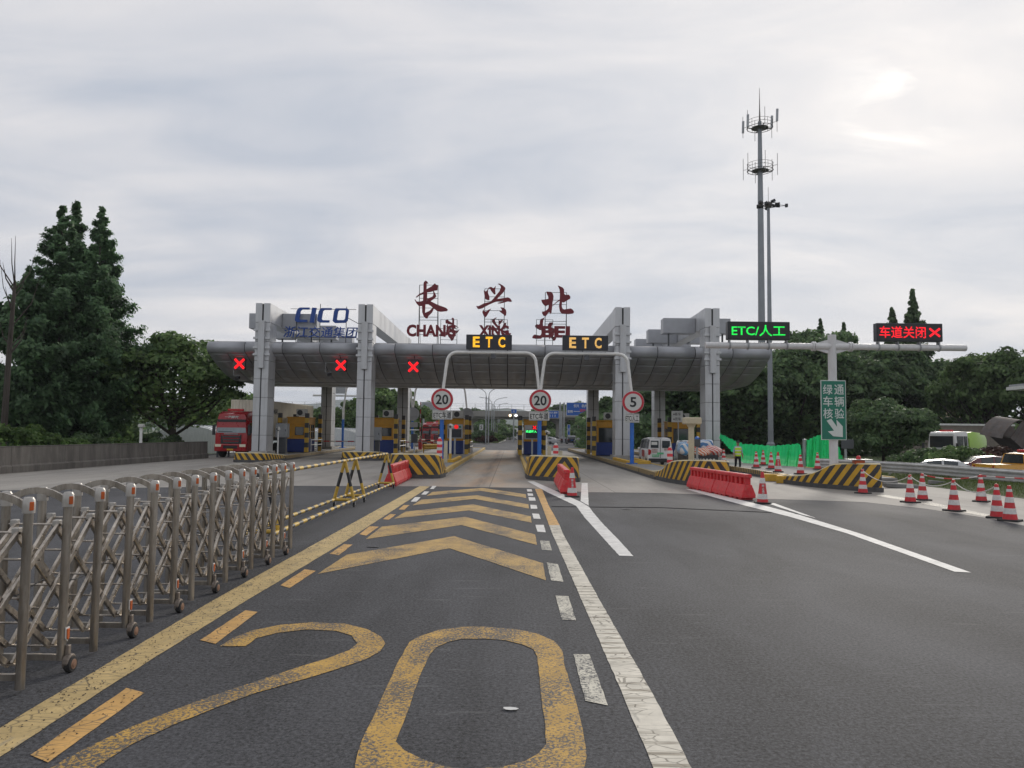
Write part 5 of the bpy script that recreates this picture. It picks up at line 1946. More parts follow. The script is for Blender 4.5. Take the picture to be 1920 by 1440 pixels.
# ================================================================ green construction net
m_net, nt, bb = nodes_of('green_net')
v = coords(nt)
bb.inputs['Base Color'].default_value = (0.02, 0.42, 0.13, 1)
nt.links.new(mixc(nt, rampf(nt, noise(nt, v, 1.4, 5), .35, .65), (0.02, 0.46, 0.15), (0.05, 0.66, 0.26)), bb.inputs['Base Color'])
bb.inputs['Roughness'].default_value = .8
tl = N(nt, 'ShaderNodeBsdfTranslucent')
tl.inputs[0].default_value = (0.03, 0.75, 0.26, 1)
tp = N(nt, 'ShaderNodeBsdfTransparent')
ms = N(nt, 'ShaderNodeMixShader')
ms.inputs[0].default_value = .55
nt.links.new(bb.outputs[0], ms.inputs[1])
nt.links.new(tl.outputs[0], ms.inputs[2])
ms2 = N(nt, 'ShaderNodeMixShader')
ms2.inputs[0].default_value = .3
nt.links.new(ms.outputs[0], ms2.inputs[1])
nt.links.new(tp.outputs[0], ms2.inputs[2])
nt.links.new(ms2.outputs[0], nt.nodes['Material Output'].inputs[0])


def net(stations, nz=20, sub=16):
    """stations: (x, y, ztop, zbot)"""
    b = MB()
    st = []
    for i in range(len(stations) - 1):
        a, c = stations[i], stations[i + 1]
        for k in range(sub):
            st.append([a[q] + (c[q] - a[q]) * k / sub for q in range(4)])
    st.append(list(stations[-1]))
    vs = []
    for i, (x, y, zt, zb_) in enumerate(st):
        for k in range(nz + 1):
            t = k / nz
            dy = .12 * math.sin(i * .52 + t * 3) * (t * (1 - t) * 3 + .15) + .06 * math.sin(i * 1.31 + t * 6 + math.sin(i * .37) * 3) + .03 * math.sin(i * 3.1 - t * 11)
            dx = .07 * math.sin(i * 1.7 + t * 5)
            vs.append((x + dx, y + dy, zt + (zb_ - zt) * t + .03 * math.sin(i * 1.1) * (1 - t)))
    w = nz + 1
    fs = [(i * w + k, (i + 1) * w + k, (i + 1) * w + k + 1, i * w + k + 1) for i in range(len(st) - 1) for k in range(nz)]
    b.add(vs, fs)
    return b


def st(px, pt, pb, Y):
    t, q = yp(px, pt, Y), yp(px, pb, Y)
    return (t.x, Y, t.z, max(q.z, .05))


netb = net([st(1350, 813, 822, 55.6), st(1368, 822, 842, 53), st(1392, 832, 868, 51), st(1420, 834, 872, 49), st(1450, 836, 875, 48), st(1475, 834, 878, 46.5), st(1500, 832, 884, 45.5)])
tag(netb.build('green_net', m_net, smooth=True, fix=False), 'sagging green construction net hung from the right column to the grey post', 'netting', 'green construction nets')
netb = net([st(1512, 826, 888, 45), st(1530, 818, 884, 45), st(1552, 812, 880, 45.2), st(1572, 838, 882, 45.4), st(1583, 868, 884, 45.6)])
tag(netb.build('green_net', m_net, smooth=True, fix=False), 'bunched green construction net behind the white gantry pole', 'netting', 'green construction nets')
p = yp(1508, 824, 45.2)
tag(MB().bx(p.x - .09, p.x + .09, 45.1, 45.28, 0, p.z).lathe([(.13, p.z), (0, p.z + .05)], (p.x, 45.19, 0), 'z', 8).build('net_post', m_gal, bevel=.01), 'grey square post holding up the green net', 'post')
p = yp(1585, 832, 46.4)
e = thing('meter_post', (p.x, 46.4, 0), 'dark meter box on a post right of the green net', 'post')
MB().bx(p.x - .06, p.x + .06, 46.34, 46.46, 0, p.z - .2).build('post', m_gal, e)
MB().bx(p.x - .3, p.x + .45, 46.25, 46.33, p.z - .3, p.z + .25).build('box', m_dkgrey, e, bevel=.02)
# warning lamp on the right bumper
c = yp(1611, 872, 30.3)
e = thing('warning_lamp', (c.x, 30.3, 1.1), 'small orange warning lamp with solar lid on the right bumper', 'lamp')
MB().bx(c.x - .2, c.x + .2, 30.2, 30.5, 1.0, 1.2).build('body', M('orange_plastic', (.5, .09, .02), .5), e, bevel=.03)
MB().bx(c.x - .45, c.x + .45, 30.1, 30.6, 1.2, 1.23).build('solar_lid', m_signface, e)
MB().lathe([(.09, 1.23), (.08, 1.34), (0, 1.38)], (c.x, 30.35, 0), 'z', 12).build('beacon', m_coner, e)
# ================================================================ vehicles
def paint(name, c, rough=.3):
    return M(name, c, rough, 0, .06, 1.5, dirt=.12, coat=.5)


m_tail = M('tail_lamp_red', (.35, .01, .012), .25)
m_headl = M('headlamp_glass', (.62, .62, .60), .15)
m_rim = M('wheel_rim', (.35, .35, .36), .35, .6)
m_plate_y = M('yellow_plate', (.62, .36, .03), .5)
m_plate_g = M('green_plate', (.10, .42, .20), .5)


def wheel(e, x, y, r, w=.22, side=1):
    b = MB()
    b.lathe([(r * .62, -w / 2), (r * .94, -w / 2), (r, -w / 2 + .03), (r, w / 2 - .03), (r * .94, w / 2), (r * .62, w / 2)], (x, y, r), 'x', 22)
    t = b.build('wheel', m_rubber, e, smooth='auto', local=True)
    b = MB()
    b.lathe([(r * .64, w / 2 * .9), (r * .56, w / 2 * .6), (r * .2, w / 2 * .75), (0, w / 2 * .8)], (x, y, r), 'x', 18) if side > 0 else b.lathe([(r * .64, -w / 2 * .9), (r * .56, -w / 2 * .6), (r * .2, -w / 2 * .75), (0, -w / 2 * .8)], (x, y, r), 'x', 18)
    b.build('rim', m_rim, t, smooth='auto', local=True)


def body_loft(secs):
    """secs: list of (y, [(halfwidth, z) bottom->top]) closed shell; x symmetric"""
    b = MB()
    n = len(secs[0][1])
    vs = []
    for y, s in secs:
        for hw, z in s:
            vs.append((-hw, y, z))
        for hw, z in reversed(s):
            vs.append((hw, y, z))
    m = 2 * n
    fs = []
    for i in range(len(secs) - 1):
        for k in range(m):
            k2 = (k + 1) % m
            fs.append((i * m + k, i * m + k2, (i + 1) * m + k2, (i + 1) * m + k))
    fs.append(tuple(range(m)))
    fs.append(tuple(range((len(secs) - 1) * m, len(secs) * m))[::-1])
    b.add(vs, fs)
    return b


def car(label, loc, rz, c, prof, W, group=None, cat='car', rim_r=.31, wheels=(.8, -1.75), name='parked_car', glassy=True, plate=None):
    """prof: list of (y from front(-) to rear(+), z_sill, z_belt, z_roof, roof half-width factor)
    the car's nose points to -y"""
    e = thing(name, loc, label, cat, group, rz)
    mp = paint('car_paint_%d_%d_%d' % tuple(int(v * 100) for v in c), c)
    secs = []
    for y, zs, zb, zr, k in prof:
        hw = W / 2 * k
        up = max(zr - zb, .01)
        rw = hw * (1 - .17 * min(1, up / .5))
        secs.append((y, [(hw * .94, zs), (hw, zs + (zb - zs) * .35), (hw, zb - .05), (hw * .97, zb), (rw, zr - .04 * min(1, up / .2)), (rw * .82, zr)]))
    body_loft(secs).build('body', mp, e, smooth='auto', local=True)
    # glass: side panes and the two screens, set a few mm proud
    idx = [i for i, p in enumerate(prof) if p[3] - p[2] > .34]
    if glassy and idx:
        for s in (-1, 1):
            for i in range(idx[0], idx[-1]):
                a, q = prof[i], prof[i + 1]
                pts = []
                for (y, zs, zb, zr, k), f0, f1 in ((a, .08, .86), (q, .08, .86)):
                    hw = W / 2 * k
                    up = zr - zb
                    rw = hw * (1 - .17 * min(1, up / .5))
                    for f in (f0, f1):
                        pts.append((s * (hw * .97 + (rw - hw * .97) * f + .012), y, zb + up * f))
                ya, yb = pts[0][1], pts[2][1]
                g = .05
                b = MB()
                vs = [(p[0], p[1] + (g if j < 2 else -g), p[2]) for j, p in enumerate(pts)]
                b.add(vs + [(p[0] - s * .02, p[1], p[2]) for p in vs], [(0, 1, 3, 2), (4, 6, 7, 5), (0, 4, 5, 1), (2, 3, 7, 6), (0, 2, 6, 4), (1, 5, 7, 3)])
                b.build('side_window', m_glass, e, local=True)
        for i0, i1, nm in ((idx[0] - 1, idx[0], 'windscreen'), (idx[-1] + 1, idx[-1], 'rear_window')):
            if not (0 <= i0 < len(prof)):
                continue
            a, q = prof[i0], prof[i1]
            hw0, hw1 = W / 2 * a[4] * .86, W / 2 * q[4] * .72
            dy = -.015 if nm == 'windscreen' else .015
            za, zq = a[3], q[3]
            y0, y1 = a[0] + (q[0] - a[0]) * .06, a[0] + (q[0] - a[0]) * .92
            z0, z1 = za + (zq - za) * .06 + .012, za + (zq - za) * .92 + .012
            b = MB()
            vs = [(-hw0, y0 + dy, z0), (hw0, y0 + dy, z0), (hw1, y1 + dy, z1), (-hw1, y1 + dy, z1)]
            b.add(vs + [(p[0], p[1] - dy * 1.5, p[2] - .02) for p in vs], [(0, 1, 2, 3), (4, 7, 6, 5), (0, 4, 5, 1), (1, 5, 6, 2), (2, 6, 7, 3), (3, 7, 4, 0)])
            b.build(nm, m_glass, e, local=True)
    for y in wheels:
        for s in (-1, 1):
            wheel(e, s * (W / 2 - .1), y, rim_r, .2, s)
    yf, yr_ = prof[0][0], prof[-1][0]
    for s in (-1, 1):
        b = MB().bx(s * W * .30 - .16, s * W * .30 + .16, yf - .015, yf + .25, prof[0][2] - .17, prof[0][2] - .03)
        b.build('headlight', m_headl, e, bevel=.02, local=True)
        b = MB().bx(s * W * .40 - .07, s * W * .40 + .07, yr_ - .15, yr_ + .015, prof[-1][2] - .28, prof[-1][2] - .02)
        b.build('tail_light', m_tail, e, bevel=.02, local=True)
        b = MB().box((s * (W / 2 + .1), prof[2][0] + .35, prof[2][2] + .06), (.2, .09, .14))
        b.build('mirror', mp, e, bevel=.03, local=True)
    MB().bx(-W * .42, W * .42, yf - .03, yf + .1, prof[0][1], prof[0][1] + .16).build('front_bumper', m_black, e, bevel=.02, local=True)
    MB().bx(-W * .42, W * .42, yr_ - .1, yr_ + .03, prof[-1][1], prof[-1][1] + .18).build('rear_bumper', m_black, e, bevel=.02, local=True)
    MB().bx(-.22, .22, yr_ + .005, yr_ + .035, prof[-1][2] - .3, prof[-1][2] - .18).build('number_plate', plate or m_blue, e, local=True)
    return e


SEDAN = [(-2.3, .25, .62, .63, .86), (-2.15, .2, .72, .74, .96), (-1.15, .2, .86, .93, 1.0), (-.35, .2, .92, 1.40, 1.0), (.35, .2, .94, 1.46, 1.0), (1.1, .2, .95, 1.38, 1.0), (1.75, .22, .97, 1.02, .98), (2.25, .3, .93, .97, .9)]
SUV = [(-2.25, .3, .80, .82, .88), (-2.1, .25, .95, .98, .98), (-1.15, .25, 1.02, 1.08, 1.0), (-.55, .25, 1.05, 1.62, 1.0), (.4, .25, 1.06, 1.72, 1.0), (1.4, .25, 1.06, 1.70, 1.0), (2.0, .25, 1.06, 1.55, 1.0), (2.25, .3, 1.04, 1.10, .96)]
# silver white sedan on the side road, its roof showing over the guardrail
p = yp(1782, 862, 38.5)
car('silver white saloon car seen over the guardrail', (p.x, 38.5, GZ), R(62), (.62, .63, .64), SEDAN, 1.84, name='car')
# yellow crew pickup at the right picture edge
p = yp(1905, 870, 42)
pk = car('orange yellow works pickup behind the guardrail at the right picture edge', (p.x + .6, 42, GZ), R(96), (.60, .29, .02), [(-2.5, .35, .95, .97, .9), (-2.3, .3, 1.02, 1.05, .98), (-1.4, .3, 1.08, 1.14, 1.0), (-.7, .3, 1.10, 1.68, 1.0), (.1, .3, 1.12, 1.76, 1.0), (.75, .3, 1.12, 1.70, 1.0), (.85, .3, 1.10, 1.14, 1.0), (2.55, .35, 1.08, 1.12, .98)], 1.82, None, 'pickup', .36, (1.6, -1.6), 'pickup_truck')
MB().bx(-.6, .6, -.2, .1, 1.80, 1.92).build('light_bar', m_coner, pk, bevel=.03, local=True)
p = yp(1868, 866, 47)
car('dark red car parked behind the orange pickup', (p.x, 47, GZ), R(75), (.12, .02, .03), SEDAN, 1.8, name='car')

# cars beyond the toll lanes on the right
for px, Y, rz, c, pr, lab in ((1071, 158, 180, (.012, .014, .022), SUV, 'dark navy SUV seen from behind beyond the toll lanes'), (1050, 172, 200, (.05, .03, .03), SEDAN, 'maroon car left of the dark SUV beyond the toll lanes'), (1088, 146, 186, (.02, .024, .03), SEDAN, 'black saloon half hidden by the rear column'),
                              (1027, 150, 250, (.40, .40, .41), SEDAN, 'silver car parked beyond the middle island'), (963, 240, 0, (.6, .6, .6), SUV, 'white car approaching on the far road')):
    p = yp(px, 812, Y)
    car(lab, (p.x, Y, 0), R(rz), c, pr, 1.85, 'cars beyond the toll lanes', name='car')

# ---- white micro van, rear towards us
VAN = [(-1.95, .3, .95, 1.0, .86), (-1.8, .25, 1.05, 1.15, .96), (-1.35, .25, 1.08, 1.78, 1.0), (-.5, .25, 1.1, 1.88, 1.0), (.6, .25, 1.1, 1.92, 1.0), (1.5, .25, 1.1, 1.90, 1.0), (1.88, .27, 1.1, 1.84, .98)]
p = yp(1236, 830, 53)
vx = 9.95
van = car('white micro van with stickered rear doors in the right lane', (vx, 53.4, 0), R(180), (.66, .66, .66), VAN, 1.68, None, 'van', .3, (-1.2, 1.2), 'micro_van', plate=m_plate_g)
yr_ = 1.88
for s in (-1, 1):
    b = MB().bx(s * .38 - .26, s * .38 + .26, yr_ + .012, yr_ + .03, 1.22, 1.70)
    b.build('rear_door_window', m_glass, van, bevel=.008, local=True)
    MB().bx(s * .74 - .07, s * .74 + .07, yr_ - .1, yr_ + .025, .75, 1.12).build('tail_lamp', m_tail, van, bevel=.015, local=True)
m_sticker = M('sticker_print', (.40, .30, .28), .5, var=.5, scale=14)
m_sticker2 = M('dark_red_sticker', (.30, .03, .03), .5, var=.4, scale=9)
for x0, x1, z0, z1, m in ((.20, .60, 1.42, 1.62, m_signface), (.18, .58, 1.04, 1.15, m_sticker), (.18, .58, .90, 1.0, m_sticker), (-.58, -.26, 1.05, 1.2, m_sticker)):
    MB().bx(x0, x1, yr_ + .033, yr_ + .037, z0, z1).build('sticker', m, van, local=True)
MB().bx(.84, .862, -.3, .6, .6, 1.05).build('side_sticker', m_sticker2, van, local=True)
MB().bx(-.015, .015, yr_ + .008, yr_ + .022, .55, 1.8).build('door_seam', m_black, van, local=True)
lettering('浙ED·2561', (.32, yr_ + .045, .70), .42, .1, m_signface, van, .003, .02, rz=R(180), local=True)
MB().bx(.08, .56, yr_ + .03, yr_ + .042, .62, .78).build('plate', m_plate_g, van, local=True)
MB().bx(-.78, .78, yr_ - .05, yr_ + .05, .28, .52).build('lower_bumper', m_black, van, bevel=.02, local=True)

# ---- small truck heaped with coloured sacks
p = yp(1318, 850, 44)
TX, TY = p.x, 44.0
tk = thing('loaded_truck', (TX, TY, 0), 'small dark truck heaped with colourful sacks in the right lane', 'truck')
m_bed = M('dark_truck_bed', (.022, .024, .028), .5, var=.2, dirt=.25)
MB().bx(-.85, .85, 0, 2.6, .52, .58).build('bed_floor', m_bed, tk, bevel=.01, local=True)
MB().bx(-.85, .85, -.03, .03, .48, .98).build('tailgate', m_bed, tk, bevel=.012, local=True)
for s in (-1, 1):
    MB().bx(s * .85 - .03, s * .85 + .03, .03, 2.6, .56, .98).build('side_board', m_bed, tk, bevel=.012, local=True)
    wheel(tk, s * .68, .7, .29, .2, s)
    wheel(tk, s * .68, 3.1, .29, .2, s)
    MB().bx(s * .7 - .12, s * .7 + .12, -.06, .0, .36, .46).build('tail_light', EM('tail_lamp_lit', (1, .08, .04), 1.6) if s > 0 else m_tail, tk, bevel=.01, local=True)
MB().bx(-.8, .8, .2, 3.4, .36, .50).build('chassis', m_black, tk, local=True)
body_loft([(2.65, [(.8, .5), (.82, .9), (.82, 1.1), (.78, 1.6), (.7, 1.72)]), (3.5, [(.8, .5), (.82, .9), (.82, 1.1), (.76, 1.65), (.68, 1.78)]), (4.1, [(.78, .5), (.8, .9), (.8, 1.05), (.7, 1.3), (.66, 1.34)])]).build('cab', paint('truck_cab_grey', (.2, .22, .24)), tk, smooth='auto', local=True)
lettering('E T U 9 8 9 8', (0, -.04, .70), 1.35, .16, m_signface, tk, .006, .02, local=True)
sack_cols = [(.60, .58, .56), (.52, .13, .04), (.50, .07, .05), (.06, .17, .36), (.58, .55, .52), (.05, .22, .42), (.55, .17, .05), (.3, .4, .5)]
sack_alt = [(.10, .28, .50), (.60, .52, .45), (.58, .53, .50), (.58, .60, .62), (.55, .12, .08), (.5, .55, .6), (.30, .05, .04), (.6, .6, .6)]


def sack(loc, s, c, k, lab):
    b = MB()
    nu, nv = 14, 9
    vs = []
    for j in range(nv + 1):
        ph = math.pi * j / nv
        for i in range(nu):
            th = 2 * math.pi * i / nu
            r = 1 + .10 * math.sin(3 * th + k) * math.sin(ph) + .07 * math.sin(5 * ph + k * 2 + th)
            sx = math.copysign(abs(math.sin(ph)) ** .6, math.sin(ph))
            vs.append((s[0] * r * sx * math.cos(th), s[1] * r * sx * math.sin(th), s[2] * r * math.cos(ph)))
    fs = [(j * nu + i, j * nu + (i + 1) % nu, (j + 1) * nu + (i + 1) % nu, (j + 1) * nu + i) for j in range(nv) for i in range(nu)]
    b.add(vs, fs)
    nm = 'sack_cloth_%d' % (k % 8)
    if nm not in MATS:
        m, nt, bb = nodes_of(nm)
        w = N(nt, 'ShaderNodeTexWave')
        w.inputs['Scale'].default_value = 1.6 + .6 * (k % 3)
        w.inputs['Distortion'].default_value = 3
        nt.links.new(coords(nt, (1, 1, 1), rot=(.4, .5, .3 * k)), w.inputs[0])
        c2 = sack_alt[k % 8]
        nt.links.new(mixc(nt, rampf(nt, w.outputs[1], .42, .58), c, c2), bb.inputs['Base Color'])
        bb.inputs['Roughness'].default_value = .6
        MATS[nm] = m
    o = b.build('sack', MATS[nm], smooth=True)
    o.location = loc
    o.rotation_euler = (.15 * math.sin(k), .2 * math.cos(k * 2), k * .7)
    tag(o, lab, 'sack', 'sacks heaped on the small truck')


for k, (dx, dy, dz, s, lab) in enumerate([(-.75, .5, 1.25, (.42, .5, .38), 'white patched sack at the left rear of the heap'), (.1, .4, 1.12, (.62, .45, .26), 'flat orange striped sack at the rear of the heap'), (.72, .55, 1.2, (.46, .5, .3), 'red and white sack at the right rear of the heap'), (.35, 1.1, 1.50, (.55, .5, .34), 'big blue and white sack on top of the heap'),
                                       (-.35, 1.0, 1.52, (.36, .42, .34), 'pale sack on top left of the heap'), (-.6, 1.7, 1.3, (.5, .5, .4), 'blue sack deep in the heap at left'), (.55, 1.8, 1.35, (.5, .55, .42), 'orange sack deep in the heap at right')]):
    sack((TX + dx, TY + dy, dz), s, sack_cols[k], k, lab)

# ---- red tractor unit with container
m_truckred = paint('truck_red', (.34, .012, .018), .30)
m_contain = M('container_beige', (.74, .70, .58), .55, var=.08, scale=1, streak=True, dirt=.3, dirtc=(.22, .17, .12))


def tractor(label, loc, rz, full=True, group='red articulated trucks'):
    e = thing('articulated_truck', loc, label, 'truck', group, rz)
    # nose to -y, cab width 2.5
    secs = [(0, [(1.16, .55), (1.22, .9), (1.23, 1.75), (1.19, 1.85), (1.08, 2.75), (1.0, 2.82)]), (.12, [(1.2, .5), (1.25, .9), (1.25, 1.75), (1.24, 1.85), (1.2, 2.8), (1.1, 2.9)]), (2.1, [(1.2, .5), (1.25, .9), (1.25, 1.75), (1.25, 1.85), (1.22, 2.85), (1.12, 2.98)])]
    body_loft(secs).build('cab', m_truckred, e, smooth='auto', local=True)
    body_loft([(.05, [(1.06, 2.82), (1.1, 2.95), (1.02, 3.25), (.9, 3.3)]), (.5, [(1.18, 2.84), (1.2, 3.0), (1.12, 3.42), (1.0, 3.5)]), (2.0, [(1.18, 2.9), (1.2, 3.0), (1.15, 3.5), (1.05, 3.58)])]).build('roof_fairing', m_truckred, e, smooth='auto', local=True)
    b = MB()
    vs = [(-1.14, -.018, 1.88), (1.14, -.018, 1.88), (1.05, .02, 2.72), (-1.05, .02, 2.72)]
    b.add(vs + [(p[0], p[1] + .03, p[2]) for p in vs], [(0, 1, 2, 3), (4, 7, 6, 5), (0, 4, 5, 1), (1, 5, 6, 2), (2, 6, 7, 3), (3, 7, 4, 0)])
    b.build('windscreen', glass('truck_screen', (.20, .25, .27), .10), e, local=True)
    MB().bx(-1.12, 1.12, -.05, .03, 2.70, 2.90).build('sun_visor', m_black, e, bevel=.02, local=True)
    MB().bx(-1.0, .1, -.03, -.019, 1.95, 1.99).build('wiper', m_black, e, local=True)
    for k in range(6):
        z = 1.72 - k * .11
        MB().bx(-.72 + .03 * k, .72 - .03 * k, -.045, .02, z - .06, z).build('grille_slat', m_truckred if k % 2 == 0 else m_dkgrey, e, bevel=.008, local=True)
    MB().bx(-.8, .8, -.02, .015, 1.05, 1.75).build('grille', m_black, e, local=True)
    MB().bx(-.55, .55, -.06, -.02, 1.76, 1.82).build('badge_bar', m_gal, e, bevel=.01, local=True)
    MB().bx(-1.25, 1.25, -.12, .25, .48, 1.02).build('bumper', m_truckred, e, bevel=.05, local=True)
    MB().bx(-.55, .55, -.135, -.10, .70, .92).build('lower_grille', m_black, e, local=True)
    for s in (-1, 1):
        MB().bx(s * .95 - .24, s * .95 + .24, -.14, .0, .82, 1.02).build('headlight', EM('truck_headlamp', (1, .93, .75), .12), e, bevel=.02, local=True)
        MB().bx(s * 1.38 - .12, s * 1.38 + .12, .0, .12, 1.7, 2.45).build('mirror', m_black, e, bevel=.03, local=True)
        MB().tube([(s * 1.2, .1, 2.5), (s * 1.38, .06, 2.48)], .025, 6).build('mirror_arm', m_black, e, local=True)
        MB().bx(s * 1.235 - .02, s * 1.235 + .02, .45, 1.35, 1.85, 2.65).build('side_window', m_glass, e, local=True)
        wheel(e, s * 1.02, .95, .5, .3, s)
        wheel(e, s * 1.0, 4.2, .5, .5, s)
    MB().bx(-.24, .24, -.15, -.125, .55, .68).build('number_plate', m_plate_y, e, local=True)
    MB().bx(-.62, .62, .6, .85, 3.55, 3.72).build('light_bar', m_coner, e, bevel=.04, local=True)
    lettering('一汽解放', (0, .02, 3.08), 1.1, .2, m_signface, e, .005, .03, local=True)
    MB().bx(-.45, .45, 1.8, 6.0, .55, .85).build('chassis', m_black, e, local=True)
    return e


def container(e, y0, L, z0=1.35, zt=3.95):
    b = MB()
    hw = 1.22
    for x0, x1, ya, yb, za, zb in ((-hw, -hw + .12, y0, y0 + .12, z0, zt), (hw - .12, hw, y0, y0 + .12, z0, zt), (-hw, -hw + .12, y0 + L - .12, y0 + L, z0, zt), (hw - .12, hw, y0 + L - .12, y0 + L, z0, zt)):
        b.bx(x0, x1, ya, yb, za, zb)
    for x in (-hw, hw - .1):
        for z in (z0, zt - .1):
            b.bx(x + .002, x + .098, y0 + .12, y0 + L - .12, z + .002, z + .098)
    for y in (y0, y0 + L - .1):
        for z in (z0, zt - .1):
            b.bx(-hw + .12, hw - .12, y + .002, y + .098, z + .002, z + .098)
    b.bx(-hw + .1, hw - .1, y0 + .1, y0 + L - .1, zt - .06, zt - .03)
    b.build('container_frame', m_contain, e, local=True)
    for s in (-1, 1):                       # corrugated sides
        b = MB()
        nr = int(L / .28)
        prof = []
        for k in range(nr):
            y = y0 + .12 + k * (L - .24) / nr
            st_ = (L - .24) / nr
            prof += [(y, .06), (y + st_ * .35, .06), (y + st_ * .5, .025), (y + st_ * .85, .025)]
        prof.append((y0 + L - .12, .06))
        vs = []
        for y, d in prof:
            vs += [(s * (hw - d), y, z0 + .09), (s * (hw - d), y, zt - .09)]
        b.add(vs, [(2 * i, 2 * i + 2, 2 * i + 3, 2 * i + 1) for i in range(len(prof) - 1)])
        b.build('corrugated_side', m_contain, e, local=True, fix=False)
    b = MB()
    vs = []
    xs = []
    nr = 8
    for k in range(nr):
        x = -hw + .12 + k * (2 * hw - .24) / nr
        st_ = (2 * hw - .24) / nr
        xs += [(x, .06), (x + st_ * .35, .06), (x + st_ * .5, .02), (x + st_ * .85, .02)]
    xs.append((hw - .12, .06))
    for x, d in xs:
        vs += [(x, y0 + d, z0 + .09), (x, y0 + d, zt - .09)]
    b.add(vs, [(2 * i, 2 * i + 2, 2 * i + 3, 2 * i + 1) for i in range(len(xs) - 1)])
    b.build('corrugated_front', m_contain, e, local=True, fix=False)
    MB().bx(-hw, hw, y0 + .2, y0 + L, z0 - .3, z0 - .02).build('trailer_deck', m_black, e, local=True)
    for yy in (y0 + L - 3.4, y0 + L - 2.1, y0 + L - .8):
        for s in (-1, 1):
            wheel(e, s * .98, yy, .5, .5, s)
    o = lettering('CIMAI', (hw - .012, y0 + 2.9, zt - .85), 1.5, .45, m_ink, e, .004, .03, rz=R(90), local=True)


TRX = yp(434, 800, 58.4).x
tr1 = tractor('red articulated truck with beige container in the leftmost lane', (TRX, 58.4, 0), R(-3.5))
container(tr1, 2.6, 13.0, 1.55, 4.50)

for px, Y, rz, lab in ((824, 108, 0, 'distant red truck front behind the left 20 sign'), (806, 121, 2, 'farther red truck beside the first distant one')):
    p = yp(px, 812, Y)
    t = tractor(lab, (p.x, Y, 0), R(rz))
    MB().bx(-1.22, 1.22, 2.4, 10, 1.1, 2.9).build('cargo_body', M('blue_tarpaulin', (.03, .06, .14), .6), t, bevel=.05, local=True)
for k, (px, Y) in enumerate(((952, 330), (968, 322))):
    p = yp(px, 805, Y)
    e = thing('box_truck', (p.x, Y, 0), ('distant white box truck on the left under the bridge', 'distant white box truck on the right under the bridge')[k], 'truck', 'white box trucks under the bridge')
    MB().bx(-1.25, 1.25, .4, 8, 1.2, 4.1).build('cargo_box', m_white, e, bevel=.05, local=True)
    MB().bx(-1.15, 1.15, -1.4, .3, .6, 2.9).build('cab', m_grey, e, bevel=.1, local=True)
    MB().bx(-1.0, 1.0, -1.42, -1.39, 1.7, 2.6).build('windscreen', m_glass, e, local=True)
    for s in (-1, 1):
        for y in (-.5, 6):
            wheel(e, s * 1.0, y, .5, .3, s)

# ---- road sweeper truck and the tipped dark skip on the far right
Y = 61.0
p = yp(1776, 830, Y)
sw = thing('sweeper_truck', (p.x, Y, GZ), 'white cabbed sweeper truck with lime green tank behind the hedge', 'truck', None, R(-62))
# nose to -y in local, turned so that it points left
m_lime = paint('lime_green', (.26, .46, .02), .4)
m_cabw = paint('cab_white', (.60, .60, .57), .4)
sw.scale = (1, .74, 1)
body_loft([(-1.0, [(1.05, .6), (1.1, 1.0), (1.1, 1.75), (1.0, 2.72), (.92, 2.85)]), (-.8, [(1.12, .5), (1.15, 1.0), (1.15, 1.75), (1.05, 2.85), (.95, 2.98)]), (1.2, [(1.12, .5), (1.15, 1.0), (1.15, 1.75), (1.08, 2.9), (.98, 3.02)])]).build('cab', m_cabw, sw, smooth='auto', local=True)
MB().bx(-.95, .95, -1.03, -.95, 1.75, 2.65).build('windscreen', m_glass, sw, local=True)
for s in (-1, 1):
    MB().bx(s * 1.12 - .03, s * 1.12 + .03, -.65, .35, 1.8, 2.65).build('side_window', m_glass, sw, local=True)
    MB().bx(s * 1.12 - .03, s * 1.12 + .03, .55, 1.05, 1.85, 2.65).build('side_window', m_glass, sw, local=True)
    MB().bx(s * 1.4 - .1, s * 1.4 + .1, -1.3, -1.2, 1.5, 2.1).build('mirror', m_black, sw, local=True)
    for y in (-.1, 3.6):
        wheel(sw, s * .95, y, .45, .28, s)
MB().bx(-.5, .5, -.3, .1, 3.0, 3.14).build('light_bar', m_coner, sw, bevel=.03, local=True)
body_loft([(1.5, [(1.0, .9), (1.1, 1.2), (1.1, 2.4), (.8, 2.9)]), (2.4, [(1.1, .9), (1.15, 1.2), (1.15, 2.6), (.95, 3.0)]), (4.4, [(1.1, .9), (1.15, 1.2), (1.15, 2.5), (.95, 2.9)]), (4.7, [(1.0, .9), (1.05, 1.2), (1.05, 2.3), (.85, 2.7)])]).build('tank', m_lime, sw, smooth='auto', local=True)
MB().bx(-.6, .6, -.8, 4.8, .45, .9).build('chassis', m_black, sw, local=True)

p = yp(1893, 800, 56)
sk = thing('tipped_skip', (p.x + .8, 56, GZ), 'rusty dark grey open skip tipped up at the right picture edge', 'skip')
m_skip = M('rusty_dark_steel', (.125, .112, .105), .75, .2, .35, 1.5, dirt=.6, dirtc=(.13, .075, .045))
rm = Matrix.Rotation(R(36), 3, 'Y') @ Matrix.Rotation(R(14), 3, 'Z')
def sbox(c, s):
    b = MB()
    b.box((0, 0, 0), s)
    b.v = [tuple(rm @ (Vector(v) + Vector(c)) + Vector((0, 0, 2.3))) for v in b.v]
    return b
sbox((0, 0, -.75), (3.6, 2.0, .1)).build('floor', m_skip, sk, local=True)
sbox((0, -1.0, 0), (3.6, .08, 1.6)).build('side_wall', m_skip, sk, local=True)
sbox((0, 1.0, 0), (3.6, .08, 1.6)).build('side_wall', m_skip, sk, local=True)
sbox((1.8, 0, 0), (.08, 2.0, 1.6)).build('end_wall', m_skip, sk, local=True)
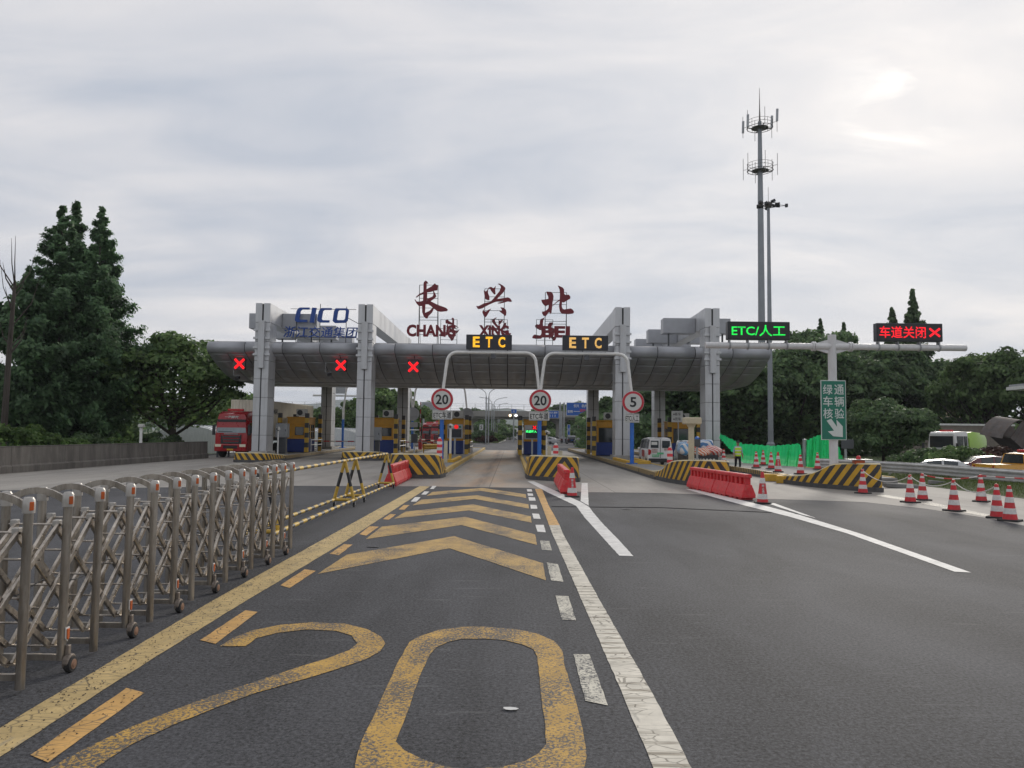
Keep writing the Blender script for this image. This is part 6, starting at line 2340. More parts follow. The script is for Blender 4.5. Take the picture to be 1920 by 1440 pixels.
for x in (-1.4, -.5, .4, 1.3):
    sbox((x, -1.07, 0), (.1, .07, 1.6)).build('rib', m_skip, sk, local=True)
b = MB()
arc_o = [(-1.7 - .75 * math.sin(R(a)), -.55 + 1.35 * math.cos(R(a))) for a in range(0, 121, 12)]
arc_i = [(-1.7 - .69 * math.sin(R(a)), -.55 + 1.27 * math.cos(R(a))) for a in range(120, -1, -12)]
b.prism(arc_o + arc_i, -1.0, 1.0, 'xz')
b.prism([(-1.7, -.7), (-1.7, .78)] + arc_i[::-1][1:], .96, 1.02, 'xz')
b.v = [tuple(rm @ Vector(v) + Vector((0, 0, 2.3))) for v in b.v]
b.build('curved_flap', m_skip, sk, local=True)
b = MB()
b.bar((.9, -.5, .2), (.2, -.5, 1.9), .16, .16)
b.bar((.9, .5, .2), (.2, .5, 1.9), .16, .16)
b.bx(-2.4, 2.6, -.7, .7, .35, .6)
b.bx(-2.0, -1.8, -.6, .6, 0, .4)
b.bx(1.6, 1.8, -.6, .6, 0, .4)
b.build('hoist_frame', m_black, sk, local=True)

# ================================================================ traffic officer
P = gp(1387, 886)
P.x -= .1
off = thing('person', (P.x, P.y, 0), 'person in dark cap, blue shirt and yellow green reflective vest walking beside the lane', 'person')
m_skin = M('skin', (.30, .17, .115), .55, var=.08)
m_shirt = M('blue_shirt', (.22, .32, .43), .7, var=.12, scale=8)
m_trous = M('dark_trousers', (.012, .013, .018), .8, var=.2)
m_vest, nt, bb = nodes_of('reflective_vest')
s_ = N(nt, 'ShaderNodeSeparateXYZ')
nt.links.new(coords(nt), s_.inputs[0])
bandz = mathn(nt, 'LESS_THAN', mathn(nt, 'ABSOLUTE', mathn(nt, 'SUBTRACT', mathn(nt, 'FRACT', mathn(nt, 'MULTIPLY', s_.outputs[2], 5.2)), .5)), .17)
nt.links.new(mixc(nt, bandz, (.42, .62, .02), (.55, .57, .50)), bb.inputs['Base Color'])
bb.inputs['Roughness'].default_value = .6
bb.inputs['Emission Strength'].default_value = 0


def skin_obj(name, verts, edges, radii, mats_by_z, parent, root, sub=2):
    me = bpy.data.meshes.new(name)
    me.from_pydata(verts, edges, [])
    ob = bpy.data.objects.new(name, me)
    col.objects.link(ob)
    sk_ = ob.modifiers.new('skin', 'SKIN')
    sk_.use_smooth_shade = True
    for i, r in enumerate(radii):
        sv = me.skin_vertices[0].data[i]
        sv.radius = (r, r) if not isinstance(r, tuple) else r
        sv.use_root = (i == root)
    sb = ob.modifiers.new('sub', 'SUBSURF')
    sb.levels = sb.render_levels = sub
    dg = bpy.context.evaluated_depsgraph_get()
    m2 = bpy.data.meshes.new_from_object(ob.evaluated_get(dg))
    bpy.data.objects.remove(ob)
    o = bpy.data.objects.new(name, m2)
    col.objects.link(o)
    o.parent = parent
    m2.materials.clear()
    for m in mats_by_z[0]:
        m2.materials.append(m)
    for p in m2.polygons:
        p.material_index = mats_by_z[1](p.center)
        p.use_smooth = True
    return o


# walking towards the camera: pelvis root, left leg forward
V = [(0, 0, .92), (0, .0, 1.12), (0, .01, 1.34), (0, .0, 1.47), (0, -.02, 1.54),          # 0-4 pelvis..neck
     (0, -.03, 1.60), (0, -.03, 1.68), (0, -.02, 1.74),                                  # 5-7 head
     (.10, 0, .88), (.105, -.06, .50), (.11, .02, .10), (.12, -.12, .05),                 # 8-11 right-of-picture leg
     (-.10, 0, .88), (-.11, .05, .50), (-.12, .16, .11), (-.12, .04, .05),                # 12-15
     (.17, 0, 1.42), (.245, .03, 1.17), (.26, -.03, .95), (.26, -.06, .87),               # 16-19 arm
     (-.17, 0, 1.42), (-.25, -.02, 1.17), (-.25, -.13, .97), (-.245, -.17, .89)]           # 20-23 arm
E_ = [(0, 1), (1, 2), (2, 3), (3, 4), (4, 5), (5, 6), (6, 7), (0, 8), (8, 9), (9, 10), (10, 11), (0, 12), (12, 13), (13, 14), (14, 15), (2, 16), (16, 17), (17, 18), (18, 19), (2, 20), (20, 21), (21, 22), (22, 23)]
RR = [(.15, .11), (.145, .105), (.17, .11), (.10, .07), .052, (.07, .085), (.078, .095), (.07, .085), .095, .068, .048, .042, .095, .068, .048, .042, .068, .05, .038, .034, .068, .05, .038, .034]


def zone(c):
    if c.z > 1.5:
        return 0
    if c.z < .96 and abs(c.x) < .22:
        return 2
    if abs(c.x) > .2 and c.z < 1.12:
        return 0
    return 1


skin_obj('body', V, E_, RR, ([m_skin, m_shirt, m_trous], zone), off, 0)
# five fingers on each hand
for s, hx, hy, hz in ((1, .26, -.07, .85), (-1, -.245, -.18, .87)):
    b = MB()
    for k in range(4):
        y = hy - .03 + k * .02
        L = (.066, .078, .074, .058)[k]
        b.tube([(hx, y, hz + .01), (hx + s * .004, y, hz - L * .5), (hx - s * .012, y, hz - L)], [.0095, .009, .007], 6)
    b.tube([(hx - s * .012, hy - .035, hz + .03), (hx - s * .022, hy - .055, hz + .0), (hx - s * .02, hy - .06, hz - .03)], [.011, .010, .008], 6)
    b.box((hx, hy, hz + .03), (.028, .085, .07))
    b.build('hand', m_skin, off, smooth=True, local=True, bevel=0)
# vest: shell over the torso
b = MB()
vs = []
ring = [(.93, .185, .135), (1.05, .185, .14), (1.2, .195, .145), (1.33, .205, .145), (1.42, .195, .125), (1.47, .13, .095)]
nn = 20
for z, a, c_ in ring:
    for k in range(nn):
        t = 2 * math.pi * k / nn
        vs.append((a * math.copysign(abs(math.cos(t)) ** .8, math.cos(t)), c_ * math.copysign(abs(math.sin(t)) ** .8, math.sin(t)), z))
b.add(vs, [(i * nn + k, i * nn + (k + 1) % nn, (i + 1) * nn + (k + 1) % nn, (i + 1) * nn + k) for i in range(len(ring) - 1) for k in range(nn)])
b.build('vest', m_vest, off, smooth=True, local=True, fix=False)
b = MB()
b.lathe([(.098, 1.70), (.105, 1.735), (.10, 1.775), (.05, 1.80), (0, 1.805)], (0, -.02, 0), 'z', 18)
b.prism([(-.085, -.10), (-.05, -.175), (.05, -.175), (.085, -.10)], 1.705, 1.72, 'xy')
b.build('cap', m_trous, off, smooth='auto', local=True)
b = MB()
for s in (-1, 1):
    b.lathe([(.011, -.004), (0, .004)], (s * .032, -.122, 1.655), 'y', 8)
b.build('eye', m_ink, off, local=True)
b = MB()
b.prism([(-.115, 1.66), (-.14, 1.615), (-.115, 1.61)], -.012, .012, 'yz')
b.build('nose', m_skin, off, local=True)
MB().bx(-.025, .025, -.122, -.112, 1.585, 1.592).build('mouth', m_sticker2, off, local=True)
for s in (-1, 1):
    MB().box((s * .082, -.02, 1.645), (.016, .03, .055)).build('ear', m_skin, off, bevel=.006, local=True)
b = MB()
for s in (-1, 1):
    b.box((s * .115, -.04 if s > 0 else .11, .04), (.09, .26, .08))
b.build('shoe', m_black, off, bevel=.02, local=True)
# ================================================================ cell tower and high mast light
m_mast = M('mast_steel', (.24, .26, .28), .5, .3, .12, .5, dirt=.1)
m_mastd = M('mast_dark', (.13, .12, .115), .6, .2, .15)
YT = 117.0
t0 = yp(1430, 812, YT)
zt = lambda py: yp(1428, py, YT).z
e = thing('cell_tower', (t0.x, YT, GZ), 'tall grey cell tower with two railed antenna platforms', 'tower')
x = t0.x
ztop = zt(228)
MB().tube([(x, YT, GZ), (x, YT, zt(600)), (x, YT, zt(400)), (x, YT, ztop)], [.62, .52, .44, .29], 14).build('mast', m_mast, e, smooth='auto')
MB().tube([(x, YT, ztop), (x, YT, zt(205)), (x, YT, zt(165))], [.16, .09, .03], 8).build('lightning_rod', m_mastd, e)
for py, R_ in ((240, 1.95), (320, 1.95)):
    z = zt(py)
    pl = MB()
    for k in range(20):
        a0, a1 = 2 * math.pi * k / 20, 2 * math.pi * (k + 1) / 20
        for zz_, rr in ((z, .05), (z + .55, .03), (z + 1.05, .03)):
            pl.tube([(x + R_ * math.cos(a0), YT + R_ * math.sin(a0), zz_), (x + R_ * math.cos(a1), YT + R_ * math.sin(a1), zz_)], rr, 5)
        if k % 2 == 0:
            pl.tube([(x + R_ * math.cos(a0), YT + R_ * math.sin(a0), z), (x + R_ * math.cos(a0), YT + R_ * math.sin(a0), z + 1.05)], .03, 5)
        if k % 5 == 0:
            pl.bar((x, YT, z - .35), (x + R_ * math.cos(a0), YT + R_ * math.sin(a0), z), .12, .14)
    pl.lathe([(.45, z - .1), (1.3, z - .05), (1.3, z)], (x, YT, 0), 'z', 20)
    pl.build('platform', m_mastd, e)
    for k in range(6):
        a = .5 + k * math.pi / 3
        ra = 2.6
        ax, ay = x + ra * math.cos(a), YT + ra * math.sin(a)
        b = MB()
        b.tube([(ax, ay, z - 1.1), (ax, ay, z + 2.3)], .04, 6)
        b.tube([(x + R_ * math.cos(a), YT + R_ * math.sin(a), z + .5), (ax, ay, z + .5)], .035, 5)
        b.build('antenna_pole', m_mastd, e)
        if py == 240 and k in (0, 2, 3, 5):
            zo = 1.2 if k in (0, 5) else .3
            MB().box((ax, ay - .1, z + zo + .3), (.34, .22, 1.9), Matrix.Rotation(R(6), 3, 'X')).build('antenna', m_gal, e, bevel=.03)
YH = 90.0
t0 = yp(1445, 812, YH)
zh = lambda py: yp(1445, py, YH).z
e = thing('high_mast_light', (t0.x, YH, GZ), 'high mast floodlight pole with dark lamp ring right of the cell tower', 'light mast')
x = t0.x
MB().tube([(x, YH, GZ), (x, YH, zh(640)), (x, YH, zh(388))], [.34, .27, .17], 12).build('mast', m_mast, e, smooth='auto')
MB().lathe([(.5, GZ), (.48, GZ + 1.6), (.36, GZ + 1.8)], (x, YH, 0), 'z', 12).build('base', m_mast, e)
z = zh(385)
b = MB()
for k in range(16):
    a0, a1 = 2 * math.pi * k / 16, 2 * math.pi * (k + 1) / 16
    for rr in (1.15, .6):
        b.tube([(x + rr * math.cos(a0), YH + rr * math.sin(a0), z), (x + rr * math.cos(a1), YH + rr * math.sin(a1), z)], .05, 5)
    if k % 4 == 0:
        b.tube([(x, YH, z), (x + 1.15 * math.cos(a0), YH + 1.15 * math.sin(a0), z)], .04, 5)
for dz in (.12, -.22):
    b.tube([(x + .6, YH, z + dz), (x + 2.1, YH, z + .0)], .03, 5)
b.tube([(x, YH, z), (x, YH, z + 2.2)], .025, 5)
b.build('lamp_ring', m_mastd, e)
for k in range(9):
    a = k * .7
    rr = 1.1
    MB().box((x + rr * math.cos(a), YH + rr * math.sin(a), z - .05 + .25 * (k % 2)), (.48, .4, .34), Matrix.Rotation(a, 3, 'Z') @ Matrix.Rotation(R(25), 3, 'X')).build('floodlight', m_black, e, bevel=.03)
MB().lathe([(.3, z - .3), (.45, z - .1), (.45, z + .25), (.15, z + .45)], (x, YH, 0), 'z', 12).build('head', m_mastd, e)
MB().box((x + 2.15, YH, z), (.3, .3, .4)).build('obstruction_lamp', m_black, e, bevel=.03)

# ================================================================ overpass, far signs, lamps, hills
YO = 190.0
m_bridge = M('bridge_concrete', (.25, .24, .225), .85, var=.15, scale=.4, streak=True, dirt=.35)
e = thing('overpass', (0, YO, 0), 'grey concrete motorway overpass crossing behind the toll plaza', 'bridge')
MB().bx(-120, 130, YO, YO + 9, 5.6, 6.1).build('girder', m_bridge, e)
MB().bx(-120, 130, YO - .8, YO + 9.8, 6.1, 6.45).build('deck', m_bridge, e)
for k in range(25):
    MB().bx(-120 + k * 10, -120 + (k + 1) * 10 - .06, YO - .8, YO - .5, 6.45, 7.5).build('parapet_panel', m_bridge, e)
b = MB()
for k in range(84):
    xx = -120 + k * 3
    b.bx(xx - .05, xx + .05, YO - .7, YO - .6, 7.5, 9.2)
for z in (7.9, 8.6, 9.15):
    b.bx(-120, 130, YO - .67, YO - .63, z, z + .05)
b.build('railing', m_gal, e)
for xx in (-62, -40, -22, -10.5, 12, 24, 46, 68):
    p = MB()
    p.prism([(xx - .8, GZ), (xx + .8, GZ), (xx + .8, 4.4), (xx + 2.6, 5.6), (xx - 2.6, 5.6), (xx - .8, 4.4)], YO + 2, YO + 5.5, 'xz')
    p.build('pier', m_bridge, e)
for px, c_, lab in ((956.5, (1, .72, .45), 'warm lit lamp under the overpass sign at left'), (967.5, (1, .97, .93), 'white lit lamp under the overpass sign at right')):
    p = yp(px, 779, YO - 1.4)
    l = thing('bridge_lamp', (p.x, YO - 1.4, p.z), lab, 'lamp', 'lit lamps on the overpass')
    MB().lathe([(.30, 0), (.33, .1), (.2, .3), (0, .34)], (p.x, YO - 1.4, p.z), 'y', 14).build('lens', EM('lamp_%d' % int(px), c_, 2.5), l)
    MB().lathe([(.15, -.5), (.36, -.02)], (p.x, YO - 1.4, p.z), 'y', 14).build('shade', m_black, l)

m_sblue = M('blue_road_sign', (.012, .10, .42), .45, var=.08)
m_slet = M('sign_lettering', (.60, .62, .63), .5)


def road_sign(label, px0, py0, px1, py1, Y, posts, texts=(), arrow=None, m=None):
    p, q = yp(px0, py1, Y), yp(px1, py0, Y)
    e = thing('road_sign', ((p.x + q.x) / 2, Y, 0), label, 'road sign', 'road signs beyond the toll lanes')
    MB().bx(p.x, q.x, Y, Y + .12, p.z, q.z).build('border', m_slet, e)
    MB().bx(p.x + .07, q.x - .07, Y - .02, Y - .004, p.z + .07, q.z - .07).build('panel', m or m_sblue, e)
    for (tx, fx, fz, w, h, mm) in texts:
        lettering(tx, (p.x + (q.x - p.x) * fx, Y - .04, p.z + (q.z - p.z) * fz), (q.x - p.x) * w, (q.z - p.z) * h, mm or m_slet, e, .01, .02)
    if arrow:
        MB().bx(p.x + (q.x - p.x) * arrow[0], p.x + (q.x - p.x) * arrow[1], Y - .04, Y - .025, p.z + (q.z - p.z) * arrow[2], p.z + (q.z - p.z) * arrow[2] + .12).build('arrow', m_slet, e)
    b = MB()
    for f in posts:
        xx = p.x + (q.x - p.x) * f
        b.tube([(xx, Y + .3, 0), (xx, Y + .3, q.z)], .16, 8)
    b.build('post', m_gal, e)
    return e


m_letred = M('red_lettering', (.6, .05, .06), .5)
road_sign('large blue road sign reading 长兴 杭州 beyond the right rear column', 1062, 755, 1104, 779, 165, (-.28, -.1), (('长兴', .44, .75, .24, .26, None), ('杭州', .80, .75, .24, .26, None), ('安徽', .17, .30, .24, .24, None), ('湖州', .72, .40, .26, .24, m_letred)), (.32, .62, .3))
road_sign('smaller blue road sign with lane arrows behind the middle 20 sign', 1027, 770, 1048, 784, 172, (1.25,), (('长兴 湖州', .5, .72, .7, .26, None), ('1 1 3', .45, .32, .5, .3, None)))
road_sign('small blue sign on the overpass above the lit lamps', 958, 767, 969, 775, YO - 1.5, (.5,), (('北', .5, .5, .3, .5, None),))
road_sign('upright blue roadside banner right of the far lamp posts', 1064, 796, 1069, 816, 175, (.5,), (('服务区', .5, .5, .5, .3, None),))
road_sign('brown red notice board beside the far rear column', 1083, 793, 1094, 810, 180, (.5,), (('公告', .5, .7, .7, .2, None),), None, M('brown_board', (.16, .07, .05), .6))
road_sign('white speed plate beside the planted island', 899, 796, 906, 806, 150, (.5,), (('5', .5, .5, .5, .6, m_ink),), None, m_signface)
# grey sign back on a far gantry at left
e = road_sign('grey back of a sign on a horizontal pipe behind the leftmost rear column', 604, 725, 649, 738, 104, (), (), None, m_gal)
p, q = yp(586, 741, 104), yp(672, 741, 104)
MB().tube([(p.x, 104.2, p.z), (q.x, 104.2, p.z)], .14, 8).build('pipe', m_white, e)
MB().tube([(q.x, 104.2, 0), (q.x, 104.2, p.z + .4)], .16, 8).build('pole', m_white, e)
e = road_sign('grey back of a large sign board beside the red trucks', 790, 754, 832, 769, 128, (.1, .9), (), None, m_gal)

# double armed street lamps along the planted island
for k, (px, Y) in enumerate(((914, 130), (924.5, 168), (931, 200), (936, 240), (938, 290))):
    zt_ = yp(px, 726, 130).z
    x = yp(px, 760, Y).x
    e = thing('street_lamp', (x, Y, .1), 'double armed street lamp on the planted island, ' + ('nearest', 'second nearest', 'third', 'fourth', 'farthest')[k] + ' of five', 'street lamp', 'double armed lamps on the planted island')
    b = MB()
    for s in (-1, 1):
        b.tube([(x + s * .22, Y, .1), (x + s * .22, Y, zt_ - 1.6)], .11, 8)
    b.build('post', m_gal, e)
    for s in (-1, 1):
        pts = [(x + s * .22, Y, zt_ - 1.6), (x + s * .3, Y, zt_ - 1.0), (x + s * .75, Y, zt_ - .5), (x + s * 1.4, Y, zt_ - .2), (x + s * 2.6, Y, zt_)]
        MB().tube(pts, .06, 6).build('arm', m_gal, e)
        MB().box((x + s * 2.7, Y, zt_), (.7, .24, .12), Matrix.Rotation(R(-s * 8), 3, 'Y')).build('lamp_head', m_grey, e, bevel=.03)

# distant blue hills
m_hill = M('wooded_hill', (.05, .075, .05), .95, var=.3, scale=.004)
for nm, Y, hz, seed, xr in (('hill', 2600, 95, 1.3, 2200), ('hill', 3400, 150, 4.1, 2800)):
    vs, fs = [], []
    nx = 90
    for i in range(nx):
        x = -xr + 2 * xr * i / (nx - 1)
        h = hz * (.5 + .28 * math.sin(x * .0031 + seed) + .16 * math.sin(x * .0083 + seed * 2) + .07 * math.sin(x * .021 + seed))
        vs += [(x, Y - 120, GZ - 1), (x, Y + 60, max(h, 8)), (x, Y + 400, GZ - 1)]
    for i in range(nx - 1):
        for k in range(2):
            fs.append((3 * i + k, 3 * i + 3 + k, 3 * i + 4 + k, 3 * i + 1 + k))
    b = MB()
    b.add(vs, fs)
    struct(b.build(nm, m_hill, smooth=True))

# ================================================================ buildings behind the right trees, greenhouse at left
m_beige = M('beige_render', (.42, .36, .25), .85, var=.1, streak=True, dirt=.2)
Y = 140.0
p, q = yp(1700, 810, Y), yp(1870, 690, Y)
e = thing('building', ((p.x + q.x) / 2, Y, GZ), 'beige building glimpsed between the right trees', 'building')
MB().bx(p.x, q.x, Y, Y + 10, GZ, q.z).build('wall', m_beige, e)
MB().bx(p.x - .4, q.x + .4, Y - .4, Y + 10.4, q.z + .003, q.z + .5).build('roof', m_grey, e)
for i in range(5):
    for j in range(4):
        xx = p.x + 1.5 + i * (q.x - p.x - 3) / 5
        zz_ = 1.4 + j * 3.0
        w = MB().bx(xx, xx + 1.8, Y - .03, Y + .06, zz_, zz_ + 1.5).build('window', m_glass, e)
        o = MB().bx(xx - .1, xx + 1.9, Y - .1, Y - .035, zz_ - .12, zz_ - .01).build('sill', m_white, w)
        o.location = -ORIGIN[e.name]
Y = 78.0
p, q = yp(1934, 728, Y), yp(2010, 709, Y)
e = thing('station_canopy', ((p.x + q.x) / 2, Y, GZ), 'edge of a flat white roof at the right picture border', 'canopy')
MB().bx(p.x, q.x, Y, Y + 4, p.z, p.z + .35).build('fascia', m_white, e)
MB().bx(p.x + .3, q.x, Y + .3, Y + 4, p.z + .35, p.z + .6).build('roof', m_grey, e)
for xx in (q.x - 1.2,):
    MB().bx(xx - .2, xx + .2, Y + 3, Y + 3.4, GZ, p.z).build('post', m_white, e)
Y = 86
e = thing('boundary_wall', (60, Y, GZ), 'low grey boundary wall with white coping behind the sweeper truck', 'wall')
p, q = yp(1690, 803, Y), yp(1850, 790, Y)
MB().bx(p.x, q.x + 3, Y, Y + .4, GZ, q.z - .5).build('wall_panel', M('brown_grey_wall', (.19, .165, .14), .9, var=.2, dirt=.3), e)
MB().bx(p.x - .1, q.x + 3.1, Y - .1, Y + .5, q.z - .5, q.z - .3).build('coping', m_white, e)

m_poly, nt, bb = nodes_of('polythene')
nt.links.new(mixc(nt, rampf(nt, noise(nt, coords(nt, (6, .3, 1)), 1.2, 5), .3, .7), (.66, .69, .71), (.82, .84, .85)), bb.inputs['Base Color'])
bb.inputs['Roughness'].default_value = .35
for k, (px, Y, lab) in enumerate(((352, 82, 'white polythene greenhouse behind the wall left of the truck'), (628, 112, 'white polythene greenhouse seen behind the leftmost booth'), (560, 118, 'white polythene greenhouse hidden mostly by the container'))):
    c = yp(px, 812, Y)
    e = thing('greenhouse', (c.x, Y, GZ), lab, 'greenhouse', 'polythene greenhouses')
    W_, H_, L_ = 4.2, 2.9, 16
    vs, fs = [], []
    for j in range(9):
        for i in range(13):
            t = math.pi * i / 12
            vs.append((c.x + W_ * math.cos(t), Y + L_ * j / 8, GZ + (H_ + (.05 if j % 2 else 0)) * math.sin(t) ** .75))
    for j in range(8):
        for i in range(12):
            fs.append((j * 13 + i, j * 13 + i + 1, (j + 1) * 13 + i + 1, (j + 1) * 13 + i))
    fs.append(tuple(range(13)))
    b = MB()
    b.add(vs, fs)
    b.build('cover', m_poly, e, smooth='auto')
    b = MB()
    for j in range(9):
        b.tube([(c.x + (W_ + .03) * math.cos(math.pi * i / 12), Y + L_ * j / 8, GZ + (H_ + .1) * math.sin(math.pi * i / 12) ** .75) for i in range(13)], .03, 5)
    b.build('hoop', m_gal, e)

# ================================================================ trees
def leaf_mat(name, c1, c2, trans=.48):
    m, nt, bb = nodes_of(name)
    gi = N(nt, 'ShaderNodeNewGeometry')
    oi = N(nt, 'ShaderNodeObjectInfo')
    cc = mixc(nt, gi.outputs['Random Per Island'], c1, c2)
    n1 = noise(nt, coords(nt), .6, 4)
    cc = mixc(nt, 1.0, cc, rampf(nt, n1, .3, .7, .5, 1.5), 'MULTIPLY')
    cc = mixc(nt, 1.0, cc, mathn(nt, 'ADD', mathn(nt, 'MULTIPLY', oi.outputs['Random'], .3), .85), 'MULTIPLY')
    nt.links.new(cc, bb.inputs['Base Color'])
    bb.inputs['Roughness'].default_value = .55
    bb.inputs['Specular IOR Level'].default_value = .35
    tl = N(nt, 'ShaderNodeBsdfTranslucent')
    nt.links.new(cc, tl.inputs[0])
    ms = N(nt, 'ShaderNodeMixShader')
    ms.inputs[0].default_value = trans
    nt.links.new(bb.outputs[0], ms.inputs[1])
    nt.links.new(tl.outputs[0], ms.inputs[2])
    nt.links.new(ms.outputs[0], nt.nodes['Material Output'].inputs[0])
    return m


lm_red = leaf_mat('redwood_leaf', (.070, .135, .068), (.145, .245, .11))
lm_cam = leaf_mat('camphor_leaf', (.066, .128, .044), (.18, .265, .090))
lm_dark = leaf_mat('dark_leaf', (.062, .118, .052), (.15, .225, .090))
lm_lite = leaf_mat('light_leaf', (.050, .105, .025), (.12, .19, .05))
lm_maroon = leaf_mat('maroon_leaf', (.045, .018, .015), (.09, .045, .03))
m_bark = M('bark', (.055, .045, .038), .95, var=.35, scale=4, streak=True, bump=.5)


def leaf_mesh(name, P, Nrm, size, mat, aspect=.6, seed=0):
    """one small folded leaf spray (two triangles off one spine) per point"""
    r = np.random.default_rng(seed)
    n = len(P)
    Nn = Nrm + r.normal(0, .5, (n, 3))
    Nn /= np.linalg.norm(Nn, axis=1, keepdims=True) + 1e-9
    A = np.cross(Nn, r.normal(0, 1, (n, 3)))
    A /= np.linalg.norm(A, axis=1, keepdims=True) + 1e-9
    B = np.cross(Nn, A)
    s = (size * r.uniform(.6, 1.35, n))[:, None]
    v = np.zeros((n, 4, 3))
    v[:, 0] = P - A * s
    v[:, 1] = P + B * s * aspect + Nn * s * .15
    v[:, 2] = P + A * s
    v[:, 3] = P - B * s * aspect + Nn * s * .15
    me = bpy.data.meshes.new(name)
    me.vertices.add(4 * n)
    me.vertices.foreach_set('co', v.reshape(-1))
    me.loops.add(4 * n)
    me.loops.foreach_set('vertex_index', np.arange(4 * n, dtype=np.int32))
    me.polygons.add(n)
    me.polygons.foreach_set('loop_start', np.arange(0, 4 * n, 4, dtype=np.int32))
    me.update(calc_edges=True)
    me.materials.append(mat)
    return me


def add_crown(me, parent):
    o = bpy.data.objects.new('crown', me)
    col.objects.link(o)
    o.parent = parent
    return o


def broadleaf_parts(H, Rx, seed, mat, nlobe=46, per=420, leaf=.26, clear=.12, flat=1.0):
    r = np.random.default_rng(seed)
    pts, nr = [], []
    cz = H * (.5 + clear / 2)
    hz = H * (.5 - clear / 2)
    lobes = []
    for k in range(nlobe):
        u = r.normal(0, 1, 3)
        u /= np.linalg.norm(u)
        if u[2] < -.55:
            u[2] *= -.6
        rad = r.uniform(.62, .93)
        c = np.array([u[0] * Rx * rad, u[1] * Rx * rad, cz + u[2] * hz * rad * .92])
        lr = r.uniform(.12, .22) * Rx
        lobes.append((c, lr))
        m = int(per * (lr / (.2 * Rx)) ** 2)
        d = r.normal(0, 1, (m, 3))
        d /= np.linalg.norm(d, axis=1, keepdims=True)
        d[:, 2] = np.where(d[:, 2] < -.25, -d[:, 2] * .6, d[:, 2])
        rr = lr * r.uniform(.72, 1.12, m)[:, None] * np.array([1.15, 1.15, .78])
        pts.append(c + d * rr)
        nr.append(d + np.array([0, 0, .35]))
    # inner filling so that the middle reads as shade
    m = int(nlobe * per * .16)
    d = r.normal(0, 1, (m, 3))
    d /= np.linalg.norm(d, axis=1, keepdims=True)
    q = r.uniform(.2, .8, m) ** .6
    pts.append(np.stack([d[:, 0] * Rx * q, d[:, 1] * Rx * q, cz + d[:, 2] * hz * q], 1))
    nr.append(d)
    P = np.concatenate(pts)
    keep = P[:, 2] > H * clear * .4
    me = leaf_mesh('crown', P[keep], np.concatenate(nr)[keep], leaf, mat, .62, seed)
    # trunk and limbs
    t = MB()
    t.tube([(0, 0, -.3), (.1, 0, H * .18), (.0, .1, H * .36), (0, 0, H * .6)], [H * .028, H * .022, H * .018, H * .008], 8)
    for c, lr in lobes[:14]:
        s = Vector((0, 0, H * r.uniform(.16, .38)))
        e_ = Vector(c)
        mid = s.lerp(e_, .5) + Vector((0, 0, -.06 * H))
        t.tube([s, mid, e_], [H * .012, H * .008, H * .003], 5)
    return me, t


def conifer_parts(H, Rb, seed, mat, leaf=.2, dens=1.0, lean=0):
    """dawn redwood: narrow cone of ascending then drooping sprays"""
    r = np.random.default_rng(seed)
    pts, nr = [], []
    t = MB()
    t.tube([(0, 0, -.3), (0, 0, H * .5), (lean, 0, H * .99)], [H * .017, H * .010, .03], 8)
    nb = int(135 * dens)
    for k in range(nb):
        f = (k + r.random()) / nb
        z = H * (.06 + .93 * f)
        env = Rb * min(1.0, ((1 - f) * 1.65) ** 1.05) * (1 - .35 * max(0, .12 - f) / .12)
        L = env * r.uniform(.45, 1.22) + .12
        a = r.uniform(0, 2 * math.pi)
        d = np.array([math.cos(a), math.sin(a), .38])
        tip = np.array([lean * f, 0, z]) + d * L
        if L > .8 and k % 2 == 0:
            t.tube([(lean * f, 0, z), tuple(np.array([lean * f, 0, z]) + d * L * .8)], [.03 + .012 * L, .01], 4)
        m = int((20 + 150 * L) * dens)
        q = r.uniform(.12, 1, m) ** .75
        base = np.array([lean * f, 0, z]) + q[:, None] * d * L
        spread = (.07 + .15 * L * (1 - q * .65))[:, None]
        off = r.normal(0, 1, (m, 3)) * spread * np.array([.85, .85, .5])
        off[:, 2] -= np.abs(r.normal(0, .22, m)) * (.4 + L * .25)
        pts.append(base + off)
        nr.append(np.tile(d + np.array([0, 0, .6]), (m, 1)))
    me = leaf_mesh('crown', np.concatenate(pts), np.concatenate(nr), leaf, mat, .5, seed)
    return me, t


def plant_tree(name, label, px, base_py, Y, parts, rz=0, scale=(1, 1, 1), group=None, cat='tree', x=None, z=GZ):
    me, t = parts
    X = yp(px, 812, Y).x if x is None else x
    e = thing(name, (X, Y, z), label, cat, group, rz)
    e.scale = scale
    add_crown(me, e)
    if t is not None:
        if isinstance(t, MB):
            t.build('trunk', m_bark, e, local=True, smooth=True)
        else:
            o = bpy.data.objects.new('trunk', t)
            col.objects.link(o)
            o.parent = e
    return e


# left: dawn redwoods
rwA, rwB, rwC = conifer_parts(21.6, 4.4, 3, lm_red, .16, 1.15), conifer_parts(20.2, 3.4, 5, lm_red, .16, 1.1), conifer_parts(17, 3.3, 9, lm_red, .16, 1.1)
H_of = lambda px, py, Y: yp(px, py, Y).z - GZ
plant_tree('redwood_tree', 'tall dark green conifer with double top at the far left', 98, 0, 61, rwA, .3, (1, 1, H_of(98, 382, 61) / 21.6), 'dawn redwoods on the left')
plant_tree('redwood_tree', 'tall conifer spire between the two left peaks', 123, 0, 65, rwB, 1.9, (1.0, 1.0, H_of(124, 372, 65) / 20.2), 'dawn redwoods on the left')
plant_tree('redwood_tree', 'slender conifer on the right of the left conifer group', 172, 0, 62, rwC, .8, (1.0, 1.0, H_of(170, 386, 62) / 17), 'dawn redwoods on the left')
rwD = conifer_parts(12, 3.4, 12, lm_red, .21, .8)
